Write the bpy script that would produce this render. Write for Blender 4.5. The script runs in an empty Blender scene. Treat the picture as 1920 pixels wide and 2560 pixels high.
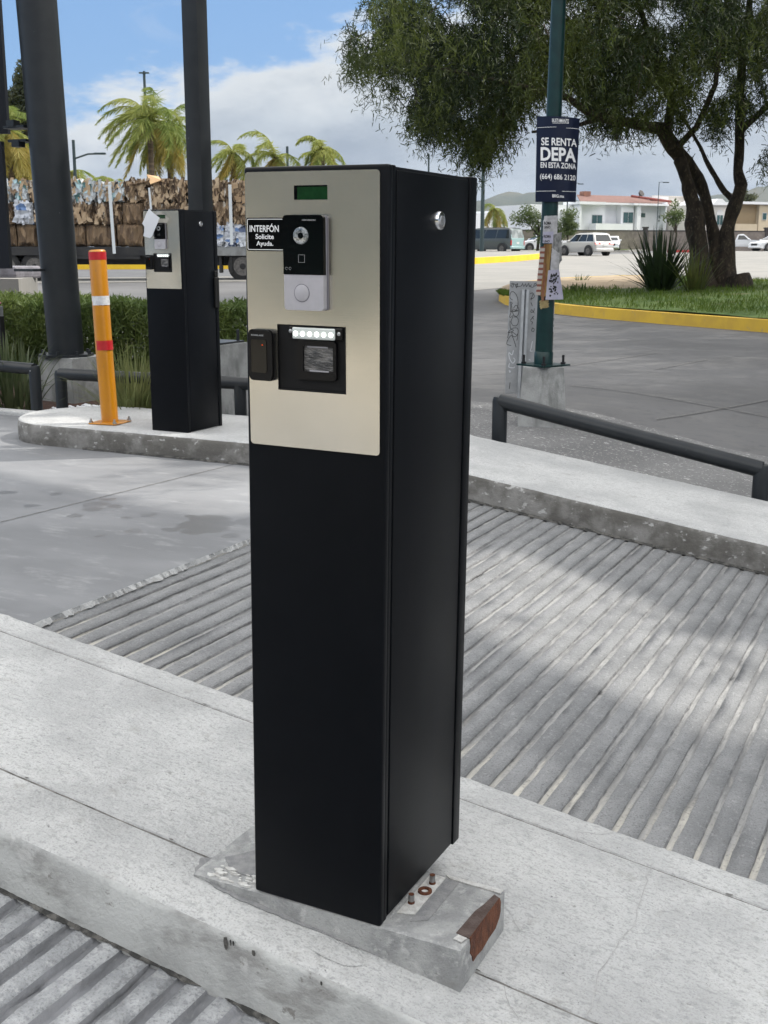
import bpy, bmesh, math, random
import numpy as np
from mathutils import Vector, Matrix, noise

random.seed(7)
rng = np.random.default_rng(11)
scene = bpy.context.scene
COL = scene.collection
R = math.radians

# ------------------------------------------------------------------ camera
CAM = Vector((0.0, 0.0, 1.280))
CM = Matrix(((0.89401037, -0.09981147, 0.43678728),
             (0.44804305, 0.19546292, -0.87238276),
             (0.00169809, 0.97561874, 0.21946571)))
FPX = 2870.0                       # focal length in photograph pixels (1920 wide)
cd = bpy.data.cameras.new("camera")
cd.sensor_fit = 'HORIZONTAL'
cd.sensor_width = 36.0
cd.lens = 36.0 * FPX / 1920.0
cd.clip_start = 0.05
cd.clip_end = 9000.0
cd.dof.use_dof = True
cd.dof.focus_distance = 2.05
cd.dof.aperture_fstop = 50.0
cam = bpy.data.objects.new("camera", cd)
COL.objects.link(cam)
m4 = CM.to_4x4()
m4.translation = CAM
cam.matrix_world = m4
scene.camera = cam
FWD = Vector((-CM[0][2], -CM[1][2], 0)).normalized()
RGT = Vector((FWD.y, -FWD.x, 0))

# ------------------------------------------------------------------ light
SUN_EL = R(47)
SH = (FWD * 0.21 + RGT * 0.978).normalized()          # horizontal direction to the sun
SUN = Vector((SH.x * math.cos(SUN_EL), SH.y * math.cos(SUN_EL), math.sin(SUN_EL)))
ld = bpy.data.lights.new("sun", 'SUN')
ld.energy = 3.6
ld.angle = R(0.65)
ld.color = (1.0, 0.955, 0.88)
lo = bpy.data.objects.new("sun", ld)
COL.objects.link(lo)
lo.rotation_euler = SUN.to_track_quat('Z', 'Y').to_euler()

scene.view_settings.view_transform = 'Standard'
scene.view_settings.look = 'None'
scene.view_settings.exposure = 0.26
scene.view_settings.gamma = 1.0
scene.cycles.use_denoising = True
scene.cycles.max_bounces = 8
scene.cycles.transparent_max_bounces = 8
scene.cycles.sample_clamp_indirect = 6.0

world = bpy.data.worlds.new("World")
scene.world = world
world.use_nodes = True


class NT:
    """small helper that writes node trees"""
    def __init__(self, tree):
        self.t = tree
        tree.nodes.clear()

    def n(self, kind, ins=None, **props):
        nd = self.t.nodes.new('ShaderNode' + kind)
        for k, v in props.items():
            setattr(nd, k, v)
        for k, v in (ins or {}).items():
            s = nd.inputs[k]
            if isinstance(v, bpy.types.NodeSocket):
                self.t.links.new(v, s)
            else:
                if isinstance(v, tuple) and len(v) == 3 and s.type == 'RGBA':
                    v = v + (1.0,)
                s.default_value = v
        return nd

    def math(self, op, a, b=0.0, c=None, clamp=False):
        ins = {0: a, 1: b}
        if c is not None:
            ins[2] = c
        return self.n('Math', ins, operation=op, use_clamp=clamp).outputs[0]

    def step(self, v, lo, hi, a=0.0, b=1.0):
        return self.n('MapRange', {'Value': v, 'From Min': lo, 'From Max': hi, 'To Min': a, 'To Max': b},
                      interpolation_type='SMOOTHSTEP').outputs[0]

    def mix(self, f, a, b, blend='MIX'):
        nd = self.n('Mix', None, data_type='RGBA', blend_type=blend)
        for s, v in ((nd.inputs[0], f), (nd.inputs[6], a), (nd.inputs[7], b)):
            if isinstance(v, bpy.types.NodeSocket):
                self.t.links.new(v, s)
            else:
                s.default_value = (v + (1.0,)) if isinstance(v, tuple) and len(v) == 3 else v
        return nd.outputs[2]

    def noise(self, vec, scale, detail=4.0, rough=0.55, dist=0.0):
        return self.n('TexNoise', {'Vector': vec, 'Scale': scale, 'Detail': detail, 'Roughness': rough,
                                   'Distortion': dist}).outputs[0]

    def scale(self, vec, s):
        return self.n('VectorMath', {0: vec, 1: s}, operation='MULTIPLY').outputs[0]


def build_world():
    t = NT(world.node_tree)
    sky = t.n('TexSky', None, sky_type='NISHITA', sun_disc=False, sun_elevation=SUN_EL,
              sun_rotation=math.atan2(SH.x, SH.y), altitude=50.0, air_density=1.0, dust_density=1.2,
              ozone_density=1.2)
    tc = t.n('TexCoord').outputs['Generated']
    d = t.n('VectorMath', {0: tc}, operation='NORMALIZE').outputs[0]
    sp = t.n('SeparateXYZ', {0: d})
    e = sp.outputs[2]
    u = t.n('VectorMath', {0: d, 1: tuple(RGT)}, operation='DOT_PRODUCT').outputs['Value']
    st = t.scale(d, (1.0, 1.0, 2.6))
    n1 = t.noise(st, 5.0, 7.0, 0.56, 0.4)
    n2 = t.noise(st, 17.0, 6.0, 0.6)
    nn = t.math('ADD', t.math('MULTIPLY', t.math('SUBTRACT', n1, 0.5), 0.15),
                t.math('MULTIPLY', t.math('SUBTRACT', n2, 0.5), 0.075))
    eb = t.math('ADD', t.math('MULTIPLY', u, 0.27), 0.185)
    lowv = t.math('ADD', t.math('SUBTRACT', eb, e), nn)
    low = t.step(lowv, -0.004, 0.022)
    # higher cloud field overhead and to the sides
    pl = t.n('VectorMath', {0: d, 1: t.n('CombineXYZ', {0: t.math('ADD', e, 0.25), 1: t.math('ADD', e, 0.25),
                                                        2: t.math('ADD', e, 0.25)}).outputs[0]},
             operation='DIVIDE').outputs[0]
    n3 = t.noise(pl, 1.7, 6.0, 0.55, 0.3)
    hi = t.math('MULTIPLY', t.step(n3, 0.33, 0.50), t.step(e, 0.26, 0.40))
    wisp = t.math('MULTIPLY', t.step(t.noise(t.scale(d, (1.0, 1.0, 3.5)), 7.0, 6.0, 0.6, 0.8), 0.60, 0.86),
                  t.math('SUBTRACT', 0.32, t.step(e, 0.28, 0.4, 0.0, 0.32)))
    mask = t.math('MAXIMUM', t.math('MAXIMUM', low, hi), wisp)
    # brighter at the rim of the cloud bank, greyer inside
    rim = t.math('MULTIPLY', t.step(lowv, 0.0, 0.075, 1.0, 0.0), t.step(e, 0.30, 0.24))
    tex = t.noise(st, 8.0, 6.0, 0.6)
    body = t.mix(t.step(tex, 0.3, 0.7), (3.3, 3.8, 4.5), (5.0, 5.5, 6.0))
    body = t.mix(rim, body, (6.6, 6.9, 7.1))
    high = t.mix(t.step(n3, 0.45, 0.75), (23.0, 22.4, 21.4), (14.0, 14.2, 14.2))
    cloud = t.mix(t.step(e, 0.26, 0.5), body, high)
    blue = t.mix(0.45, t.scale(sky.outputs[0], (0.8, 0.8, 0.8)), (2.7, 5.3, 9.9))
    colr = t.mix(mask, blue, cloud)
    ground = t.step(e, -0.02, 0.0)
    colr = t.mix(ground, (2.2, 2.2, 2.1), colr)
    bg = t.n('Background', {'Color': colr, 'Strength': 0.1})
    out = t.n('OutputWorld', {'Surface': bg.outputs[0]})


build_world()

# ------------------------------------------------------------------ pixel helpers (photograph pixels)
def ray(px, py):
    return CM @ Vector(((px - 960) / FPX, -(py - 1280) / FPX, -1.0))


def dep(px, py, d):
    return CAM + ray(px, py) * d


def G(x, y):
    """height of the parking lot and streets"""
    z = -0.185 + 0.0155 * min(y, 115.0)
    if x > -2.84 and y < 13.0:
        z -= 0.137 * min(x + 2.84, 3.4) * min(1.0, max(0.0, (13.0 - y) / 5.0))
    return z


def gp(px, py, off=0.0):
    r = ray(px, py)
    lo_, hi_ = 2.0, 400.0
    for _ in range(60):
        m = 0.5 * (lo_ + hi_)
        p = CAM + r * m
        if p.z > G(p.x, p.y) + off:
            lo_ = m
        else:
            hi_ = m
    return CAM + r * lo_


def zr(x):
    """ribbed ramp: level up to x = -2.84, then falling to the right"""
    return 0.0 if x < -2.84 else -0.022 - 0.137 * (x + 2.84)


# ------------------------------------------------------------------ materials
MATS = {}


def surf(name, c1, c2=None, scale=6.0, rough=0.7, metal=0.0, detail=5.0, bump=0.0, bscale=60.0, lo=0.35, hi=0.65,
         layers=(), stretch=(1, 1, 1), rough2=None, spec=0.5, coords='Object', trans=0.0, coat=0.0, bstretch=None):
    m = bpy.data.materials.new(name)
    m.use_nodes = True
    t = NT(m.node_tree)
    tc = t.n('TexCoord').outputs[coords]
    v = t.scale(tc, stretch)
    col = c1
    if c2 is not None:
        f = t.step(t.noise(v, scale, detail, 0.6), lo, hi)
        col = t.mix(f, c1, c2)
    for (sc, a, b, c, amt, stz) in layers:
        f = t.math('MULTIPLY', t.step(t.noise(t.scale(tc, stz), sc, 5.0, 0.62), a, b), amt)
        col = t.mix(f, col, c)
    ins = {'Base Color': col, 'Roughness': rough, 'Metallic': metal, 'Specular IOR Level': spec,
           'Coat Weight': coat}
    if rough2 is not None:
        ins['Roughness'] = t.step(t.noise(v, scale * 1.7, 4.0), 0.3, 0.7, rough, rough2)
    if bump > 0:
        h = t.noise(t.scale(tc, bstretch or stretch), bscale, 4.0, 0.65)
        b = t.n('Bump', {'Height': h, 'Strength': bump, 'Distance': 0.01})
        ins['Normal'] = b.outputs[0]
    p = t.n('BsdfPrincipled', ins)
    s = p.outputs[0]
    if trans > 0:
        tr = t.n('BsdfTranslucent', {'Color': col})
        mx = t.n('MixShader', {0: trans, 1: s, 2: tr.outputs[0]})
        s = mx.outputs[0]
    t.n('OutputMaterial', {'Surface': s})
    MATS[name] = m
    return m


def emis(name, col, strength):
    m = bpy.data.materials.new(name)
    m.use_nodes = True
    t = NT(m.node_tree)
    e = t.n('Emission', {'Color': col, 'Strength': strength})
    t.n('OutputMaterial', {'Surface': e.outputs[0]})
    MATS[name] = m
    return m


# ------------------------------------------------------------------ mesh helpers
def wloc(o):
    v = Vector((0, 0, 0))
    while o is not None:
        v += o.location
        o = o.parent
    return v


class MB:
    def __init__(self):
        self.bm = bmesh.new()
        self.mi = 0

    def _tag(self, faces):
        for f in faces:
            f.material_index = self.mi

    def poly(self, pts):
        f = self.bm.faces.new([self.bm.verts.new(p) for p in pts])
        self._tag([f])
        return f

    def box(self, a, b, bev=0.0, seg=2, mat=None):
        """axis-aligned box from corner a to corner b, optionally transformed by mat"""
        r = bmesh.ops.create_cube(self.bm, size=1.0)
        vs = r['verts']
        c = [(a[i] + b[i]) / 2 for i in range(3)]
        s = [abs(b[i] - a[i]) for i in range(3)]
        for v in vs:
            v.co = Vector((v.co.x * s[0] + c[0], v.co.y * s[1] + c[1], v.co.z * s[2] + c[2]))
        fs = set(f for v in vs for f in v.link_faces)
        self._tag(fs)
        if bev > 0:
            es = list(set(e for f in fs for e in f.edges))
            rr = bmesh.ops.bevel(self.bm, geom=es, offset=bev, segments=seg, affect='EDGES', profile=0.5)
            self._tag(rr['faces'])
            vs = list(set(v for f in rr['faces'] for v in f.verts) | set(v for v in vs if v.is_valid))
        if mat is not None:
            for v in vs:
                if v.is_valid:
                    v.co = mat @ v.co
        return self

    def chain(self, pts, rad, seg=12, cap=True):
        pts = [Vector(p) for p in pts]
        rings = []
        up = None
        for i, p in enumerate(pts):
            if i == 0:
                d = pts[1] - p
            elif i == len(pts) - 1:
                d = p - pts[i - 1]
            else:
                d = (pts[i + 1] - p).normalized() + (p - pts[i - 1]).normalized()
            d.normalize()
            if up is None:
                up = Vector((0, 0, 1)) if abs(d.z) < 0.9 else Vector((1, 0, 0))
            a = d.cross(up).normalized()
            b = a.cross(d).normalized()
            up = b
            r = rad[i] if isinstance(rad, (list, tuple)) else rad
            rings.append([self.bm.verts.new(p + (a * math.cos(2 * math.pi * k / seg) +
                                                 b * math.sin(2 * math.pi * k / seg)) * r) for k in range(seg)])
        fs = []
        for i in range(len(rings) - 1):
            for k in range(seg):
                fs.append(self.bm.faces.new((rings[i][k], rings[i][(k + 1) % seg],
                                             rings[i + 1][(k + 1) % seg], rings[i + 1][k])))
        if cap:
            fs.append(self.bm.faces.new(list(reversed(rings[0]))))
            fs.append(self.bm.faces.new(rings[-1]))
        self._tag(fs)
        return self

    def cyl(self, p0, p1, r, seg=16, r1=None):
        return self.chain([p0, p1], [r, r if r1 is None else r1], seg)

    def frustum(self, cx, cy, z0, z1, w0, w1, rot=0.0):
        """four-sided tapered block"""
        lo_ = []
        hi_ = []
        for k in range(4):
            a = rot + math.pi / 4 + k * math.pi / 2
            q = math.sqrt(0.5)
            lo_.append(self.bm.verts.new((cx + math.cos(a) * w0 * q, cy + math.sin(a) * w0 * q, z0)))
            hi_.append(self.bm.verts.new((cx + math.cos(a) * w1 * q, cy + math.sin(a) * w1 * q, z1)))
        fs = [self.bm.faces.new(hi_), self.bm.faces.new(list(reversed(lo_)))]
        for k in range(4):
            fs.append(self.bm.faces.new((lo_[k], lo_[(k + 1) % 4], hi_[(k + 1) % 4], hi_[k])))
        self._tag(fs)
        return self

    def prism(self, pts, vec):
        """polygon pts extruded along vec"""
        vec = Vector(vec)
        a = [self.bm.verts.new(p) for p in pts]
        b = [self.bm.verts.new(Vector(p) + vec) for p in pts]
        fs = [self.bm.faces.new(list(reversed(a))), self.bm.faces.new(b)]
        n = len(pts)
        for k in range(n):
            fs.append(self.bm.faces.new((a[k], a[(k + 1) % n], b[(k + 1) % n], b[k])))
        self._tag(fs)
        return self

    def strip(self, A, B):
        """ruled surface between two polylines"""
        a = [self.bm.verts.new(p) for p in A]
        b = [self.bm.verts.new(p) for p in B]
        self._tag([self.bm.faces.new((a[i], a[i + 1], b[i + 1], b[i])) for i in range(len(a) - 1)])
        return self

    def xform(self, m):
        for v in self.bm.verts:
            v.co = m @ v.co
        return self

    def build(self, name, mat, parent=None, smooth=False, recalc=True):
        if recalc:
            bmesh.ops.recalc_face_normals(self.bm, faces=self.bm.faces[:])
        me = bpy.data.meshes.new(name)
        off = wloc(parent) if parent is not None else Vector((0, 0, 0))
        if off.length > 0:
            for v in self.bm.verts:
                v.co -= off
        self.bm.to_mesh(me)
        self.bm.free()
        for mm in (mat if isinstance(mat, (list, tuple)) else [mat]):
            me.materials.append(mm)
        if smooth:
            me.polygons.foreach_set('use_smooth', [True] * len(me.polygons))
            me.set_sharp_from_angle(angle=R(smooth if smooth is not True else 40))
        o = bpy.data.objects.new(name, me)
        COL.objects.link(o)
        if parent is not None:
            o.parent = parent
        return o


def mesh_np(name, verts, faces, mat, parent=None, mats=None, smooth=False):
    """mesh from numpy arrays; faces is (n,k)"""
    me = bpy.data.meshes.new(name)
    verts = np.asarray(verts, dtype=np.float32)
    if parent is not None:
        verts = verts - np.array(wloc(parent), dtype=np.float32)
    faces = np.asarray(faces, dtype=np.int32)
    k = faces.shape[1]
    me.vertices.add(len(verts))
    me.vertices.foreach_set('co', verts.ravel())
    me.loops.add(faces.size)
    me.loops.foreach_set('vertex_index', faces.ravel())
    me.polygons.add(len(faces))
    me.polygons.foreach_set('loop_start', np.arange(0, faces.size, k, dtype=np.int32))
    for mm in (mat if isinstance(mat, (list, tuple)) else [mat]):
        me.materials.append(mm)
    if mats is not None:
        me.polygons.foreach_set('material_index', np.asarray(mats, dtype=np.int32))
    if smooth:
        me.polygons.foreach_set('use_smooth', [True] * len(faces))
    me.update(calc_edges=True)
    me.validate()
    o = bpy.data.objects.new(name, me)
    COL.objects.link(o)
    if parent is not None:
        o.parent = parent
    return o


def thing(name, label, cat, loc=(0, 0, 0), group=None):
    o = bpy.data.objects.new(name, None)
    o.empty_display_size = 0.1
    COL.objects.link(o)
    o.location = loc
    return tag(o, label, cat, group)


def tag(o, label=None, cat=None, group=None, kind=None):
    if label:
        o['label'] = label
    if cat:
        o['category'] = cat
    if group:
        o['group'] = group
    if kind:
        o['kind'] = kind
    return o


def struct(o, kind='structure'):
    o['kind'] = kind
    return o


def copy_tree(o, label=None, parent=None):
    c = o.copy()
    COL.objects.link(c)
    c.parent = parent
    if label:
        c['label'] = label
    for ch in list(o.children):
        copy_tree(ch, None, c)
    return c


def text_mesh(body, x0, x1, y0, y1, O, U, V, N, lift, bold=0.0):
    """letters as a flat mesh fitted to the box x0..x1, y0..y1 on the plane O + x U + y V, raised by lift along N;
    returns lists (verts, faces)"""
    cu = bpy.data.curves.new('letters', 'FONT')
    cu.body = body
    cu.size = 1.0
    cu.offset = bold
    cu.resolution_u = 3
    ob = bpy.data.objects.new('letters', cu)
    me = bpy.data.meshes.new_from_object(ob)
    vs = [v.co.copy() for v in me.vertices]
    fs = [list(p.vertices) for p in me.polygons]
    bpy.data.objects.remove(ob)
    bpy.data.curves.remove(cu)
    bpy.data.meshes.remove(me)
    ax = min(v.x for v in vs)
    bx = max(v.x for v in vs)
    ay = min(v.y for v in vs)
    by = max(v.y for v in vs)
    out = []
    for v in vs:
        x = x0 + (v.x - ax) / (bx - ax) * (x1 - x0)
        y = y0 + (v.y - ay) / (by - ay) * (y1 - y0)
        out.append(O + U * x + V * y + N * lift)
    return out, fs


def letters(name, items, O, U, V, N, lift, mat, parent, bend=None):
    mb = MB()
    for it in items:
        body, x0, x1, y0, y1 = it[:5]
        vs, fs = text_mesh(body, x0, x1, y0, y1, O, U, V, N, lift, it[5] if len(it) > 5 else 0.0)
        if bend:
            vs = [bend(v) for v in vs]
        bv = [mb.bm.verts.new(v) for v in vs]
        for f in fs:
            try:
                mb.bm.faces.new([bv[i] for i in f])
            except ValueError:
                pass
    return mb.build(name, mat, parent, recalc=False)


def ribbon(mb, pts, w, N):
    """flat stroke of width w through pts on a surface with normal N"""
    pts = [Vector(p) for p in pts]
    A = []
    B = []
    for i, p in enumerate(pts):
        d = pts[min(i + 1, len(pts) - 1)] - pts[max(i - 1, 0)]
        s = d.cross(N).normalized() * (w / 2)
        A.append(p + s)
        B.append(p - s)
    mb.strip(A, B)

# ------------------------------------------------------------------ setting materials
W1 = (1, 1, 1)
surf('kerb concrete', (0.53, 0.535, 0.53), (0.40, 0.405, 0.405), 2.6, 0.85, bump=0.6, bscale=110, lo=0.38, hi=0.66,
     layers=[(20.0, 0.50, 0.68, (0.40, 0.405, 0.405), 0.5, (0.5, 1.8, 1)), (55.0, 0.50, 0.66, (0.30, 0.305, 0.305), 0.65, (1, 1.8, 1)), (190.0, 0.48, 0.70, (0.26, 0.26, 0.26), 0.7, W1),
             (75.0, 0.67, 0.72, (0.12, 0.12, 0.12), 0.8, W1), (40.0, 0.55, 0.7, (0.66, 0.66, 0.65), 0.3, (1, 2.0, 1)),
             (11.0, 0.60, 0.74, (0.28, 0.27, 0.255), 0.55, W1), (33.0, 0.66, 0.70, (0.20, 0.195, 0.185), 0.6, W1)])
surf('kerb face', (0.50, 0.51, 0.50), (0.36, 0.365, 0.36), 7.0, 0.85, bump=0.4, bscale=90, lo=0.35, hi=0.65,
     layers=[(5.0, 0.5, 0.66, (0.17, 0.165, 0.155), 0.55, (1, 1, 2.2)), (14.0, 0.56, 0.7, (0.62, 0.62, 0.61), 0.5, W1),
             (110.0, 0.58, 0.75, (0.16, 0.155, 0.15), 0.55, W1), (22.0, 0.63, 0.70, (0.11, 0.095, 0.08), 0.6, W1)])
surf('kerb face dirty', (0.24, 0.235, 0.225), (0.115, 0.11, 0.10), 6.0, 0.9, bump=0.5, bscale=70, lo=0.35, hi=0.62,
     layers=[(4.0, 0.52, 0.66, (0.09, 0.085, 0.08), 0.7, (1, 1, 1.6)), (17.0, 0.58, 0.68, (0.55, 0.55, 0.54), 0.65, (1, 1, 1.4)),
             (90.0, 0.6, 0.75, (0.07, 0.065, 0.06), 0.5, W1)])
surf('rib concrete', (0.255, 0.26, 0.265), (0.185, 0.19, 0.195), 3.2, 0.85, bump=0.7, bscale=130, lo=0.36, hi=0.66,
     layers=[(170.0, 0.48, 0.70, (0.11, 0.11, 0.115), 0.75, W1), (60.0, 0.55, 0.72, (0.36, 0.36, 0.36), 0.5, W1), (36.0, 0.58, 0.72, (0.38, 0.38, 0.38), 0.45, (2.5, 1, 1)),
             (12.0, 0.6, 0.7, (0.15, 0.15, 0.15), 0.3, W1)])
surf('groove dust', (0.46, 0.44, 0.40), (0.20, 0.20, 0.20), 5.0, 0.95, bump=0.5, bscale=90, lo=0.38, hi=0.62,
     layers=[(60.0, 0.55, 0.72, (0.16, 0.155, 0.15), 0.6, W1)], stretch=(2.5, 1, 1))
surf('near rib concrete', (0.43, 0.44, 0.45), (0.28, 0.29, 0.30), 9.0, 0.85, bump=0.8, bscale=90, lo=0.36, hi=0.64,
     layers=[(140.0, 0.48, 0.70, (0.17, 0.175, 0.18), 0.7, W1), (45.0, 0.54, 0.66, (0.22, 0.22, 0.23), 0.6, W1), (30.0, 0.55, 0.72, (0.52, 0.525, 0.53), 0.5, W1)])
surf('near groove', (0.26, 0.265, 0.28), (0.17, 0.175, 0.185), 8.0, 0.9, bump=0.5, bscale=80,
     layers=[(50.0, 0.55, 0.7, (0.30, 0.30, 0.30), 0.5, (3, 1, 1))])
surf('dark groove wall', (0.12, 0.12, 0.123), (0.20, 0.20, 0.20), 30.0, 0.95)  # darker tone for one wall of each groove
surf('parking concrete', (0.120, 0.120, 0.123), (0.090, 0.090, 0.092), 0.35, 0.8, bump=0.2, bscale=60, lo=0.35, hi=0.65,
     layers=[(2.2, 0.5, 0.7, (0.15, 0.148, 0.143), 0.5, (1, 2.4, 1)), (9.0, 0.52, 0.70, (0.075, 0.075, 0.077), 0.5, W1),
             (70.0, 0.5, 0.72, (0.12, 0.12, 0.122), 0.5, W1)])
surf('pale concrete', (0.25, 0.24, 0.22), (0.21, 0.205, 0.19), 0.5, 0.85, lo=0.35, hi=0.65,
     layers=[(6.0, 0.55, 0.75, (0.34, 0.34, 0.33), 0.4, W1)])
surf('asphalt', (0.115, 0.118, 0.125), (0.085, 0.088, 0.094), 0.8, 0.85,
     layers=[(30.0, 0.5, 0.75, (0.16, 0.16, 0.165), 0.4, W1)])
surf('sidewalk aggregate', (0.19, 0.19, 0.19), (0.135, 0.135, 0.137), 1.6, 0.9, bump=0.6, bscale=120,
     layers=[(95.0, 0.48, 0.75, (0.085, 0.085, 0.085), 0.75, W1), (42.0, 0.58, 0.64, (0.40, 0.40, 0.39), 0.8, W1),
             (20.0, 0.655, 0.675, (0.66, 0.65, 0.63), 0.9, (0.6, 1.4, 1))])
surf('yellow kerb paint', (0.62, 0.40, 0.035), (0.52, 0.33, 0.04), 2.5, 0.7, bump=0.15, bscale=40,
     layers=[(7.0, 0.60, 0.72, (0.30, 0.25, 0.15), 0.6, W1)])
surf('bright yellow paint', (0.85, 0.55, 0.02), (0.78, 0.48, 0.02), 1.0, 0.6,
     layers=[(3.0, 0.62, 0.72, (0.45, 0.36, 0.15), 0.4, W1)])
surf('red kerb paint', (0.42, 0.05, 0.045), None)
surf('lawn soil', (0.050, 0.095, 0.014), (0.085, 0.125, 0.022), 1.3, 0.95, bump=0.6, bscale=30,
     layers=[(9.0, 0.5, 0.7, (0.022, 0.045, 0.010), 0.7, W1), (0.9, 0.6, 0.72, (0.15, 0.13, 0.06), 0.6, W1)])
surf('tan soil', (0.40, 0.31, 0.21), (0.30, 0.23, 0.15), 1.4, 0.95, bump=0.5, bscale=20,
     layers=[(12.0, 0.55, 0.7, (0.17, 0.14, 0.09), 0.6, W1)])
surf('mulch', (0.075, 0.035, 0.022), (0.035, 0.018, 0.013), 14.0, 0.95, bump=1.0, bscale=60,
     layers=[(50.0, 0.52, 0.66, (0.13, 0.075, 0.05), 0.7, (1, 3, 1))])
surf('far grass', (0.12, 0.18, 0.03), (0.16, 0.21, 0.05), 0.6, 0.95)
surf('hill scrub', (0.055, 0.068, 0.058), (0.085, 0.088, 0.068), 0.010, 0.95, detail=8.0, bump=0.0)
surf('crack dirt', (0.085, 0.08, 0.075), (0.20, 0.195, 0.185), 30.0, rough=0.95)
surf('hairline', (0.32, 0.32, 0.315), (0.46, 0.46, 0.455), 25.0, rough=0.95)


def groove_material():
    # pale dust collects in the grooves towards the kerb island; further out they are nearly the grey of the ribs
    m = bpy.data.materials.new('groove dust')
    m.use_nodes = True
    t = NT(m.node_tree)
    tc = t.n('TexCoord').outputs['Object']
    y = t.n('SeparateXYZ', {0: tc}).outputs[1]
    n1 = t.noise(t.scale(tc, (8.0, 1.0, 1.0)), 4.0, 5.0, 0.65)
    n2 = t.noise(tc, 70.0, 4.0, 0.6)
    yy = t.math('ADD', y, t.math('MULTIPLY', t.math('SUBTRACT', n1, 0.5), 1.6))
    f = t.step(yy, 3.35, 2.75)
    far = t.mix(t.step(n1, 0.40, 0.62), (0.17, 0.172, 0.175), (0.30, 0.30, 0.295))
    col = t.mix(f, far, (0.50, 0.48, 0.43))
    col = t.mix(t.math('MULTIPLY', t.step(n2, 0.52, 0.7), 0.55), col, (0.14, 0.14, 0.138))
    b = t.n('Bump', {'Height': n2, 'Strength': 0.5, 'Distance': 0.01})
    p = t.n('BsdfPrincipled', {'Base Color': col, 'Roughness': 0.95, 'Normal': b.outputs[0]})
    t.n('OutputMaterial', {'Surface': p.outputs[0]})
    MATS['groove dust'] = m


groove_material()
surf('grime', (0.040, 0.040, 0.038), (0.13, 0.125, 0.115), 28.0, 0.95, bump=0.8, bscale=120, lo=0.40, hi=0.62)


def lane_material():
    m = bpy.data.materials.new('smooth lane concrete')
    m.use_nodes = True
    t = NT(m.node_tree)
    tc = t.n('TexCoord').outputs['Object']
    base = t.mix(t.step(t.noise(t.scale(tc, (0.55, 1.0, 1.0)), 0.9, 5.0, 0.6), 0.36, 0.66),
                 (0.235, 0.24, 0.25), (0.15, 0.155, 0.163))
    base = t.mix(t.math('MULTIPLY', t.step(t.noise(t.scale(tc, (0.5, 1.3, 1)), 5.5, 6.0, 0.68), 0.52, 0.72), 0.6), base,
                 (0.34, 0.345, 0.35))
    base = t.mix(t.math('MULTIPLY', t.step(t.noise(tc, 160.0, 4.0, 0.6), 0.5, 0.78), 0.35), base, (0.18, 0.18, 0.185))
    # drips of oil and water that have soaked into the slab
    w = t.n('TexNoise', {'Vector': tc, 'Scale': 9.0, 'Detail': 2.0}).outputs['Color']
    wob = t.n('VectorMath', {0: t.n('VectorMath', {0: w, 1: (0.5, 0.5, 0.5)}, operation='SUBTRACT').outputs[0],
                             1: (0.10, 0.10, 0.0)}, operation='MULTIPLY').outputs[0]
    q = t.n('VectorMath', {0: tc, 1: wob}, operation='ADD').outputs[0]
    spots = [(-4.61, 4.59, .06), (-4.34, 4.68, .06), (-4.24, 4.39, .055), (-4.0, 4.69, .06), (-3.97, 4.56, .085),
             (-3.85, 4.57, .055), (-3.9, 4.46, .06), (-3.89, 4.32, .05), (-3.57, 4.49, .05), (-3.36, 4.56, .045),
             (-3.24, 4.55, .13), (-3.02, 4.60, .12), (-3.13, 4.50, .08), (-3.22, 4.41, .12), (-3.12, 4.39, .10),
             (-3.27, 4.28, .06), (-3.15, 4.31, .08), (-3.42, 4.18, .06), (-3.49, 4.04, .042), (-2.96, 4.31, .06),
             (-2.93, 4.55, .07), (-3.62, 4.40, .04)]
    acc = None
    for (sx, sy, r) in spots:
        dd = t.n('VectorMath', {0: q, 1: (sx, sy, 0.0)}, operation='DISTANCE').outputs['Value']
        f = t.step(dd, r * 0.92, r * 0.70)
        acc = f if acc is None else t.math('MAXIMUM', acc, f)
    base = t.mix(t.math('MULTIPLY', acc, 0.72), base, (0.115, 0.115, 0.115))
    rgh = t.step(acc, 0.0, 1.0, 0.62, 0.42)
    b = t.n('Bump', {'Height': t.noise(tc, 120.0, 3.0), 'Strength': 0.12, 'Distance': 0.01})
    p = t.n('BsdfPrincipled', {'Base Color': base, 'Roughness': rgh, 'Normal': b.outputs[0], 'Specular IOR Level': 0.4})
    t.n('OutputMaterial', {'Surface': p.outputs[0]})
    MATS[m.name] = m


lane_material()

# ------------------------------------------------------------------ ground sheets
mb = MB()
mb.poly([(-60, -70, 0), (-2.84, -70, 0), (-2.84, 6.95, 0), (-60, 6.95, 0)])
struct(mb.build('lane_floor', MATS['smooth lane concrete']))
mb = MB()
zl = zr(3.4) - 0.03
mb.poly([(3.4, -70, zl), (90, -70, zl), (90, 6.95, zl), (3.4, 6.95, zl)])
mb.poly([(-2.84, -70, zr(-2.8399) - 0.03), (3.4, -70, zl), (3.4, 6.95, zl), (-2.84, 6.95, zr(-2.8399) - 0.03)])
struct(mb.build('lower_lane', MATS['rib concrete']))


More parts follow.
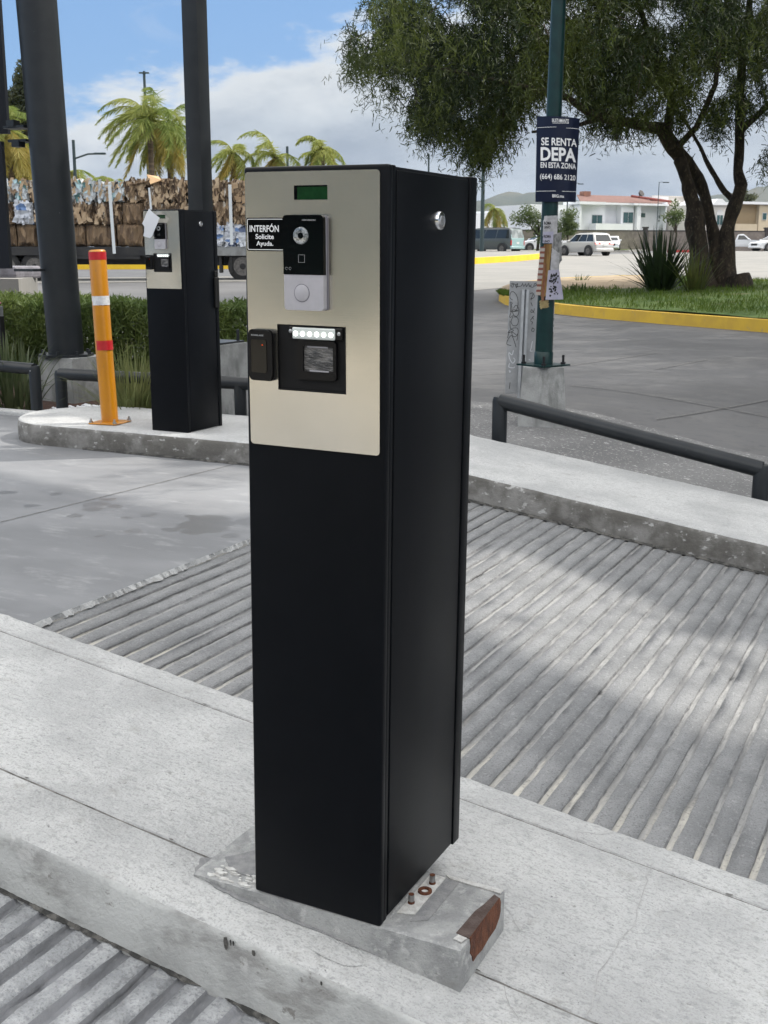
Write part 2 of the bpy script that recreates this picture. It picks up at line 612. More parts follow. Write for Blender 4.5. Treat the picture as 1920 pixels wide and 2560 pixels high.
def ribbed(name, y0, y1, step, mats, depth, flat, x0=-2.838, x1=3.4, seed=1, end0=0.0, end1=0.0):
    """ribbed concrete: flat ribs across the lane with grooves between, pitch 75 mm"""
    pitch = 0.0752
    ys = np.arange(y0, y1 + 1e-6, step)
    n = int((x1 - x0) / pitch)
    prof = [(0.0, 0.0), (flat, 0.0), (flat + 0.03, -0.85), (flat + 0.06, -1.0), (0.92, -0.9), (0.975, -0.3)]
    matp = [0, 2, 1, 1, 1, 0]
    xs = []
    zs = []
    mi = []
    for i in range(n):
        for (f, d), q in zip(prof, matp):
            xs.append(x0 + (i + f) * pitch)
            zs.append(d)
            mi.append(q)
    xs.append(x0 + n * pitch)
    zs.append(0.0)
    xs = np.array(xs)
    zs = np.array(zs)
    V = np.zeros((len(xs), len(ys), 3), np.float32)
    rg = np.random.default_rng(seed)
    jit = rg.normal(0, 0.0011, (len(xs), len(ys)))
    slow = np.cumsum(rg.normal(0, 0.0005, (len(xs), len(ys))), axis=1)
    slow -= slow.mean(axis=1, keepdims=True)
    dj = 1.0 + rg.normal(0, 0.13, (len(xs), len(ys)))
    fade = np.ones(len(ys))
    if end1 > 0:
        fade *= np.clip((y1 - ys) / end1, 0.45, 1.0)
    if end0 > 0:
        fade *= np.clip((ys - y0) / end0, 0.45, 1.0)
    V[:, :, 0] = xs[:, None] + jit + np.clip(slow, -0.003, 0.003)
    V[:, :, 1] = ys[None, :]
    V[:, :, 2] = (-0.022 - 0.137 * (xs + 2.84))[:, None] + zs[:, None] * depth * dj * fade[None, :] \
        + rg.normal(0, 0.0006, (len(xs), len(ys)))
    nx, ny = len(xs), len(ys)
    idx = np.arange(nx * ny).reshape(nx, ny)
    f = np.stack([idx[:-1, :-1], idx[1:, :-1], idx[1:, 1:], idx[:-1, 1:]], -1).reshape(-1, 4)
    mats_i = np.repeat(np.array(mi[:nx - 1]), ny - 1)
    return struct(mesh_np(name, V.reshape(-1, 3), f, mats, mats=mats_i))


ribbed('ribbed_ramp', 2.60, 5.95, 0.05, [MATS['rib concrete'], MATS['groove dust'], MATS['dark groove wall']], 0.0075, 0.69, seed=3, end0=0.2)
ribbed('near_ribbed_ramp', -1.6, 1.80, 0.04, [MATS['near rib concrete'], MATS['near groove'], MATS['near groove']], 0.020, 0.60, seed=5,
       end1=0.12)
# broken lip where the slab meets the ramp
mb = MB()
A = []
B = []
yy = 2.66
while yy < 5.93:
    A.append((-2.842, yy, 0.003))
    B.append((-2.832 + random.uniform(-0.012, 0.008) + 0.008 * noise.noise(Vector((yy * 14, 0, 0))), yy, -0.016 + random.uniform(-0.004, 0.004)))
    yy += random.uniform(0.008, 0.02)
mb.strip(A, B)
struct(mb.build('slab_lip', MATS['kerb concrete']))


def island(name, xs, y0f, y1f, top, bot, bev, inner, mats, seed):
    """long kerbed island of concrete, rounded arrises; inner = list of (y, dip) across the top"""
    rg = random.Random(seed)
    rows = []
    mi = None
    for x in xs:
        y0, y1 = y0f(x), y1f(x)
        zt, zb = top(x), bot(x)
        b = bev * (1 + 0.25 * rg.uniform(-1, 1))
        row = [(y0 + 0.004, zb), (y0, zb + 0.04), (y0 + rg.uniform(-.002, .002), zt - b), (y0 + 0.28 * b, zt - 0.28 * b), (y0 + b, zt)]
        m = [1, 1, 1, 0]
        for (yi, dz) in inner:
            yc = min(max(yi, y0 + b + 0.002), y1 - b - 0.002)
            jj = rg.uniform(-0.0016, 0.0016) if dz else 0
            row.append((yc + jj, zt + dz * (1 + rg.uniform(-.3, .3)) if yc == yi else zt))
            m.append(0)
        row += [(y1 - b, zt), (y1 - 0.28 * b, zt - 0.28 * b), (y1, zt - b), (y1, zb)]
        m += [0, 0, 1, 1]
        mi = m
        rows.append([(x, a, c) for a, c in row])
    V = np.array(rows, np.float32)
    nx, ny = V.shape[0], V.shape[1]
    idx = np.arange(nx * ny).reshape(nx, ny)
    f = np.stack([idx[:-1, :-1], idx[1:, :-1], idx[1:, 1:], idx[:-1, 1:]], -1).reshape(-1, 4)
    o = mesh_np(name, V.reshape(-1, 3), f, mats, mats=np.tile(np.array(mi), nx - 1))
    me = o.data
    me.polygons.foreach_set('use_smooth', [True] * len(me.polygons))
    me.set_sharp_from_angle(angle=R(50))
    return struct(o)


def round_end(xc, yc, r, lo_, sgn):
    def f(x):
        if x >= xc:
            return yc + sgn * r
        return yc + sgn * math.sqrt(max(1e-6, r * r - (xc - x) ** 2))
    return f


def stations(xc, r, x1, step):
    a = [xc - r * math.cos(k * math.pi / 2 / 16) for k in range(16)]
    n = int((x1 - xc) / step)
    return a + [xc + i * step for i in range(n + 1)]


topA = lambda x: 0.138 if x < -2.84 else zr(x) + 0.16
botA = lambda x: -0.02 if x < -2.84 else zr(x) - 0.03
xs = stations(-2.72, 0.4675, 3.3, 0.04)
xs = sorted(xs + [-0.546, -0.539, -0.532])
j1, j2 = 1.943, 2.560
isl = island('kerb_island', xs, round_end(-2.72, 2.2125, 0.4675, 0, -1), round_end(-2.72, 2.2125, 0.4675, 0, 1), topA, botA, 0.020,
             [(j1 - 0.007, 0), (j1, -0.009), (j1 + 0.006, 0), (2.1, 0), (2.25, 0), (2.4, 0), (j2 - 0.006, 0), (j2, -0.008), (j2 + 0.006, 0)],
             [MATS['kerb concrete'], MATS['kerb face']], 4)
xs = stations(-5.55, 0.51, 3.3, 0.06)
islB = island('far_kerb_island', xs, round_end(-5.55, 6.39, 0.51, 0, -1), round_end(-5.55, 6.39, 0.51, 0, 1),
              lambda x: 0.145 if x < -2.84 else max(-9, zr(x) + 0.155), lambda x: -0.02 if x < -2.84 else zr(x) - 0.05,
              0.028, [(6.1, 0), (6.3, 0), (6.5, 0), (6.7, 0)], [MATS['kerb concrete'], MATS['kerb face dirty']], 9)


def crack(pts, w, parent, lift=0.0015, ztop=topA, jit=0.006, seed=1):
    rg = random.Random(seed)
    P = []
    for (a, b) in zip(pts[:-1], pts[1:]):
        L = math.hypot(b[0] - a[0], b[1] - a[1])
        n = max(2, int(L / 0.03))
        for k in range(n):
            f = k / n
            x = a[0] + (b[0] - a[0]) * f + rg.uniform(-jit, jit)
            y = a[1] + (b[1] - a[1]) * f + rg.uniform(-jit, jit)
            P.append((x, y, ztop(x) + lift))
    q = pts[-1]
    P.append((q[0], q[1], ztop(q[0]) + lift))
    m_ = MB()
    ribbon(m_, P, w, Vector((0, 0, 1)))
    return m_.build('crack', MATS['hairline'], parent)


crack([(-0.555, 2.555), (-0.53, 2.3), (-0.545, 2.1), (-0.53, 1.95)], 0.0017, isl, seed=2)
crack([(-0.66, 2.68), (-0.70, 2.62), (-0.76, 2.60), (-0.74, 2.565)], 0.0016, isl, seed=4)
crack([(-0.70, 1.93), (-0.64, 1.86), (-0.60, 1.775)], 0.0014, isl, seed=6)
crack([(-0.86, 2.25), (-0.77, 2.17), (-0.73, 2.12)], 0.0008, isl, jit=0.002, seed=7)
for (jy, sd) in ((j1, 11), (j2, 12)):
    m_ = MB()
    P = []
    rg = random.Random(sd)
    x = -2.9
    while x < 1.0:
        P.append((x, jy + rg.uniform(-0.002, 0.002), topA(x) - 0.0035))
        x += 0.03
    ribbon(m_, P, 0.0065, Vector((0, 0, 1)))
    for k in range(7):
        cx_ = rg.uniform(-2.6, 0.2)
        w_ = rg.uniform(0.002, 0.006)
        m_.poly([(cx_ + w_ * 1.8 * math.cos(a) * rg.uniform(.6, 1.2), jy + 0.004 + w_ * 0.6 * math.sin(a) * rg.uniform(.6, 1.2), topA(cx_) + 0.0012) for a in [R(45 * q) for q in range(8)]])
    m_.build('joint', MATS['crack dirt'], isl)
# dirt gathered where the kerbs meet the lanes
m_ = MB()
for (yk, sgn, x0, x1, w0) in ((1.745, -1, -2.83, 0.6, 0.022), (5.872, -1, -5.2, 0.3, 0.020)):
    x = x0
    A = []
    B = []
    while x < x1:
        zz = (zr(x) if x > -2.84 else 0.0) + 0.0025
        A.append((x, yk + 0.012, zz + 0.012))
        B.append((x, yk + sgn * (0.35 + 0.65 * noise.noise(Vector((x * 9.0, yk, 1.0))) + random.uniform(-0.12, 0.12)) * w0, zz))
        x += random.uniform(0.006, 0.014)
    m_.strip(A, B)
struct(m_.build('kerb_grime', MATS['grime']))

# drips down the near face of the kerb
m_ = MB()
for (x, w_, l_) in ((-1.236, 0.0055, 0.026), (-1.224, 0.0022, 0.013), (-1.217, 0.0022, 0.010), (-1.168, 0.0045, 0.012), (-1.01, 0.0025, 0.008)):
    z0_ = topA(x) - 0.012
    m_.poly([(x + w_ * a, 1.7435, z0_ - l_ * b) for a, b in ((-.8, 0), (.6, -.1), (1, .4), (.8, .9), (.1, 1.1), (-.7, .9), (-1, .4))])
struct(m_.build('drip_stains', MATS['grime']))

# wide ground beyond the islands
xsn = np.concatenate([-np.geomspace(30, 900, 14)[::-1], np.arange(-28, 8.1, 1.0), np.geomspace(10, 900, 16)])
ysn = np.concatenate([np.arange(6.93, 16, 0.6), np.arange(16, 60, 4), np.geomspace(60, 2600, 22)])
V = np.array([[(x, y, G(x, y)) for y in ysn] for x in xsn], np.float32)
idx = np.arange(V.shape[0] * V.shape[1]).reshape(V.shape[:2])
f = np.stack([idx[:-1, :-1], idx[1:, :-1], idx[1:, 1:], idx[:-1, 1:]], -1).reshape(-1, 4)
struct(mesh_np('ground', V.reshape(-1, 3), f, MATS['parking concrete']))


def lerp_poly(P, n):
    P = [Vector(p) for p in P]
    L = [0.0]
    for a, b in zip(P[:-1], P[1:]):
        L.append(L[-1] + (b - a).length)
    out = []
    for k in range(n):
        s = L[-1] * k / (n - 1)
        i = 0
        while i < len(L) - 2 and L[i + 1] < s:
            i += 1
        f_ = (s - L[i]) / max(1e-9, L[i + 1] - L[i])
        out.append(P[i].lerp(P[i + 1], min(1, max(0, f_))))
    return out


def sheet(name, near, far, off, mat, rows=8, n=26, kind='structure'):
    """surface draped over the ground between two lines of ground points"""
    a = lerp_poly(near, n)
    b = lerp_poly(far, n)
    V_ = []
    for r in range(rows + 1):
        for p, q in zip(a, b):
            s = p.lerp(q, r / rows)
            V_.append((s.x, s.y, G(s.x, s.y) + off))
    idx_ = np.arange(len(V_)).reshape(rows + 1, n)
    f_ = np.stack([idx_[:-1, :-1], idx_[:-1, 1:], idx_[1:, 1:], idx_[1:, :-1]], -1).reshape(-1, 4)
    return struct(mesh_np(name, V_, f_, mat), kind)


# aggregate sidewalk behind the far island
sheet('sidewalk', [(-4.98, 6.93, 0), (4.5, 6.93, 0)], [(-4.98, 9.6, 0), (-3.2, 9.7, 0), (-1.6, 9.0, 0), (4.5, 8.6, 0)], 0.006,
      MATS['sidewalk aggregate'], 10, 40)
sheet('planting_bed', [(-14, 6.96, 0), (-5.0, 6.96, 0)], [(-14, 11.2, 0), (-5.4, 11.2, 0)], 0.03, MATS['mulch'], 10, 30)
m_ = MB()
m_.box((-14, 6.90, -0.1), (-6.35, 7.02, 0.035), 0.012)
struct(m_.build('bed_kerb', MATS['kerb concrete']))
# the street behind the hedge
pz = lambda pts, off=0.0: [gp(x, y, off) for x, y in pts]
sheet('gutter', pz([(-700, 712), (300, 707), (1150, 700)]), pz([(-700, 699), (300, 694), (1150, 688)]), 0.012, MATS['pale concrete'])
sheet('street', pz([(-700, 699), (300, 694), (1150, 688)]), pz([(-700, 677), (300, 673), (1150, 670)]), 0.010, MATS['asphalt'])


def kerb(name, base, h, w, mat, inward):
    """kerb along base points; inward gives the side of its back"""
    P = lerp_poly(base, 40)
    m = MB()
    bo = []
    to = []
    ti = []
    bi = []
    for i, p in enumerate(P):
        d = (P[min(i + 1, len(P) - 1)] - P[max(i - 1, 0)])
        s = Vector((-d.y, d.x, 0)).normalized() * inward
        q = p + s * w
        g = G(p.x, p.y)
        bo.append((p.x, p.y, g - 0.05))
        to.append((p.x + s.x * 0.02, p.y + s.y * 0.02, g + h))
        ti.append((q.x, q.y, g + h))
        bi.append((q.x, q.y, g - 0.05))
    m.strip(bo, to)
    m.strip(to, ti)
    m.strip(ti, bi)
    return struct(m.build(name, mat))


mk = pz([(-700, 678), (300, 674), (1150, 671)])
kerb('median_kerb', mk, 0.30, 0.30, MATS['bright yellow paint'], 1)
back = [p + FWD * 9.0 for p in mk]
sheet('median_walk', [p + FWD * 0.3 for p in mk], back, 0.295, MATS['pale concrete'])
sheet('median_grass', back, [p + FWD * 60.0 for p in mk], 0.30, MATS['far grass'])

# right-hand streets
rk = pz([(1100, 664), (1196, 660), (1290, 654), (1350, 648), (1392, 643)])
kerb('traffic_island_kerb', rk, 0.34, 0.3, MATS['bright yellow paint'], 1)
sheet('traffic_island', [p + FWD * 0.3 for p in rk], pz([(1100, 632), (1196, 632), (1290, 633), (1360, 635), (1402, 640)]), 0.33,
      MATS['pale concrete'])
sheet('far_street', pz([(1000, 741), (1240, 722), (1420, 700), (1600, 696), (2500, 716)]),
      pz([(1000, 648), (1240, 641), (1420, 638), (1600, 634), (2500, 632)]), 0.008, MATS['pale concrete'], 12, 40)
fk = pz([(1380, 633), (1560, 632), (1800, 631), (2500, 631)])
kerb('far_kerb', fk, 0.16, 0.5, MATS['pale concrete'], 1)
fr = pz([(1668, 631.6), (1730, 631.4)])
kerb('red_kerb', [p - FWD * 0.2 for p in fr], 0.22, 0.5, MATS['red kerb paint'], 1)
sheet('verge', [p + FWD * 0.6 for p in fk], [p + FWD * 26 for p in fk], 0.16, MATS['far grass'])

# the grassed tree island
near_px = [(1246, 752), (1262, 762), (1300, 771), (1390, 785), (1500, 797), (1700, 814), (1920, 832), (2300, 862)]
far_px = [(1246, 748), (1256, 733), (1300, 718), (1410, 707), (1568, 700), (1700, 705), (1920, 715), (2300, 732)]
ni = pz(near_px)
fi = pz(far_px)
kerb('tree_island_kerb', ni, 0.19, 0.20, MATS['yellow kerb paint'], 1)
kerb('tree_island_rear_kerb', fi, 0.17, 0.20, MATS['yellow kerb paint'], -1)
N_I = lerp_poly(ni, 40)
F_I = lerp_poly(fi, 40)
V_ = []
rows = 14
for r in range(rows + 1):
    for p, q in zip(N_I, F_I):
        fr_ = 0.04 + 0.92 * r / rows
        s = p.lerp(q, fr_)
        bulge = 0.14 * math.sin(math.pi * fr_)
        V_.append((s.x, s.y, G(s.x, s.y) + 0.165 + bulge * min(1.0, (s - N_I[0]).length / 4) + 0.02 * noise.noise(s * 1.1)))
idx_ = np.arange(len(V_)).reshape(rows + 1, 40)
f_ = np.stack([idx_[:-1, :-1], idx_[:-1, 1:], idx_[1:, 1:], idx_[1:, :-1]], -1).reshape(-1, 4)
lawn_grid = np.array(V_).reshape(rows + 1, 40, 3)
soil_mi = []
for r in range(rows):
    for c in range(39):
        soil_mi.append(1 if (r >= 5 and c < 23) else 0)
struct(mesh_np('lawn', V_, f_, [MATS['lawn soil'], MATS['tan soil']], mats=soil_mi, smooth=True))

# joints in the parking concrete
m_ = MB()
for a, b in (((1425, 965), (1960, 1052)), ((1640, 1050), (2000, 985)), ((1420, 916), (1640, 884)), ((1640, 925), (1770, 900)),
             ((1180, 940), (1270, 934))):
    P = []
    pa, pb = gp(*a), gp(*b)
    for k in range(21):
        s = pa.lerp(pb, k / 20)
        P.append((s.x, s.y, G(s.x, s.y) + 0.012))
    ribbon(m_, P, 0.016, Vector((0, 0, 1)))
for a, b in (((-4.107, 4.028), (-3.98, 5.86)),):
    ribbon(m_, [(a[0], a[1], 0.003), (b[0], b[1], 0.003)], 0.007, Vector((0, 0, 1)))
struct(m_.build('expansion_joint', MATS['crack dirt']))

# hills on the horizon
def hills(name, px0, px1, d0, prof, mat):
    n = 70
    rows_ = 10
    V_ = []
    for r in range(rows_ + 1):
        for k in range(n):
            px = px0 + (px1 - px0) * k / (n - 1)
            ft = r / rows_
            d = d0 * (1 + 0.35 * ft)
            p = dep(px, 634, d)
            hgt = prof(px) * d0 / FPX * (math.sin(ft * math.pi / 2) ** 0.9)
            hgt *= 1 + 0.10 * noise.noise(Vector((px * 0.02, r * 0.7, 3.0))) * min(1, 3 * ft)
            V_.append((p.x, p.y, 0.5 + hgt * (1 + 0.35 * ft)))
    idx_ = np.arange(len(V_)).reshape(rows_ + 1, n)
    f_ = np.stack([idx_[:-1, :-1], idx_[:-1, 1:], idx_[1:, 1:], idx_[1:, :-1]], -1).reshape(-1, 4)
    return struct(mesh_np(name, V_, f_, mat, smooth=True))


def hp(px):
    a = 118 + 26 * math.exp(-((px - 1345) / 120.0) ** 2) + 10 * math.sin(px * 0.011) + 4 * math.sin(px * 0.037)
    if px > 1650:
        a += 34 * min(1, (px - 1650) / 230.0)
    return a


hills('hills', 700, 2400, 1500.0, hp, MATS['hill scrub'])

# ------------------------------------------------------------------ ticket machines
surf('black powder coat', (0.0018, 0.0026, 0.0042), (0.0026, 0.0034, 0.0052), 9.0, 0.40, bump=0.06, bscale=700, spec=0.13,
     layers=[(55.0, 0.725, 0.745, (0.06, 0.06, 0.062), 0.6, (1, 1, 0.6)), (3.0, 0.55, 0.75, (0.010, 0.0105, 0.0115), 0.5, (1, 1, 0.5))])
surf('black plastic', (0.004, 0.004, 0.005), None, rough=0.28, spec=0.25)
surf('matt black plastic', (0.005, 0.005, 0.0055), None, rough=0.55, spec=0.25)
surf('gloss black', (0.002, 0.002, 0.0025), None, rough=0.10, spec=0.30)
surf('grey plastic', (0.40, 0.39, 0.42), (0.36, 0.355, 0.38), 30.0, 0.5)
surf('dark grey plastic', (0.16, 0.155, 0.18), None, rough=0.5)
surf('white ink', (0.75, 0.76, 0.77), None, rough=0.6)
surf('dim ink', (0.32, 0.33, 0.34), None, rough=0.6)
surf('lcd green', (0.006, 0.032, 0.010), (0.008, 0.042, 0.013), 60.0, 0.14, spec=0.5)
surf('chrome', (0.75, 0.76, 0.78), None, rough=0.16, metal=1.0)
surf('zinc', (0.48, 0.49, 0.50), (0.36, 0.36, 0.36), 80.0, 0.42, metal=1.0)
surf('lens glass', (0.05, 0.06, 0.065), (0.35, 0.37, 0.38), 160.0, 0.06, spec=0.9, coat=1.0)
surf('clear lens', (0.62, 0.66, 0.64), None, rough=0.12, coat=1.0)
surf('white paper', (0.78, 0.80, 0.84), None, rough=0.7, trans=0.15)
surf('crumpled film', (0.14, 0.135, 0.13), (0.045, 0.045, 0.045), 45.0, 0.22, bump=1.0, bscale=45, lo=0.42, hi=0.58, stretch=(0.6, 1, 1.6))
emis('led glow', (0.92, 1.0, 0.93), 2.6)
emis('red led', (1.0, 0.12, 0.03), 0.6)


def steel():
    m = bpy.data.materials.new('brushed steel')
    m.use_nodes = True
    t = NT(m.node_tree)
    tc = t.n('TexCoord').outputs['Object']
    br = t.noise(t.scale(tc, (6.0, 1.0, 900.0)), 1.0, 3.0, 0.6)
    bl = t.noise(t.scale(tc, (5.0, 5.0, 7.0)), 1.0, 4.0, 0.6)
    col = t.mix(t.step(bl, 0.3, 0.7), (0.72, 0.69, 0.62), (0.66, 0.635, 0.57))
    col = t.mix(t.math('MULTIPLY', t.step(br, 0.3, 0.7), 0.10), col, (0.50, 0.47, 0.42))
    wav = t.n('Bump', {'Height': t.noise(t.scale(tc, (4.0, 1.0, 3.0)), 1.0, 0.0, 0.5), 'Strength': 0.35, 'Distance': 0.03})
    fine = t.n('Bump', {'Height': br, 'Strength': 0.02, 'Distance': 0.002, 'Normal': wav.outputs[0]})
    p = t.n('BsdfPrincipled', {'Base Color': col, 'Metallic': 1.0, 'Roughness': 0.27,
                               'Normal': fine.outputs[0], 'Anisotropic': 0.3})
    t.n('OutputMaterial', {'Surface': p.outputs[0]})
    MATS[m.name] = m


steel()

KX0, KX1, KY0, KY1, KZ0, KZ1 = -1.2388, -0.9385, 1.860, 2.268, -0.0505, 1.4345


def rrect(x0, z0, x1, z1, r, y, n=5):
    out = []
    for cx, cz, a0 in ((x1 - r, z1 - r, 0), (x0 + r, z1 - r, 90), (x0 + r, z0 + r, 180), (x1 - r, z0 + r, 270)):
        for k in range(n + 1):
            a = R(a0 + 90 * k / n)
            out.append(Vector((cx + r * math.cos(a), y, cz + r * math.sin(a))))
    return out


def plate(mb_, loops, y, th):
    """plate facing -Y at y with holes; loops = outline first, then holes"""
    es = []
    for lp in loops:
        vs = [mb_.bm.verts.new((p.x, y, p.z)) for p in lp]
        for i in range(len(vs)):
            es.append(mb_.bm.edges.new((vs[i], vs[(i + 1) % len(vs)])))
    r = bmesh.ops.triangle_fill(mb_.bm, use_beauty=True, use_dissolve=False, edges=es)
    fs = [g for g in r['geom'] if isinstance(g, bmesh.types.BMFace)]
    ex = bmesh.ops.extrude_face_region(mb_.bm, geom=fs)
    for v in ex['geom']:
        if isinstance(v, bmesh.types.BMVert):
            v.co.y += th
    return mb_


def make_kiosk():
    root = thing('ticket_machine', 'tall black ticket machine with steel front on concrete block, nearest the camera', 'ticket machine',
                 (-1.085, KY0, KZ0), 'parking ticket machines')
    black = MATS['black powder coat']
    m = MB()
    m.box((KX0 + 0.004, KY0 + 0.012, KZ0 + 0.004), (KX1 - 0.004, KY1 - 0.004, KZ1 - 0.003))
    m.build('cabinet', black, root)
    m = MB()
    m.box((KX0, KY0, KZ0), (KX1, KY0 + 0.019, KZ1), 0.0055, 3)
    m.build('front_cover', black, root, smooth=35)
    m = MB()
    m.box((KX1 - 0.03, KY0 + 0.0195, KZ0 + 0.0005), (KX1 - 0.0022, KY0 + 0.034, KZ1 - 0.0005), 0.002, 2)
    m.build('corner_post', black, root, smooth=35)
    m = MB()
    m.box((KX1 - 0.02, KY0 + 0.0385, KZ0 + 0.006), (KX1 - 0.0012, KY1 - 0.041, KZ1 - 0.008), 0.003, 2)
    door = m.build('side_door', black, root, smooth=35)
    m = MB()
    m.box((KX0 + 0.001, KY1 - 0.036, KZ0 + 0.0005), (KX1 + 0.0006, KY1, KZ1 - 0.0005), 0.003, 2)
    m.build('rear_frame', black, root, smooth=35)
    # barrel lock on the side door
    m = MB()
    lx = KX1 - 0.0012
    m.chain([(lx - 0.002, 2.078, 1.3435), (lx + 0.004, 2.078, 1.3435), (lx + 0.0075, 2.078, 1.3435), (lx + 0.009, 2.078, 1.3435)],
            [0.0185, 0.0185, 0.0165, 0.012], 28)
    lk = m.build('lock', MATS['chrome'], door, smooth=40)
    m = MB()
    m.cyl((lx + 0.0088, 2.078, 1.3435), (lx + 0.0098, 2.078, 1.3435), 0.0095, 20)
    m.box((lx + 0.0092, 2.0770, 1.338), (lx + 0.0101, 2.0790, 1.349))
    m.build('keyhole', MATS['zinc'], lk, smooth=40)
    # steel fascia with two openings
    yp = KY0 - 0.0032
    m = MB()
    out = rrect(-1.2190, 0.9190, -0.9390, 1.4250, 0.007, yp)
    h1 = rrect(-1.1136, 1.3748, -1.0438, 1.4001, 0.0008, yp, 2)
    h2 = rrect(-1.1538, 1.0275, -1.0084, 1.1505, 0.001, yp, 2)
    plate(m, [out, h1, h2], yp, 0.0030)
    fas = m.build('front_panel', MATS['brushed steel'], root)
    # display
    m = MB()
    m.box((-1.1134, yp + 0.0012, 1.3750), (-1.0440, KY0 + 0.001, 1.3999))
    dsp = m.build('display', MATS['lcd green'], root)
    m = MB()
    m.box((-1.1134, yp + 0.0005, 1.3750), (-1.1075, KY0 + 0.002, 1.3999))
    m.box((-1.1075, yp + 0.0005, 1.3978), (-1.0440, KY0 + 0.002, 1.3999))
    m.build('display_frame', MATS['gloss black'], dsp)
    # help sign
    m = MB()
    m.prism([Vector((p.x, yp - 0.0022, p.z)) for p in rrect(-1.2158, 1.2835, -1.1300, 1.3434, 0.004, 0)], (0, 0.0021, 0))
    sg = m.build('sign_plate', MATS['gloss black'], root)
    O = Vector((0, yp - 0.0022, 0))
    U, V, N = Vector((1, 0, 0)), Vector((0, 0, 1)), Vector((0, -1, 0))
    letters('lettering', [('INTERFÓN', -1.2090, -1.1455, 1.3178, 1.3330, 0.02), ('Solicite', -1.1965, -1.1565, 1.3050, 1.3142, 0.02),
                          ('Ayuda.', -1.1950, -1.1580, 1.2905, 1.3015, 0.02)], O, U, V, N, 0.0004, MATS['white ink'], sg)
    m = MB()
    rr = rrect(-1.2142, 1.2855, -1.1330, 1.3414, 0.0035, 0)
    ri = rrect(-1.2130, 1.2867, -1.1330, 1.3402, 0.0026, 0)
    for i in range(len(rr)):
        j = (i + 1) % len(rr)
        if rr[i].x > -1.1375 and rr[j].x > -1.1375:
            continue
        q = [rr[i], rr[j], ri[j], ri[i]]
        m.poly([(min(p.x, -1.1375), yp - 0.00265, p.z) for p in q])
    m.build('border', MATS['white ink'], sg)
    # intercom
    yi = yp - 0.0155
    m = MB()
    m.prism([Vector((p.x, yi, p.z)) for p in rrect(-1.1280, 1.1785, -1.0452, 1.3472, 0.006, 0)], (0, 0.0125, 0))
    ic = m.build('intercom', MATS['grey plastic'], root, smooth=30)
    m = MB()
    m.prism([Vector((p.x, yi + 0.0125, p.z)) for p in rrect(-1.1260, 1.1790, -1.0425, 1.3465, 0.005, 0)], (0, 0.0028, 0))
    m.build('back_plate', MATS['dark grey plastic'], ic, smooth=30)
    m = MB()
    tp = rrect(-1.1286, 1.2424, -1.0446, 1.3478, 0.0062, 0)
    tp = [p if p.z > 1.29 else Vector((-1.1286 if p.x < -1.1 else -1.0446, 0, 1.2424)) for p in tp]
    q = []
    for p in tp:
        if not q or (p - q[-1]).length > 1e-6:
            q.append(p)
    m.prism([Vector((p.x, yi - 0.0006, p.z)) for p in q], (0, 0.0100, 0))
    fc = m.build('face_glass', MATS['gloss black'], ic)
    m = MB()
    m.chain([(-1.0905, yi - 0.0006, 1.3115), (-1.0905, yi - 0.0030, 1.3115), (-1.0905, yi - 0.0036, 1.3115)], [0.0157, 0.0150, 0.0130], 32)
    cl = m.build('camera_lens', MATS['lens glass'], ic, smooth=40)
    m = MB()
    m.cyl((-1.0895, yi - 0.0034, 1.3115), (-1.0895, yi - 0.0042, 1.3115), 0.0055, 20)
    m.build('aperture', MATS['gloss black'], cl)
    m = MB()
    for (a, b) in (((-1.0965, 1.2640), (-1.0838, 1.2645)), ((-1.0838, 1.2640), (-1.0833, 1.2780)), ((-1.0965, 1.2775), (-1.0833, 1.2780)),
                   ((-1.0965, 1.2640), (-1.0960, 1.2780))):
        m.box((a[0], yi - 0.0010, a[1]), (b[0], yi - 0.0004, b[1]))
    m.build('card_mark', MATS['dim ink'], ic)
    m = MB()
    for cx in (-1.1220, -1.1145):
        for k in range(12):
            a0, a1 = 2 * math.pi * k / 14, 2 * math.pi * (k + 1) / 14
            m.poly([(cx + math.cos(a) * r, yi - 0.0008, 1.2532 + math.sin(a) * r) for a, r in ((a0, .0026), (a1, .0026), (a1, .0021), (a0, .0021))])
    m.build('status_icon', MATS['dim ink'], ic)
    letters('lettering', [('HIKVISION', -1.0875, -1.0600, 1.3375, 1.3402, 0.02)], Vector((0, yi - 0.0006, 0)), U, V, N, 0.0004, MATS['dim ink'], ic)
    m = MB()
    m.chain([(-1.0905, yi + 0.001, 1.2095), (-1.0905, yi - 0.0004, 1.2095)], [0.0166, 0.0164], 36)
    bt = m.build('button_ring', MATS['dark grey plastic'], ic, smooth=40)
    m = MB()
    m.chain([(-1.0905, yi, 1.2095), (-1.0905, yi - 0.0010, 1.2095), (-1.0905, yi - 0.0015, 1.2095)], [0.0152, 0.0150, 0.0142], 36)
    m.build('call_button', MATS['grey plastic'], ic, smooth=40)
    # proximity card reader
    m = MB()
    m.prism([Vector((p.x, yp - 0.010, p.z)) for p in rrect(-1.2125, 1.0435, -1.1575, 1.1395, 0.009, 0)], (0, 0.0099, 0))
    cr = m.build('card_reader', MATS['matt black plastic'], root, smooth=30)
    m = MB()
    m.prism([Vector((p.x, yp - 0.0145, p.z)) for p in rrect(-1.2102, 1.0450, -1.1578, 1.1384, 0.012, 0)], (0, 0.0045, 0))
    m.build('reader_cover', MATS['black plastic'], cr, smooth=30)
    m = MB()
    m.prism([Vector((p.x, yp - 0.0158, p.z)) for p in rrect(-1.2035, 1.0590, -1.1695, 1.1210, 0.004, 0)], (0, 0.0013, 0))
    m.build('reader_pad', MATS['gloss black'], cr)
    letters('lettering', [('ROSSLARE', -1.2030, -1.1760, 1.1275, 1.1305, 0.02)], Vector((0, yp - 0.0145, 0)), U, V, N, 0.0004, MATS['dim ink'], cr)
    m = MB()
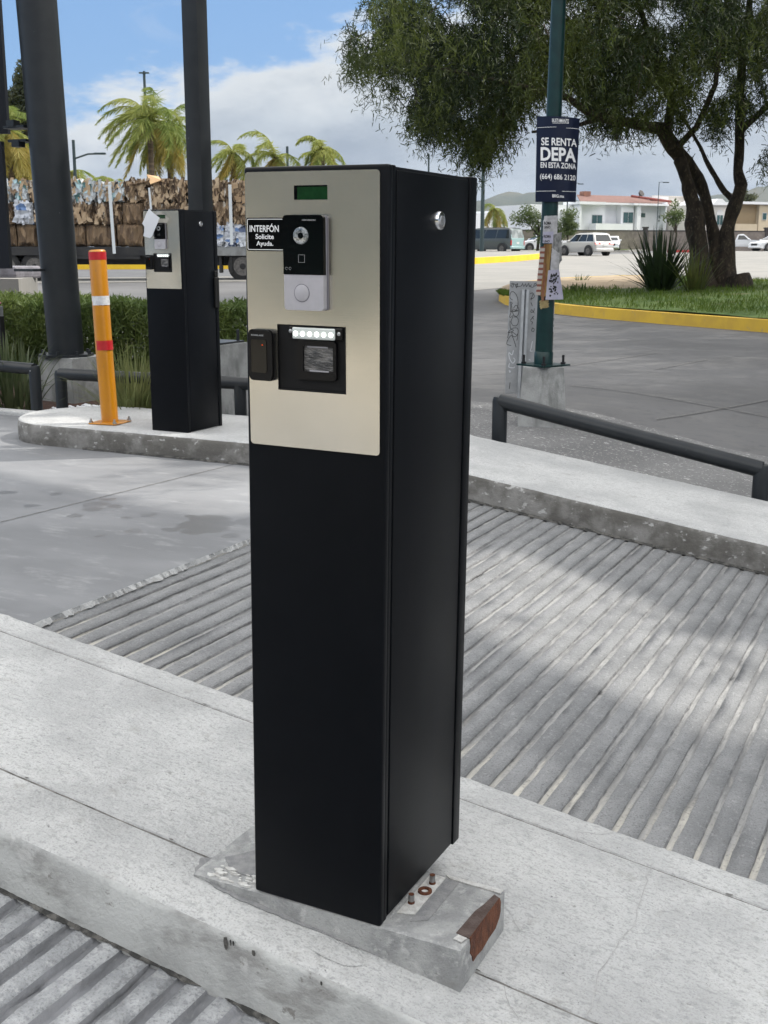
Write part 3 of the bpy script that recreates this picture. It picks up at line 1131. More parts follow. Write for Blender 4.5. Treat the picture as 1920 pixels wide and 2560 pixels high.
    m.poly([(-1.1798, yp - 0.0164, 1.1105), (-1.1762, yp - 0.0164, 1.1105), (-1.1770, yp - 0.0164, 1.1128), (-1.1788, yp - 0.0164, 1.1125)])
    m.build('indicator_light', MATS['red led'], cr)
    # ticket opening
    m = MB()
    m.box((-1.1537, KY0 - 0.0008, 1.0276), (-1.0085, KY0 + 0.004, 1.1504))
    for a, b in (((-1.1537, 1.0276), (-1.1525, 1.1504)), ((-1.0097, 1.0276), (-1.0085, 1.1504)), ((-1.1525, 1.0276), (-1.0097, 1.0300))):
        m.box((a[0], yp - 0.0012, a[1]), (b[0], KY0, b[1]))
    ts = m.build('ticket_slot', MATS['matt black plastic'], root)
    m = MB()
    m.box((-1.1265, yp - 0.0045, 1.1262), (-1.0135, yp + 0.003, 1.1472), 0.002)
    m.build('lamp_housing', MATS['black plastic'], ts)
    m = MB()
    m.box((-1.1175, yp - 0.0085, 1.1252), (-1.0270, yp - 0.0040, 1.1468), 0.0028, 3)
    ls = m.build('led_strip', MATS['clear lens'], ts, smooth=40)
    for k in range(6):
        cx = -1.1095 + k * 0.0150
        m = MB()
        m.chain([(cx, yp - 0.0080, 1.1352), (cx, yp - 0.0095, 1.1352), (cx, yp - 0.0102, 1.1352)], [0.0050, 0.0046, 0.0025], 16)
        m.build('led', MATS['led glow'], ls, smooth=50)
    for cx, cz in ((-1.1225, 1.1390), (-1.0200, 1.1376)):
        m = MB()
        m.chain([(cx, yp + 0.003, cz), (cx, yp - 0.0055, cz), (cx, yp - 0.0068, cz)], [0.0036, 0.0036, 0.002], 14)
        m.build('screw', MATS['zinc'], ts, smooth=40)
    m = MB()
    o1 = rrect(-1.1128, 1.0510, -1.0256, 1.1232, 0.007, 0)
    i1 = rrect(-1.0960, 1.0660, -1.0320, 1.1135, 0.002, 0)
    plate(m, [o1, i1], yp - 0.0060, 0.007)
    bz = m.build('bezel', MATS['black plastic'], ts, smooth=30)
    m = MB()
    m.box((-1.0960, yp - 0.0012, 1.0660), (-1.0320, yp + 0.0022, 1.1135))
    m.build('window', MATS['crumpled film'], bz)
    m = MB()
    m.box((-1.0880, yp - 0.0030, 1.1103), (-1.0450, yp - 0.0013, 1.1137))
    m.build('window_tape', MATS['grey plastic'], bz)
    m = MB()
    m.box((-1.0835, yp - 0.0030, 1.0655), (-1.0430, yp - 0.0013, 1.0685))
    m.build('window_tape', MATS['grey plastic'], bz)
    return root


k1 = make_kiosk()
# the machine leans a little to the right; the fittings on its front follow the sheet metal
LEAN = 0.0104


def shear(o):
    for v in o.data.vertices:
        v.co.x -= LEAN * v.co.z
    for c in o.children:
        shear(c)


for ch in k1.children:
    if ch.name.split('.')[0] in ('front_panel', 'display', 'sign_plate', 'intercom', 'card_reader', 'ticket_slot'):
        shear(ch)
k1.rotation_euler = (0.0, LEAN, 0.0)
k2 = copy_tree(k1, 'black ticket machine with a loose white paper over its intercom, beside the yellow bollard')
k2.scale = (0.970, 0.945, 0.945)
k2.rotation_euler = (0.0, 0.001, 0.0)
k2.location = (-4.5690, 6.013, 0.1455)
# loose sheet of paper over the far machine
s2 = 0.945


def k2p(px, py, y):
    r_ = ray(px, py)
    return CAM + r_ * ((y - CAM.y) / r_.y)


sheet_px = [(379.0, 521.5), (387.5, 531), (395.5, 537.5), (405.3, 544.5), (401.5, 554), (397.5, 562), (391, 575), (382, 592), (376.5, 595.5),
            (368, 592.5), (361, 590), (364.5, 579), (366, 567), (361, 559), (366.5, 548), (371.5, 536)]
pp = [k2p(x, y, 5.985) for x, y in sheet_px]
cc = sum(pp, Vector()) / len(pp)
m = MB()
for i in range(len(pp)):
    a, b = pp[i], pp[(i + 1) % len(pp)]
    fy = lambda p: Vector((p.x, 5.990 - 0.020 * math.sin((p.z - 1.35) * 9.0) - 0.010, p.z))
    m.poly([fy(cc), fy(a), fy(b)])
bmesh.ops.remove_doubles(m.bm, verts=m.bm.verts[:], dist=0.0004)
bmesh.ops.solidify(m.bm, geom=m.bm.faces[:], thickness=0.0006)
pap = m.build('paper_sheet', MATS['white paper'], None, smooth=60)
tag(pap, 'torn white sheet of paper stuck on the steel front of the far ticket machine', 'paper')
# small camera bracket behind the far machine
m = MB()
m.box((-4.432, 6.345, 0.93), (-4.414, 6.392, 1.13), 0.006)
m.box((-4.432, 6.352, 1.132), (-4.418, 6.386, 1.17), 0.005)
hd = m.build('door_handle', MATS['matt black plastic'], None)
for v in hd.data.vertices:
    v.co = (v.co - k2.location) / s2
    v.co.x *= s2 / 0.970
hd.parent = k2

# ------------------------------------------------------------------ concrete block under the near machine
surf('block concrete', (0.40, 0.405, 0.40), (0.27, 0.275, 0.275), 14.0, 0.88, bump=0.55, bscale=150, lo=0.36, hi=0.64,
     layers=[(30.0, 0.54, 0.68, (0.56, 0.56, 0.55), 0.6, W1), (160.0, 0.55, 0.75, (0.17, 0.17, 0.17), 0.6, W1),
             (8.0, 0.6, 0.7, (0.20, 0.195, 0.185), 0.5, W1)])
surf('white mortar', (0.66, 0.66, 0.64), (0.50, 0.49, 0.47), 60.0, 0.9, bump=0.6, bscale=160)
surf('dark mortar', (0.22, 0.225, 0.23), (0.30, 0.30, 0.30), 40.0, 0.9, bump=0.5, bscale=200)
surf('rust', (0.085, 0.026, 0.012), (0.16, 0.055, 0.022), 45.0, 0.85, bump=0.8, bscale=160, stretch=(1, 1, 0.5),
     layers=[(120.0, 0.56, 0.7, (0.030, 0.012, 0.008), 0.7, W1)])
surf('rust grey', (0.115, 0.085, 0.075), (0.075, 0.050, 0.042), 40.0, 0.8, bump=0.5, bscale=140)
ZT = -0.0508
pb = thing('concrete_block', 'worn concrete block with a rusty steel edge under the nearest ticket machine', 'concrete block', (-1.08, 1.98, ZT))
m = MB()


def zA(x):
    return topA(x) - 0.012


nxs = 26
gridt = []
for i in range(nxs + 1):
    x = -1.40 + (0.637) * i / nxs
    row = []
    for j, y in enumerate((1.862, 1.868, 1.90, 1.95, 2.02, 2.07, 2.098, 2.104)):
        edge = j in (0, 7) or i == nxs
        zz = ZT - (0.003 if edge else 0.0) + 0.0012 * noise.noise(Vector((x * 40, y * 40, 0)))
        zz = max(zz, topA(x) + 0.004) if x < -1.36 else zz
        row.append((x + (0.0015 * noise.noise(Vector((y * 50, 1, 2))) if i == nxs else 0), y + 0.002 * noise.noise(Vector((x * 45, j, 5))) * (1 if edge else 0), zz))
    gridt.append(row)
bvt = [[m.bm.verts.new(p) for p in row] for row in gridt]
for i in range(nxs):
    for j in range(7):
        m.bm.faces.new((bvt[i][j], bvt[i + 1][j], bvt[i + 1][j + 1], bvt[i][j + 1]))
fb = [m.bm.verts.new((r[0][0], r[0][1] + 0.002, zA(r[0][0]))) for r in gridt]
bb = [m.bm.verts.new((r[-1][0], r[-1][1], zA(r[0][0]))) for r in gridt]
for i in range(nxs):
    m.bm.faces.new((fb[i], fb[i + 1], bvt[i + 1][0], bvt[i][0]))
    m.bm.faces.new((bb[i + 1], bb[i], bvt[i][7], bvt[i + 1][7]))
m.bm.faces.new([bvt[nxs][j] for j in range(8)] + [bb[nxs], fb[nxs]])
m.build('block', MATS['block concrete'], pb)
m = MB()
m.prism([(-0.793, 1.910, ZT - 0.0014), (-0.7625, 1.906, ZT - 0.0014), (-0.7620, 2.070, ZT - 0.0014), (-0.776, 2.078, ZT - 0.0014), (-0.782, 2.03, ZT - 0.0014),
         (-0.789, 2.00, ZT - 0.0014)], (0, 0, 0.0026))
ra = m.build('angle_iron', MATS['rust grey'], pb)
m = MB()
m.prism([(-0.7640, 1.9075, ZT + 0.0010), (-0.7640, 1.914, ZT - 0.022), (-0.7640, 1.911, ZT - 0.036), (-0.7640, 1.922, ZT - 0.050), (-0.7640, 1.927, ZT - 0.064), (-0.7640, 1.945, ZT - 0.062), (-0.7640, 1.975, ZT - 0.066), (-0.7640, 2.01, ZT - 0.061), (-0.7640, 2.050, ZT - 0.060), (-0.7640, 2.072, ZT - 0.046), (-0.7640, 2.078, ZT - 0.034),
         (-0.7640, 2.078, ZT - 0.012), (-0.7640, 2.070, ZT + 0.0008)], (0.0032, 0, 0))
m.build('rust_flange', MATS['rust'], ra)
m = MB()
m.prism([(-0.8935, 1.905, ZT + 0.0008), (-0.861, 1.925, ZT + 0.0008), (-0.861, 2.085, ZT + 0.0008), (-0.8935, 2.090, ZT + 0.0008)], (0, 0, 0.0010))
m.build('patch', MATS['dark mortar'], pb)
m = MB()
for (a, b) in (((-0.93, 1.92), (-0.894, 2.09)),):
    m.prism([(a[0], a[1], ZT + 0.0006), (b[0], a[1] + 0.012, ZT + 0.0006), (b[0], b[1], ZT + 0.0006), (a[0], b[1] + 0.004, ZT + 0.0006)], (0, 0, 0.0018))
    m.build('mortar', MATS['white mortar'], pb)
    m = MB()
m.prism([(-0.885, 2.091, ZT + 0.0006), (-0.765, 2.085, ZT + 0.0006), (-0.764, 2.101, ZT + 0.0006), (-0.90, 2.102, ZT + 0.0006)], (0, 0, 0.0022))
m.build('mortar', MATS['white mortar'], pb)
m = MB()
m.prism([(-0.790, 1.888, ZT + 0.0006), (-0.770, 1.884, ZT + 0.0006), (-0.766, 1.902, ZT + 0.0006), (-0.786, 1.906, ZT + 0.0006)], (0, 0, 0.0016))
m.build('mortar', MATS['white mortar'], pb)
m = MB()
P = []
pb_ = [(-1.375, 1.945), (-1.33, 1.905), (-1.242, 1.905), (-1.242, 2.085), (-1.29, 2.06)]
for i in range(5):
    (x0, y0), (x1, y1) = pb_[i], pb_[(i + 1) % 5]
    for k in range(7):
        x, y = x0 + (x1 - x0) * k / 7, y0 + (y1 - y0) * k / 7
        n_ = noise.noise_vector(Vector((x * 60, y * 60, 4)))
        P.append((x + 0.006 * n_.x, y + 0.006 * n_.y, max(ZT, topA(x) + 0.004) + 0.0006))
m.prism(P, (0, 0, 0.0018))
m.build('patch', MATS['dark mortar'], pb)
m = MB()
rg = random.Random(77)
for k in range(30):
    cx_, cy_ = rg.uniform(-1.36, -1.25), rg.uniform(1.866, 1.915)
    w_ = rg.uniform(0.002, 0.010)
    zz = max(ZT, topA(cx_) + 0.004)
    P = []
    for i in range(8):
        a = 2 * math.pi * i / 8
        q_ = w_ * rg.uniform(0.6, 1.25)
        P.append((cx_ + q_ * 1.5 * math.cos(a), cy_ + q_ * 0.6 * math.sin(a), zz - 0.001))
    m.prism(P, (0, 0, rg.uniform(0.003, 0.006)))
tag(m.build('mortar_crumbs', MATS['white mortar'], pb), kind='stuff')
for bx, by in ((-0.9190, 1.9665), (-0.9110, 2.0560)):
    m = MB()
    P = []
    rr_ = []
    z0 = ZT + 0.002
    for k in range(13):
        P.append((bx, by, z0 + 0.0017 * k))
        rr_.append(0.0066 if k % 2 == 0 else 0.0058)
    m.chain(P, rr_, 16)
    bo = m.build('anchor_bolt', MATS['zinc'], pb, smooth=50)
    m = MB()
    m.cyl((bx, by, z0 + 0.0204), (bx, by, z0 + 0.0212), 0.0060, 16)
    m.chain([(bx, by, z0 - 0.001), (bx, by, z0 + 0.005)], [0.0076, 0.0068], 16)
    m.build('rust', MATS['rust'], bo)
m = MB()
ring = []
for k in range(28):
    a = 2 * math.pi * k / 28
    ring.append([(-0.9115 + math.cos(a) * r, 2.019 + math.sin(a) * r, ZT + z) for r, z in ((0.0155, 0.0025), (0.0150, 0.0062), (0.0085, 0.0062), (0.0080, 0.0025))])
rv = [[m.bm.verts.new(p) for p in q] for q in ring]
for k in range(28):
    for j in range(4):
        m.bm.faces.new((rv[k][j], rv[(k + 1) % 28][j], rv[(k + 1) % 28][(j + 1) % 4], rv[k][(j + 1) % 4]))
tag(m.build('washer', MATS['rust'], None, smooth=50), 'loose rusty washer lying on the concrete block beside two anchor bolts', 'washer')
# a wafer of fresh mortar stuck on the kerb below the block
m = MB()
P = []
for k in range(18):
    a = 2 * math.pi * k / 18
    r_ = 1 + 0.25 * noise.noise(Vector((math.cos(a) * 2, math.sin(a) * 2, 1)))
    x = -1.02 + 0.062 * math.cos(a) * r_
    y = 1.818 + 0.024 * math.sin(a) * r_
    P.append((x, y, topA(x) + 0.0006))
m.prism(P, (0, 0, 0.0022))
struct(m.build('mortar_patch', MATS['kerb concrete']))
m = MB()
base_ = [(-1.425, 1.925), (-1.40, 1.868), (-1.33, 1.852), (-1.24, 1.850), (-1.15, 1.856), (-0.95, 1.862), (-0.95, 2.0), (-1.15, 2.05), (-1.24, 2.06),
         (-1.29, 2.03), (-1.335, 1.985), (-1.37, 1.965), (-1.40, 1.945)]
P = []
for i in range(len(base_)):
    (x0, y0), (x1, y1) = base_[i], base_[(i + 1) % len(base_)]
    for k in range(7):
        x, y = x0 + (x1 - x0) * k / 7, y0 + (y1 - y0) * k / 7
        n_ = noise.noise_vector(Vector((x * 45, y * 45, 0)))
        x, y = x + 0.008 * n_.x, y + 0.008 * n_.y
        P.append((x, y, topA(x) + 0.0012))
m.prism(P, (0, 0, 0.0016))
struct(m.build('mortar_smear', MATS['dark mortar']))

# ------------------------------------------------------------------ bollard, rails, columns
surf('charcoal paint', (0.015, 0.018, 0.021), (0.020, 0.023, 0.026), 6.0, 0.40, bump=0.06, bscale=200, spec=0.35,
     layers=[(26.0, 0.70, 0.74, (0.16, 0.16, 0.16), 0.5, W1)])
surf('navy panel', (0.006, 0.008, 0.013), None, rough=0.5, spec=0.25)
surf('yellow enamel', (0.50, 0.205, 0.007), (0.45, 0.18, 0.007), 5.0, 0.32, coat=0.3,
     layers=[(35.0, 0.66, 0.72, (0.30, 0.16, 0.04), 0.6, (1, 1, 0.5)), (6.0, 0.58, 0.72, (0.36, 0.15, 0.02), 0.5, (1, 1, 0.3)), (90.0, 0.70, 0.74, (0.10, 0.07, 0.04), 0.7, (1, 1, 0.6))])
surf('red reflective tape', (0.46, 0.018, 0.022), (0.40, 0.014, 0.02), 40.0, 0.35)
surf('white reflective tape', (0.66, 0.67, 0.69), (0.52, 0.53, 0.55), 45.0, 0.35)
surf('footing concrete', (0.36, 0.365, 0.36), (0.22, 0.225, 0.22), 5.0, 0.9, bump=0.35, bscale=90,
     layers=[(9.0, 0.52, 0.66, (0.14, 0.145, 0.14), 0.6, (1, 1, 0.25)), (60.0, 0.55, 0.75, (0.20, 0.20, 0.20), 0.5, W1)])
surf('green enamel', (0.0035, 0.022, 0.022), (0.005, 0.030, 0.029), 10.0, 0.34, spec=0.35,
     layers=[(40.0, 0.68, 0.72, (0.06, 0.08, 0.08), 0.5, (1, 1, 0.4))])
surf('galvanised', (0.30, 0.31, 0.32), (0.245, 0.255, 0.265), 9.0, 0.55, metal=0.35, bump=0.06, bscale=120)
surf('galvanised channel', (0.40, 0.42, 0.44), (0.33, 0.345, 0.36), 12.0, 0.5, metal=0.4)
surf('poster navy', (0.010, 0.017, 0.052), (0.013, 0.021, 0.060), 4.0, 0.32, coat=0.2)
surf('marker ink', (0.010, 0.010, 0.012), None, rough=0.5)
surf('pale marker', (0.50, 0.52, 0.55), None, rough=0.5)

root = thing('bollard', 'yellow steel bollard with red and white bands on the far kerb island', 'bollard', (-5.172, 6.138, 0.1455))
bx, by = -5.172, 6.138
m = MB()
m.chain([(bx, by, 0.15), (bx - 0.018, by, 0.60), (bx - 0.036, by, 1.287), (bx - 0.0365, by, 1.297), (bx - 0.0368, by, 1.302)], [0.057, 0.057, 0.057, 0.054, 0.047], 36)
po = m.build('pole', MATS['yellow enamel'], root, smooth=40)


def bolx(z):
    return bx - 0.036 * (z - 0.15) / 1.137


def band(z0, z1, mat):
    mb_ = MB()
    mb_.chain([(bolx(z0), by, z0), (bolx(z1), by, z1)], 0.0580, 36, cap=False)
    mb_.build('band', mat, po, smooth=40)


b_gy = lambda py: (ray(262, py) * ((by - 0.06) / ray(262, py).y) + CAM).z
band(b_gy(650), b_gy(630), MATS['red reflective tape'])
band(b_gy(764), b_gy(741), MATS['white reflective tape'])
band(b_gy(877), b_gy(853), MATS['red reflective tape'])
m = MB()
m.box((-0.105, -0.105, 0.0), (0.105, 0.105, 0.010), 0.002, 1, Matrix.Translation((bx, by, 0.147)) @ Matrix.Rotation(R(8), 4, 'Z'))
m.build('base_plate', MATS['yellow enamel'], root)
for a in (45, 135, 225, 315):
    q = R(a + 8)
    cx, cy = bx + 0.130 * math.cos(q), by + 0.130 * math.sin(q)
    m = MB()
    m.chain([(cx, cy, 0.156), (cx, cy, 0.170)], 0.013, 6)
    m.cyl((cx, cy, 0.170), (cx, cy, 0.186), 0.007, 10)
    m.build('bolt', MATS['zinc'], root)


def rail(name, label, ax, ay, az, bx_, by_, bz, za, zb, posts, r=0.047, group=None, mitre=(True, True)):
    """low pipe barrier: top pipe from a to b with legs at the parameters in posts reaching the ground heights za..zb"""
    a, b = Vector((ax, ay, az)), Vector((bx_, by_, bz))
    rt = thing(name, label, 'railing', (ax, ay, za), group)
    mb_ = MB()
    mb_.chain([a, b], r, 24)
    mb_.build('top_rail', MATS['charcoal paint'], rt, smooth=40)
    for t_ in posts:
        p = a.lerp(b, t_)
        zg = za + (zb - za) * t_
        mb_ = MB()
        if t_ in (0.0, 1.0):
            mb_.chain([(p.x, p.y, zg - 0.05), (p.x, p.y, p.z - 0.0), (p.x, p.y, p.z + r * 0.6)], [r, r, r * 0.82], 24)
        else:
            mb_.cyl((p.x, p.y, zg - 0.05), (p.x, p.y, p.z), r * 0.95, 24)
        mb_.build('leg', MATS['charcoal paint'], rt, smooth=40)
    return rt


yr = 7.06
gyp = lambda px, py, y: CAM + ray(px, py) * ((y - CAM.y) / ray(px, py).y)
a1 = gyp(1250, 1003, yr)
a2 = gyp(1905, 1174, yr)
d12 = (a2 - a1)
rail('pipe_railing', 'dark sloping pipe railing with two legs at the right behind the ribbed ramp', a1.x, yr, a1.z, a2.x, yr, a2.z,
     G(a1.x, yr), G(a2.x, yr), [0.0, 1.0], 0.050, 'charcoal pipe railings')
a1 = gyp(151, 935, yr)
a2 = gyp(600, 958, yr)
e = a1 + (a2 - a1) * 1.32
rail('pipe_railing', 'dark level pipe railing behind the bollard and the far ticket machine', a1.x, yr, a1.z, e.x, yr, e.z,
     0.0, 0.0, [0.0, 1 / 1.32, 1.0], 0.047, 'charcoal pipe railings')
a2 = gyp(86, 923, yr)
rail('pipe_railing', 'short end of a dark pipe railing in the planting bed at the left edge', a2.x - 2.2, yr, a2.z + 0.05, a2.x, yr, a2.z,
     0.0, 0.0, [0.0, 1.0], 0.047, 'charcoal pipe railings')
m = MB()
q = gyp(86, 926, yr)
m.chain([(q.x + 0.0, yr - 0.047, q.z), (q.x, yr - 0.052, q.z)], [0.006, 0.004], 10)
m.build('bolt', MATS['zinc'], bpy.data.objects['pipe_railing.002'])

# round sign column
cb = gp(168, 994)
cdist = 10.2
cb = dep(140, 994, cdist)
cx, cy = cb.x + FWD.x * 0.36, cb.y + FWD.y * 0.36
zg = G(cx, cy)
st = thing('sign_tower', 'tall round charcoal column carrying dark sign boxes, on a square concrete footing', 'sign column', (cx, cy, zg))
zf = zg + 0.40
pt_ = dep(150, 894, 10.3)
zf = pt_.z
m = MB()
m.frustum(cx + RGT.x * 0.08, cy + RGT.y * 0.08, zg - 0.2, zf, 0.46, 0.44, R(-6))
m.build('footing', MATS['footing concrete'], st)
m = MB()
m.cyl((cx + 0.02, cy, zf), (cx + 0.02, cy, zf + 0.022), 0.245, 8)
fl = m.build('flange', MATS['charcoal paint'], st)
for k in range(8):
    a = R(22.5 + 45 * k)
    m = MB()
    m.cyl((cx + 0.02 + 0.215 * math.cos(a), cy + 0.215 * math.sin(a), zf + 0.02), (cx + 0.02 + 0.215 * math.cos(a), cy + 0.215 * math.sin(a), zf + 0.055), 0.016, 6)
    m.build('bolt', MATS['charcoal paint'], fl)
m = MB()
m.chain([(cx + 0.02, cy, zf + 0.01), (cx - 0.06, cy - 0.03, zf + 3.2), (cx - 0.10, cy - 0.05, zf + 7.2)], [0.158, 0.172, 0.172], 48)
m.build('column', MATS['charcoal paint'], st, smooth=40)


def sign_box(px_r_top, py_top, px_r_bot, py_bot, name, d):
    a = dep(px_r_top, py_top, d)
    b = dep(px_r_bot, py_bot, d)
    x1 = (a.x + b.x) / 2
    mb_ = MB()
    mt = Matrix.Translation((0, 0, 0))
    U_ = Vector((0.93, 0.36, 0)).normalized()
    N_ = Vector((-U_.y, U_.x, 0))
    o_ = Vector(((a.x + b.x) / 2, (a.y + b.y) / 2, 0))
    pts_ = [o_ - U_ * 2.4, o_, o_ + N_ * 0.06, o_ - U_ * 2.4 + N_ * 0.06]
    mb_.prism([(p.x, p.y, b.z) for p in pts_], (0, 0, a.z - b.z))
    return mb_.build(name, MATS['navy panel'], st)


sign_box(-32, -900, -12, 320, 'sign_box', 10.0)
sign_box(8, 356, 20, 672, 'sign_box', 10.0)
for (y0, x0, x1) in ((318, 22, 82), (352, 34, 84), (675, 50, 104)):
    a = dep(x0, y0, 10.1)
    b = dep(x1, y0, 10.1)
    m = MB()
    m.box((a.x - 0.05, min(a.y, b.y) - 0.02, a.z - 0.012), (b.x, max(a.y, b.y) + 0.04, a.z + 0.010))
    if y0 < 600:
        s_ = -1 if y0 == 352 else 1
        m.box((a.x + 0.0, a.y - 0.03, a.z), (a.x + 0.085, a.y + 0.05, a.z + s_ * 0.055))
    m.build('bracket', MATS['charcoal paint'], st)

# square post on a tapered footing behind the far machine
sp_ = dep(512, 1044, 8.75)
px_, py_ = sp_.x + FWD.x * 0.3, sp_.y + FWD.y * 0.3
zg = G(px_, py_)
sq = thing('square_post', 'tall square charcoal post rising behind the far ticket machine', 'post', (px_, py_, zg))
zt_ = dep(560, 862, 8.75).z
m = MB()
m.frustum(px_, py_, zg - 0.2, zt_, 0.52, 0.44, R(0))
m.build('footing', MATS['footing concrete'], sq)
m = MB()
m.box((px_ - 0.20, py_ - 0.20, zt_), (px_ + 0.20, py_ + 0.20, zt_ + 0.015))
m.build('base_plate', MATS['charcoal paint'], sq)
for sx in (-1, 1):
    for sy in (-1, 1):
        m = MB()
        m.cyl((px_ + sx * 0.165, py_ + sy * 0.165, zt_), (px_ + sx * 0.165, py_ + sy * 0.165, zt_ + 0.10), 0.012, 8)
        m.build('anchor_bolt', MATS['charcoal paint'], sq)
pc = dep(501, 500, 8.95)
m = MB()
m.box((pc.x - 0.070, pc.y - 0.070, zt_ + 0.01), (pc.x + 0.070, pc.y + 0.070, 7.5), 0.008, 2)
m.build('post', MATS['charcoal paint'], sq, smooth=40)

# ------------------------------------------------------------------ green lamp post with its papers
LD = 9.05
lb = dep(1363, 1066, 9.0)
lx_, ly_ = lb.x + FWD.x * 0.22, lb.y + FWD.y * 0.22
zg = G(lx_, ly_)
lp = thing('lamp_post', 'green steel lamp post with posters on a tapered concrete base at the right', 'lamp post', (lx_, ly_, zg))
zb_ = dep(1365, 916, LD).z
m = MB()
m.frustum(lx_, ly_, zg - 0.15, zb_, 0.40, 0.315, R(20))
m.build('concrete_base', MATS['footing concrete'], lp)
m = MB()
m.box((-0.15, -0.15, 0), (0.15, 0.15, 0.012), 0, 1, Matrix.Translation((lx_, ly_, zb_ + 0.002)) @ Matrix.Rotation(R(20 + 45), 4, 'Z'))
m.build('base_plate', MATS['green enamel'], lp)
for k in range(4):
    a = R(20 + 90 * k)
    qx, qy = lx_ + 0.155 * math.cos(a), ly_ + 0.155 * math.sin(a)
    m = MB()
    m.cyl((qx, qy, zb_), (qx, qy, zb_ + 0.085), 0.010, 10)
    m.cyl((qx, qy, zb_ + 0.012), (qx, qy, zb_ + 0.03), 0.020, 6)
    m.build('anchor_bolt', MATS['marker ink'], lp)
m = MB()
tp_ = dep(1397, 0, 8.6)
ax_, ay_ = tp_.x - lx_, tp_.y - ly_
dz = tp_.z - zb_
kx, ky = ax_ / dz, ay_ / dz


def lamp_axis(z):
    return Vector((lx_ + kx * (z - zb_), ly_ + ky * (z - zb_), z))


rad = lambda z: max(0.045, 0.0700 - 0.0058 * (z - zb_))
zs_ = [zb_ + 0.01, zb_ + 1.0, zb_ + 2.5, zb_ + 4.0, 7.6]
m.chain([lamp_axis(z) for z in zs_], [rad(z) for z in zs_], 36)
m.build('pole', MATS['green enamel'], lp, smooth=40)
m = MB()
m.chain([lamp_axis(zb_ + 0.005), lamp_axis(zb_ + 0.105), lamp_axis(zb_ + 0.110)], [0.0745, 0.0745, 0.0705], 36)
m.build('collar', MATS['green enamel'], lp, smooth=40)
m = MB()
tz = lamp_axis(7.6)
m.chain([tz, tz + RGT * 0.8 + Vector((0, 0, 0.25)), tz + RGT * 1.7 + Vector((0, 0, 0.3))], [0.035, 0.03, 0.03], 12)
m.build('arm', MATS['green enamel'], lp, smooth=40)
m = MB()
m.box((-0.35, -0.14, -0.06), (0.35, 0.14, 0.06), 0.04, 2, Matrix.Translation(tz + RGT * 1.9 + Vector((0, 0, 0.28))) @ Matrix.Rotation(math.atan2(RGT.y, RGT.x), 4, 'Z'))
m.build('lamp_head', MATS['galvanised'], lp)
# coordinates on the front of the pole: px, py -> point wrapped on a cylinder around the pole
V_UP = Vector((0, 0, 1))
TOCAM = (CAM - Vector((lx_, ly_, CAM.z))).normalized()
SIDE = V_UP.cross(TOCAM).normalized()      # to the right seen from the camera


def on_pole(px, py, lift, flat=0.0):
    """wrap a photograph pixel around the pole; flat > 0 opens the curve"""
    p = CAM + ray(px, py) * LD
    ax0 = lamp_axis(p.z)
    s = (p - ax0).dot(SIDE)
    r_ = rad(p.z) + lift
    re = r_ + flat
    s = max(-re * 0.96, min(re * 0.96, s))
    dpt = math.sqrt(max(0, re * re - s * s)) - flat
    return ax0 + SIDE * s + TOCAM * dpt


def wrapped(name, quad, lift, mat, parent, nx=10, ny=10, flat=0.0, rag=0.0, seed=1, curl=0.0):
    (tl, tr, br, bl) = [Vector((q_[0], q_[1])) for q_ in quad]
    rg = random.Random(seed)
    mb_ = MB()
    grid = []
    for j in range(ny + 1):
        row = []
        for i in range(nx + 1):
            u_, v_ = i / nx, j / ny
            p = tl.lerp(tr, u_).lerp(bl.lerp(br, u_), v_)
            if rag and (i in (0, nx) or j in (0, ny)):
                p = p + Vector((rg.uniform(-rag, rag), rg.uniform(-rag, rag)))
            w = on_pole(p.x, p.y, lift + curl * v_ * v_, flat)
            row.append(mb_.bm.verts.new(w))
        grid.append(row)
    for j in range(ny):
        for i in range(nx):
            mb_.bm.faces.new((grid[j][i], grid[j + 1][i], grid[j + 1][i + 1], grid[j][i + 1]))
    bmesh.ops.solidify(mb_.bm, geom=mb_.bm.faces[:], thickness=0.0008)
    return mb_.build(name, mat, parent, smooth=60)


FL = 0.16
pst = thing('rental_poster', 'dark blue rental poster with white Spanish lettering strapped to the green lamp post', 'poster', lamp_axis(dep(1390, 405, LD).z))
wrapped('board', ((1343, 302.5), (1447, 307), (1438, 508), (1339, 508)), 0.010, MATS['poster navy'], pst, 12, 8, FL)


def poster_text(items):
    """items: text, x0, x1 (px), top px, bottom px"""
    mb_ = MB()
    for it in items:
        body, x0, x1, yt, yb = it[:5]
        vs, fs = text_mesh(body, 0, 1, 0, 1, Vector((0, 0, 0)), Vector((1, 0, 0)), Vector((0, 1, 0)), V_UP, 0, it[5] if len(it) > 5 else 0.0)
        bv = []
        for v in vs:
            bv.append(mb_.bm.verts.new(on_pole(x0 + (x1 - x0) * v.x, yb + (yt - yb) * v.y + 0.04 * (x0 + (x1 - x0) * v.x - 1390), 0.0135, FL)))
        for f in fs:
            try:
                mb_.bm.faces.new([bv[i] for i in f])
            except ValueError:
                pass
    return mb_


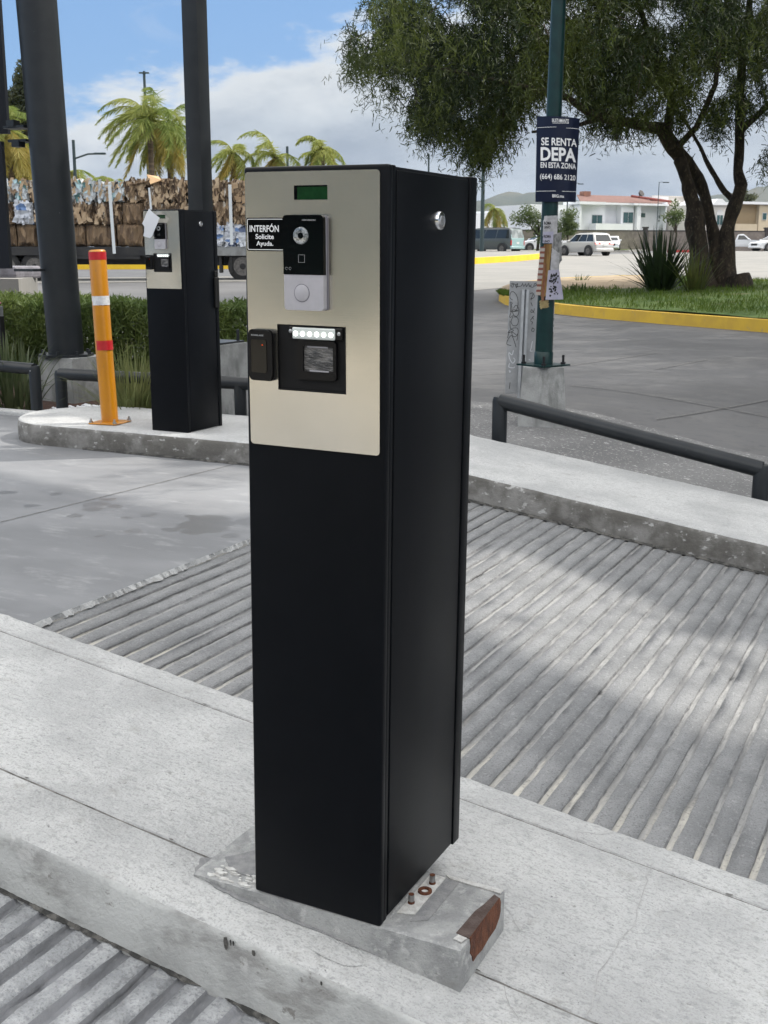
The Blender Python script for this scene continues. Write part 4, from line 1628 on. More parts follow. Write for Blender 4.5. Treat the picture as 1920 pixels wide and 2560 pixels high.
sc_ = 400 / 1475.0
cv = lambda x, y: (1150 + x * sc_, 200 + y * sc_)
items = []
for body, x0, x1, yt, yb, bo in (('BUSTAMANTE', 848, 995, 405, 437, 0.01), ('SE RENTA', 750, 1070, 572, 640, 0.02), ('DEPA', 745, 1062, 655, 775, 0.03),
                                 ('EN ESTA ZONA', 745, 1062, 788, 838, 0.02), ('(664) 686 2120', 740, 1058, 890, 952, 0.012), ('BRG.mx', 850, 956, 1070, 1098, 0.02)):
    p0, p1 = cv(x0, yt), cv(x1, yb)
    items.append((body, p0[0], p1[0], p0[1], p1[1], bo))
for it in items:
    poster_text([it]).build('lettering', MATS['white ink'], pst, recalc=False)
m = MB()
for x0, x1, y in ((716, 885, 478), (972, 1091, 486), (703, 880, 1040), (935, 1066, 1042), (850, 995, 444)):
    p0, p1 = cv(x0, y), cv(x1, y)
    hh = 0.45
    n = 6
    T_ = [m.bm.verts.new(on_pole(p0[0] + (p1[0] - p0[0]) * k / n, p0[1] - hh, 0.0135, FL)) for k in range(n + 1)]
    B_ = [m.bm.verts.new(on_pole(p0[0] + (p1[0] - p0[0]) * k / n, p0[1] + hh, 0.0135, FL)) for k in range(n + 1)]
    for k in range(n):
        m.bm.faces.new((T_[k], B_[k], B_[k + 1], T_[k + 1]))
m.build('rule', MATS['white ink'], pst, recalc=False)
m = MB()
for py in (330, 486):
    z_ = dep(1390, py, LD).z
    P = [lamp_axis(z_) + (SIDE * math.cos(a) + TOCAM * math.sin(a)) * (rad(z_) + 0.004) for a in [R(180 + 180 * k / 12) for k in range(13)]]
    m.chain(P, 0.004, 6)
m.build('strap', MATS['marker ink'], pst)

surf('flyer white', (0.72, 0.72, 0.74), (0.55, 0.55, 0.56), 25.0, 0.75, bump=0.3, bscale=60)
surf('flyer lilac', (0.66, 0.65, 0.76), (0.58, 0.57, 0.70), 20.0, 0.75)
surf('tattered film', (0.52, 0.52, 0.52), (0.22, 0.23, 0.23), 40.0, 0.5, bump=0.8, bscale=60, stretch=(1.5, 1.5, 0.7))
surf('brown paper', (0.46, 0.29, 0.10), (0.26, 0.13, 0.05), 16.0, 0.8, stretch=(2.5, 2.5, 0.4), bump=0.5, bscale=40)
surf('dark red paper', (0.26, 0.06, 0.04), (0.40, 0.22, 0.12), 22.0, 0.8, stretch=(1, 1, 0.5))
surf('yellowed paper', (0.58, 0.47, 0.24), (0.40, 0.30, 0.14), 18.0, 0.8, bump=0.5, bscale=60)


def checker_mat():
    mt_ = bpy.data.materials.new('red ticket print')
    mt_.use_nodes = True
    t = NT(mt_.node_tree)
    tc = t.n('TexCoord').outputs['Object']
    s = t.n('SeparateXYZ', {0: tc})
    f = t.math('FRACT', t.math('MULTIPLY', s.outputs[2], 24.0))
    k = t.math('MULTIPLY', t.step(f, 0.18, 0.24), t.step(f, 0.82, 0.76))
    col = t.mix(k, (0.34, 0.13, 0.10), (0.60, 0.55, 0.50))
    p = t.n('BsdfPrincipled', {'Base Color': col, 'Roughness': 0.8})
    t.n('OutputMaterial', {'Surface': p.outputs[0]})
    MATS[mt_.name] = mt_


checker_mat()
q4 = lambda *a: [cv(x, y) for x, y in a]


def flyer(label, quad, lift, mat, rag=0.3, seed=1, name='flyer', cat='flyer', curl=0.0, flat=0.05, nx=6, ny=10):
    o = wrapped(name, quad, lift, MATS[mat], None, nx, ny, flat, rag, seed, curl)
    tag(o, label, cat, 'papers pasted on the lamp post')
    return o


flyer('torn clear film and tape wrapped round the lamp post beside the flyers', q4((845, 1440), (932, 1405), (936, 1660), (845, 1790)), 0.006, 'tattered film', 2.0, 3, 'film_wrap', 'film')
flyer('blank white paper, topmost of the papers under the blue poster', q4((776, 1262), (897, 1258), (893, 1425), (760, 1440)), 0.003, 'flyer white', 0.5, 2)
f1 = flyer('upper white flyer with two lines of dark capital letters', q4((766, 1300), (852, 1296), (850, 1400), (765, 1408)), 0.006, 'flyer white', 0.3, 5)
f2 = flyer('lilac flyer with dark capital letters below the white one', q4((768, 1404), (862, 1400), (855, 1508), (762, 1506)), 0.0075, 'flyer lilac', 0.3, 6)
flyer('long brown paper strip hanging down the middle of the lamp post', q4((775, 1516), (850, 1516), (795, 1985), (745, 1995)), 0.005, 'brown paper', 0.8, 8, 'paper_strip', 'paper strip', 0.006)
flyer('narrow red printed strip of small squares on the left of the lamp post', q4((742, 1540), (785, 1540), (742, 1985), (700, 1975)), 0.010, 'red ticket print', 0.5, 9, 'paper_strip', 'paper strip', 0.0, 0.05)
flyer('dark red torn strip beside the brown paper on the lamp post', q4((770, 1690), (792, 1690), (775, 2030), (750, 2040)), 0.011, 'dark red paper', 1.0, 19, 'paper_strip', 'paper strip')
flyer('white handwritten sheet half hidden beside the brown paper', q4((846, 1545), (915, 1600), (912, 1760), (830, 1765)), 0.008, 'flyer white', 0.5, 10)
f3 = flyer('white flyer with a bold black ink drawing near the bottom of the papers', q4((812, 1752), (912, 1745), (955, 2020), (788, 2020)), 0.012, 'flyer lilac', 0.3, 11, curl=0.010)
flyer('yellowed scraps of old paper lowest on the lamp post', q4((735, 2030), (822, 2020), (815, 2090), (740, 2108)), 0.004, 'yellowed paper', 2.0, 12, 'paper_scrap', 'paper')


def flyer_text(o, its, lift, mat='marker ink', name='lettering'):
    mb_ = MB()
    for body, x0, y0, x1, y1, bo in its:
        vs, fs = text_mesh(body, 0, 1, 0, 1, Vector((0, 0, 0)), Vector((1, 0, 0)), Vector((0, 1, 0)), V_UP, 0, bo)
        bv = []
        for v in vs:
            p = cv(x0 + (x1 - x0) * v.x, y1 + (y0 - y1) * v.y)
            bv.append(mb_.bm.verts.new(on_pole(p[0], p[1], lift, 0.05)))
        for f in fs:
            try:
                mb_.bm.faces.new([bv[i] for i in f])
            except ValueError:
                pass
    return mb_.build(name, MATS[mat], o, recalc=False)


flyer_text(f1, [('ROMA', 775, 1312, 840, 1340, 0.03), ('UNO', 775, 1352, 832, 1374, 0.03)], 0.0085)
flyer_text(f2, [('ROMA', 772, 1432, 838, 1458, 0.03), ('UNO', 772, 1478, 826, 1500, 0.03)], 0.0100)
# blotchy ink drawing: irregular patches
m = MB()
rg = random.Random(21)
for k in range(46):
    u_, v_ = rg.random(), rg.random()
    cx_, cy_ = 826 + 78 * u_, 1785 + 205 * v_
    if 0.42 < v_ < 0.5 and rg.random() < 0.6:
        continue
    rx, ry = rg.uniform(5, 13), rg.uniform(5, 15)
    P = []
    for i in range(9):
        a = 2 * math.pi * i / 9
        w = rg.uniform(0.6, 1.15)
        x_, y_ = cv(cx_ + math.cos(a) * rx * w, cy_ + math.sin(a) * ry * w)
        P.append(on_pole(x_, y_, 0.0150 + 0.010 * ((cy_ - 1750) / 270.0) ** 2 + 0.00004 * k, 0.05))
    m.poly(P)
P = []
m.build('ink_drawing', MATS['marker ink'], f3, recalc=False)
# marker scrawl on the pole
cv2 = lambda x, y: (1200 + x * 0.19, 680 + y * 0.19)
m = MB()
for st_ in ([(985, 440), (1010, 470), (985, 500), (1012, 530), (990, 560), (1010, 600)], [(970, 690), (1005, 640), (975, 640), (1000, 690)], [(965, 720), (1000, 785), (960, 770)]):
    P = [on_pole(*cv2(x, y), 0.001) for x, y in st_]
    m.chain(P, 0.0022, 5)
m.build('scrawl', MATS['pale marker'], lp)

# back of a traffic panel with graffiti
PD = 9.55
pn = lambda x, y, d=PD: dep(*cv2(x, y), d)
tl, tr, bl = pn(393, 118), pn(792, 122), pn(326, 1600)
up_ = dep(1262, 992, PD)
sgp = thing('metal_panel', 'grey sheet metal panel with black graffiti standing beside the lamp post', 'sign panel', (up_.x, up_.y, G(up_.x, up_.y)))
UX = (tr - tl).normalized()
VZ = (tl - bl).normalized()
NN = UX.cross(VZ).normalized()
if NN.dot(CAM - tl) < 0:
    NN = -NN
W_ = (tr - tl).length
H_ = (tl - bl).length
m = MB()
c4 = [tl, tr, tr - VZ * H_, bl]
m.prism([p for p in c4], -NN * 0.004)
m.build('sheet', MATS['galvanised'], sgp)
m = MB()
ca, cb_ = pn(548, 240), pn(642, 240)
lo_z = 0.02
m.prism([ca + NN * 0.003, ca + NN * 0.030, ca + UX * 0.022 + NN * 0.030, ca + UX * 0.03 + NN * 0.008, cb_ - UX * 0.03 + NN * 0.008, cb_ - UX * 0.020 + NN * 0.030, cb_ + NN * 0.030,
         cb_ + NN * 0.003], -VZ * (H_ + 0.02))
m.build('channel_post', MATS['galvanised channel'], sgp)
for yb_ in (375, 1385):
    m = MB()
    p = pn(612, yb_) + NN * 0.012
    m.cyl(p, p + NN * 0.012, 0.009, 8)
    m.build('bolt', MATS['zinc'], sgp)


def scrawl(strokes, w, mat, name):
    mb_ = MB()
    for s_ in strokes:
        pts_ = [Vector((x, y, 0)) for x, y in s_]
        # Catmull-Rom smoothing
        sm = []
        for i in range(len(pts_) - 1):
            p0, p1, p2, p3 = pts_[max(i - 1, 0)], pts_[i], pts_[i + 1], pts_[min(i + 2, len(pts_) - 1)]
            for k in range(5):
                t_ = k / 5
                sm.append(0.5 * ((2 * p1) + (p2 - p0) * t_ + (2 * p0 - 5 * p1 + 4 * p2 - p3) * t_ ** 2 + (3 * p1 - p0 - 3 * p2 + p3) * t_ ** 3))
        sm.append(pts_[-1])
        P = []
        for q_ in sm:
            r_ = ray(*cv2(q_.x, q_.y))
            t_ = (tl - CAM).dot(NN) / r_.dot(NN)
            P.append(CAM + r_ * t_ + NN * 0.0012)
        ribbon(mb_, P, w, NN)
    return mb_.build(name, MATS[mat], sgp, recalc=False)


S_ = [[(430, 370), (395, 340), (400, 280), (430, 258), (470, 290), (495, 350), (500, 430), (480, 500), (440, 520), (400, 525)],
      [(400, 525), (405, 440), (425, 410), (395, 400), (420, 480), (390, 595), (440, 570)],
      [(440, 480), (470, 440), (505, 470), (510, 540), (480, 585), (440, 560), (430, 500), (500, 510), (450, 520)],
      [(430, 590), (410, 650), (430, 700), (480, 705), (505, 650), (490, 600), (440, 590)],
      [(395, 640), (400, 740), (440, 770), (370, 800), (420, 745), (490, 740), (500, 800), (470, 850), (430, 840), (420, 790), (480, 830)],
      [(410, 968), (350, 940), (415, 835), (475, 990)], [(500, 800), (490, 880), (480, 900)],
      [(400, 160), (440, 150), (430, 200), (405, 180), (460, 160), (480, 210), (495, 150), (470, 190), (540, 185), (560, 150), (575, 190), (600, 155), (610, 195), (640, 150), (650, 190), (680, 165), (660, 190), (700, 200),
       (720, 150), (745, 170), (710, 190)],
      [(660, 290), (690, 275), (715, 320), (690, 350), (665, 345)], [(700, 280), (670, 370)], [(670, 400), (690, 450)], [(715, 480), (705, 520), (670, 530), (680, 495), (715, 545)],
      [(660, 640), (690, 600), (710, 580)], [(690, 590), (705, 625)], [(665, 650), (690, 660), (680, 690)], [(690, 735), (712, 750), (705, 785), (680, 775), (690, 735)], [(360, 870), (385, 780)], [(395, 1455), (385, 1540)]]
for st1 in S_:
    scrawl([st1], 0.0050, 'marker ink', 'graffiti')
scrawl([[(440, 1030), (420, 1090), (380, 1060), (390, 1140), (430, 1200), (460, 1160), (440, 1130)], [(390, 1200), (380, 1250), (440, 1260), (455, 1245)], [(385, 1290), (390, 1320), (405, 1300)], [(640, 1150), (665, 1160)],
        [(690, 910), (670, 1010), (660, 1040), (690, 1040)]], 0.006, 'pale marker', 'faint_graffiti')

# ------------------------------------------------------------------ concrete barrier and low wall at the left
m = MB()
a = dep(-190, 760, 15.0)
b = dep(50, 760, 14.2)
c = dep(97, 760, 15.6)
zt2 = dep(50, 697, 14.2).z
zb2 = G(b.x, b.y) - 0.02
m.prism([(a.x, a.y, zb2), (b.x, b.y, zb2), (c.x, c.y, zb2), (c.x - (b.x - a.x), c.y - (b.y - a.y), zb2)], (0, 0, zt2 - zb2))
tag(m.build('concrete_barrier', MATS['pale concrete'], None), 'pale concrete barrier block between the round column and the truck', 'barrier')
m = MB()
m.box((-0.9, -0.35, 0), (0.0, 0.35, 0.16), 0.03, 2, Matrix.Translation(dep(46, 697, 14.9) + Vector((0, 0.2, 0.0))) @ Matrix.Rotation(R(16), 4, 'Z'))
m.box((-0.9, -0.36, 0.055), (0.003, 0.36, 0.068), 0, 1, Matrix.Translation(dep(46, 697, 14.9) + Vector((0, 0.2, 0.0))) @ Matrix.Rotation(R(16), 4, 'Z'))
surf('grey tarpaulin', (0.22, 0.21, 0.235), (0.14, 0.135, 0.15), 8.0, 0.6)
tag(m.build('grey_crate', MATS['grey tarpaulin'], None), 'flat grey crate lying on top of the pale concrete barrier', 'crate')
lw = thing('low_stand', 'dark framed grey low stand at the left edge behind the planting', 'stand', dep(5, 860, 11.2))
m = MB()
o_ = dep(6, 860, 11.2)
m.box((o_.x - 1.5, o_.y, G(o_.x, o_.y)), (o_.x - 0.02, o_.y + 0.06, dep(6, 765, 11.2).z))
m.build('body', MATS['galvanised'], lw)
m = MB()
zz = dep(6, 797, 11.2).z
m.box((o_.x - 1.5, o_.y - 0.06, zz - 0.03), (o_.x + 0.05, o_.y - 0.005, zz + 0.03))
m.box((o_.x - 0.01, o_.y - 0.06, G(o_.x, o_.y)), (o_.x + 0.05, o_.y - 0.005, zz - 0.03))
m.build('frame', MATS['marker ink'], lw)
m = MB()
zz = dep(6, 757, 11.2).z
m.chain([(o_.x - 0.06, o_.y - 0.02, zz - 0.05), (o_.x - 0.03, o_.y - 0.03, zz), (o_.x - 0.06, o_.y - 0.02, zz + 0.05)], [0.02, 0.06, 0.02], 12)
m.build('reflector', MATS['red reflective tape'], lw, smooth=60)

# ------------------------------------------------------------------ vegetation
def leaf_mat(name, c1, c2, c3=None, scale=0.9, trans=0.35, rough=0.6):
    lay = [(scale * 7, 0.5, 0.7, c3, 0.6, W1)] if c3 else []
    return surf(name, c1, c2, scale, rough, trans=trans, layers=lay, lo=0.38, hi=0.62, spec=0.3)


leaf_mat('pepper foliage', (0.015, 0.028, 0.009), (0.078, 0.100, 0.020), (0.010, 0.019, 0.007), 0.48, 0.40)  # bright clumps painted by noise, standing in for sunlit foliage
surf('rough bark', (0.050, 0.037, 0.026), (0.020, 0.015, 0.011), 7.0, 0.95, bump=1.0, bscale=14, stretch=(1, 1, 0.35),
     layers=[(22.0, 0.52, 0.68, (0.15, 0.115, 0.08), 0.6, (1, 1, 0.35))])
leaf_mat('flax blade', (0.030, 0.052, 0.018), (0.020, 0.036, 0.014), None, 3.0, 0.2)
leaf_mat('pale flax blade', (0.10, 0.115, 0.030), (0.065, 0.085, 0.025), None, 3.0, 0.3)
leaf_mat('hedge leaf', (0.085, 0.130, 0.034), (0.145, 0.190, 0.050), (0.050, 0.078, 0.026), 1.6, 0.3)
leaf_mat('ornamental grass blade', (0.20, 0.215, 0.085), (0.12, 0.15, 0.05), None, 4.0, 0.35)
leaf_mat('clump leaf', (0.060, 0.085, 0.035), (0.095, 0.115, 0.055), None, 4.0, 0.3)
leaf_mat('palm frond', (0.20, 0.26, 0.065), (0.34, 0.36, 0.10), None, 0.6, 0.45)
leaf_mat('old palm frond', (0.42, 0.33, 0.085), (0.30, 0.26, 0.07), None, 0.6, 0.45)
surf('palm trunk', (0.17, 0.13, 0.09), (0.08, 0.06, 0.045), 2.5, 0.95, stretch=(1, 1, 4.0), bump=0.5, bscale=6)
leaf_mat('eucalyptus leaf', (0.050, 0.060, 0.030), (0.080, 0.088, 0.040), None, 0.4, 0.3)
leaf_mat('shrub leaf', (0.075, 0.110, 0.035), (0.115, 0.150, 0.055), None, 1.0, 0.35)
leaf_mat('lawn blade', (0.070, 0.125, 0.015), (0.115, 0.165, 0.025), None, 2.0, 0.4)


def quads_to_mesh(name, C, A, B, mat, parent, taper=None):
    """leaf quads: centre C, half axes A (along) and B (across)"""
    n = len(C)
    if taper is None:
        V = np.stack([C - A - B, C - A + B, C + A + B, C + A - B], 1)
    else:
        V = np.stack([C - A - B * 0.5, C - A + B * 0.5, C + A * 0.2 + B, C + A], 1)
    f = np.arange(4 * n).reshape(n, 4)
    return mesh_np(name, V.reshape(-1, 3), f, mat, parent)


def unit(v):
    return v / np.maximum(1e-9, np.linalg.norm(v, axis=-1, keepdims=True))


def in_poly(x, y, P):
    P = np.array(P, float)
    ins = np.zeros(len(x), bool)
    j = len(P) - 1
    for i in range(len(P)):
        xi, yi = P[i]
        xj, yj = P[j]
        c = ((yi > y) != (yj > y)) & (x < (xj - xi) * (y - yi) / (yj - yi + 1e-12) + xi)
        ins ^= c
        j = i
    return ins


CMn = np.array(CM)
CAMn = np.array(CAM)


def dep_np(px, py, d):
    r = np.stack([(px - 960) / FPX, -(py - 1280) / FPX, -np.ones_like(px)], -1) @ CMn.T
    return CAMn + r * d[:, None]


def drooping(P, nlf, length, lw, ll, rg, spread=0.35, wind=(0, 0, 0)):
    """hanging sprigs from the points P; each carries nlf narrow leaf quads"""
    n = len(P)
    L = length * rg.uniform(0.5, 1.3, n)
    dirh = rg.normal(0, spread, (n, 3))
    dirh[:, 2] = -1.0
    dirh += np.array(wind)
    dirh = unit(dirh)
    out0 = unit(rg.normal(0, 1, (n, 3)))
    s = (np.arange(nlf) + 0.5) / nlf
    s = s[None, :, None]
    C = P[:, None, :] + dirh[:, None, :] * L[:, None, None] * s + out0[:, None, :] * (0.22 * L[:, None, None] * np.sin(s * 2.2))
    C = C + rg.normal(0, 0.03, C.shape)
    A = dirh[:, None, :] * 0.7 + rg.normal(0, 0.55, C.shape)
    A = unit(A) * (ll * rg.uniform(0.6, 1.3, C.shape[:2]))[..., None]
    Bv = np.cross(A, rg.normal(0, 1, C.shape))
    B = unit(Bv) * (lw * rg.uniform(0.6, 1.3, C.shape[:2]))[..., None]
    return C.reshape(-1, 3), A.reshape(-1, 3), B.reshape(-1, 3)


# ---- the big drooping tree on the grass island
TD = 26.5
tb = dep(1800, 722, TD)
zg = G(tb.x, tb.y) + 0.25
tree = thing('pepper_tree', 'large dark tree with drooping foliage and forked trunks on the grass island', 'tree', (tb.x, tb.y, zg))
lim = MB()


def limb(mb_, pts, seg=12):
    """pts: px, py, radius px, depth offset"""
    P = [dep(x, y, TD + dd) for x, y, r_, dd in pts]
    rr = [r_ / FPX * TD for x, y, r_, dd in pts]
    # densify with knobbly noise
    Q = []
    q_r = []
    for i in range(len(P) - 1):
        for k in range(4):
            t_ = k / 4
            p = P[i].lerp(P[i + 1], t_)
            nz = noise.noise_vector(p * 1.3) * rr[i] * 0.35
            Q.append(p + nz)
            q_r.append((rr[i] * (1 - t_) + rr[i + 1] * t_) * (1 + 0.22 * noise.noise(p * 2.7)))
    Q.append(P[-1])
    q_r.append(rr[-1])
    mb_.chain(Q, q_r, seg)


limb(lim, [(1768, 740, 34, 0), (1756, 690, 27, 0), (1746, 610, 22, 0), (1737, 560, 25, 0), (1734, 515, 19, 0), (1722, 455, 15, 0), (1700, 400, 17, 0)])
limb(lim, [(1800, 745, 40, .2), (1794, 680, 24, .2), (1778, 560, 13, .2), (1764, 490, 13, .3), (1745, 445, 15, .3), (1716, 410, 19, .2), (1688, 370, 20, 0), (1655, 325, 16, -.3), (1590, 308, 12, -.8), (1500, 295, 10, -1.4),
           (1420, 245, 8, -2), (1300, 215, 6, -2.6), (1150, 180, 4, -3), (1000, 150, 2, -3)])
limb(lim, [(1815, 745, 46, 0), (1808, 690, 30, .1), (1816, 580, 18, .1), (1838, 510, 16, .2), (1852, 462, 16, .3), (1846, 420, 13, .4), (1850, 330, 13, .6), (1848, 240, 12, .8), (1860, 120, 10, 1), (1880, -60, 7, 1.5), (1870, -260, 4, 2)])
limb(lim, [(1838, 508, 9, .2), (1812, 480, 8, .5), (1780, 430, 7, 1.0), (1752, 370, 5, 1.6), (1700, 280, 4, 2.2)])
limb(lim, [(1670, 340, 12, -.2), (1680, 250, 11, .4), (1640, 150, 9, .8), (1600, 20, 7, 1), (1560, -150, 5, 1)])
limb(lim, [(1690, 370, 10, 0), (1740, 320, 7, -1), (1790, 210, 6, -2), (1800, 80, 5, -2.5)])
limb(lim, [(1850, 330, 9, .6), (1930, 250, 8, 1), (2050, 180, 6, 1), (2200, 60, 4, 1)])
limb(lim, [(1620, 160, 8, .8), (1450, 60, 6, 2), (1250, 10, 4, 2.5), (1100, -20, 3, 2.5)])
limb(lim, [(1500, 295, 7, -1.4), (1420, 320, 4, -1.8), (1330, 330, 3, -2)])
limb(lim, [(1300, 215, 4, -2.6), (1180, 260, 3, -2), (1100, 300, 2, -1.5)])
limb(lim, [(1845, 690, 26, -.3), (1850, 715, 33, -.3), (1845, 745, 36, -.3)], 10)
lim.build('trunk', MATS['rough bark'], tree, smooth=60)

outline = [(870, 70), (868, 190), (905, 200), (930, 260), (1010, 270), (1030, 320), (1100, 370), (1160, 360), (1180, 420), (1215, 420), (1262, 350), (1300, 300), (1345, 250), (1400, 210), (1455, 250),
           (1470, 300), (1540, 350), (1600, 360), (1650, 270), (1700, 330), (1740, 250), (1800, 350), (1830, 250), (1870, 340), (1930, 430), (2100, 470), (2250, 380), (2320, 200), (2300, -60), (2150, -300), (1900, -470),
           (1600, -480), (1350, -360), (1150, -200), (1010, -60), (930, -20)]
n0 = 70000
xs_ = rng.uniform(860, 2330, n0)
ys_ = rng.uniform(-490, 480, n0)
ok = in_poly(xs_, ys_, outline)
nz_ = np.array([noise.noise(Vector((x * 0.0085, y * 0.0115, 1.7))) + 0.6 * noise.noise(Vector((x * 0.022, y * 0.027, 9.1))) for x, y in zip(xs_, ys_)])
# thinner towards the fringe on the left, right of the lamp post and around the trunks
thr = np.full(n0, -0.13)
thr[(xs_ > 1400) & (ys_ > 180)] = 0.02
thr[(ys_ > 200) & (xs_ > 1620)] = 0.06
thr[(xs_ < 980)] = 0.02
thr[(xs_ > 1090) & (xs_ < 1350) & (ys_ < 330)] = -0.32
ok &= nz_ > thr
xs_, ys_ = xs_[ok], ys_[ok]
th_ = np.clip(1.0 - np.abs((ys_ + 20) / 560.0) ** 2, 0.15, 1)
dd_ = TD + rng.normal(0, 2.3, len(xs_)) * th_ - np.clip((1500 - xs_) / 600.0, 0, 1) * 1.4
P = dep_np(xs_, ys_ - 22, dd_)
C, A, B = drooping(P, 12, 0.66, 0.0150, 0.070, rng, 0.50)
crown = quads_to_mesh('crown', C, A, B, MATS['pepper foliage'], tree, 1)
# a more open crown for the trees outside the frame
idx_s = np.array([noise.noise(Vector((p[0] * 0.9, p[1] * 0.9, p[2] * 0.9))) for p in P]) > 0.0
selm = np.repeat(idx_s, 12)
open_crown = quads_to_mesh('crown', C[selm], A[selm], B[selm], MATS['pepper foliage'], tree, 1)
open_data = open_crown.data
bpy.data.objects.remove(open_crown)
# twigs
tw = MB()
for k in range(0, len(P), 90):
    p = Vector(P[k])
    a = p + Vector((rng.normal(0, .25), rng.normal(0, .25), rng.uniform(0.1, 0.5)))
    tw.chain([a, p, p + Vector((rng.normal(0, .08), rng.normal(0, .08), -0.55))], [0.012, 0.008, 0.003], 4, cap=False)
tag(tw.build('twigs', MATS['rough bark'], tree), kind='stuff')
# two more of the same kind along the street, right of the frame; they throw the shade on the lanes
# (beyond the frame)
for k, (ex, ey, sc3, rz) in enumerate(((3.6, 20.2, 0.90, 1.5), (5.6, 13.6, 1.0, -0.62))):
    c = copy_tree(tree, ['drooping tree further along the street beyond the right edge', 'drooping tree shading the lanes from beyond the right edge',
                         'drooping tree nearest the camera beyond the right edge', 'taller drooping tree over the lanes, above and right of the frame'][k])
    for ch in c.children:
        if ch.name.startswith('crown'):
            ch.data = open_data
    c.rotation_euler = (0, 0, rz)
    c.scale = (sc3,) * 3
    # the crown leans away from the trunk, so the crown's middle is what is set here
    mid = Vector(((dep(1600, 50, TD).x - tb.x), (dep(1600, 50, TD).y - tb.y), 0)) * sc3
    mid.rotate(Matrix.Rotation(rz, 3, 'Z'))
    c.location = (ex - mid.x, ey - mid.y, G(ex, max(ey, 7)) - 0.3)


def blades(name, base, n, L, W, lean, mat, parent, rg, seg=5, droop=0.5, spread=0.12):
    """tuft of narrow upright blades"""
    V = []
    F = []
    for k in range(n):
        a = rg.uniform(0, 2 * math.pi)
        tilt = abs(rg.normal(0, lean))
        l = L * rg.uniform(0.6, 1.1)
        r0 = spread * math.sqrt(rg.uniform(0, 1))
        b0 = Vector(base) + Vector((math.cos(a) * r0, math.sin(a) * r0, 0))
        dh = Vector((math.cos(a + rg.normal(0, .5)), math.sin(a + rg.normal(0, .5)), 0))
        w = W * rg.uniform(0.7, 1.2)
        sd = Vector((-dh.y, dh.x, 0))
        p = b0.copy()
        ang = tilt
        i0 = len(V)
        for s in range(seg + 1):
            t_ = s / seg
            ww = w * (1 - t_) ** 0.6 * (0.7 + 0.6 * min(1, 3 * t_)) + 0.0008
            V.append(p + sd * ww)
            V.append(p - sd * ww)
            ang += droop * tilt * t_
            p = p + (dh * math.sin(ang) + Vector((0, 0, math.cos(ang)))) * (l / seg)
        for s in range(seg):
            F.append((i0 + 2 * s, i0 + 2 * s + 1, i0 + 2 * s + 3, i0 + 2 * s + 2))
    return mesh_np(name, np.array([tuple(v) for v in V]), F, mat, parent)


def on_lawn(px, py):
    p = gp(px, py, 0.27)
    return Vector((p.x, p.y, G(p.x, p.y) + 0.22))


f_ = on_lawn(1648, 728)
fx = thing('flax_plant', 'big dark green spiky flax clump on the grass in front of the tree', 'plant', f_)
blades('leaves', f_, 190, 1.42, 0.026, 0.46, MATS['flax blade'], fx, rng, 6, 0.25, 0.24)
f_ = on_lawn(1738, 732)
fx = thing('flax_plant', 'smaller yellowish spiky flax clump against the tree trunk', 'plant', f_)
blades('leaves', f_, 70, 1.05, 0.020, 0.34, MATS['pale flax blade'], fx, rng, 6, 0.25, 0.16)
f_ = on_lawn(1448, 722)
wd = thing('weed', 'low leafy weed on the bare soil left of the flax', 'plant', f_)
blades('leaves', f_, 60, 0.20, 0.02, 0.9, MATS['shrub leaf'], wd, rng, 4, 0.3, 0.30)
f_ = on_lawn(1452, 702)
wd = thing('weed', 'thin upright weed on the rear edge of the bare soil', 'plant', f_)
blades('leaves', f_, 26, 0.30, 0.014, 0.7, MATS['shrub leaf'], wd, rng, 4, 0.3, 0.15)

# grass blades on the lawn
n = 26000
r_ = rng.uniform(0, 13.999, n)
c_ = rng.uniform(0, 33, n)
i0, j0 = r_.astype(int), c_.astype(int)
fr, fc_ = (r_ - i0)[:, None], (c_ - j0)[:, None]
Pg = (lawn_grid[i0, j0] * (1 - fr) * (1 - fc_) + lawn_grid[i0 + 1, j0] * fr * (1 - fc_) + lawn_grid[i0, j0 + 1] * (1 - fr) * fc_ + lawn_grid[i0 + 1, j0 + 1] * fr * fc_)
keep = ~((i0 >= 5) & (j0 < 23)) & (np.array([noise.noise(Vector((p[0] * 1.2, p[1] * 1.2, 0))) for p in Pg]) > -0.25)
Pg = Pg[keep]
n = len(Pg)
A = unit(np.stack([rng.normal(0, .5, n), rng.normal(0, .5, n), np.ones(n)], 1)) * rng.uniform(.03, .075, (n, 1))
B = unit(np.stack([rng.normal(0, 1, n), rng.normal(0, 1, n), np.zeros(n)], 1)) * rng.uniform(.006, .014, (n, 1))
gr = quads_to_mesh('grass', Pg + A * 0.9, A, B, MATS['lawn blade'], None, 1)
tag(gr, 'short green grass covering the tree island', 'grass', kind='stuff')

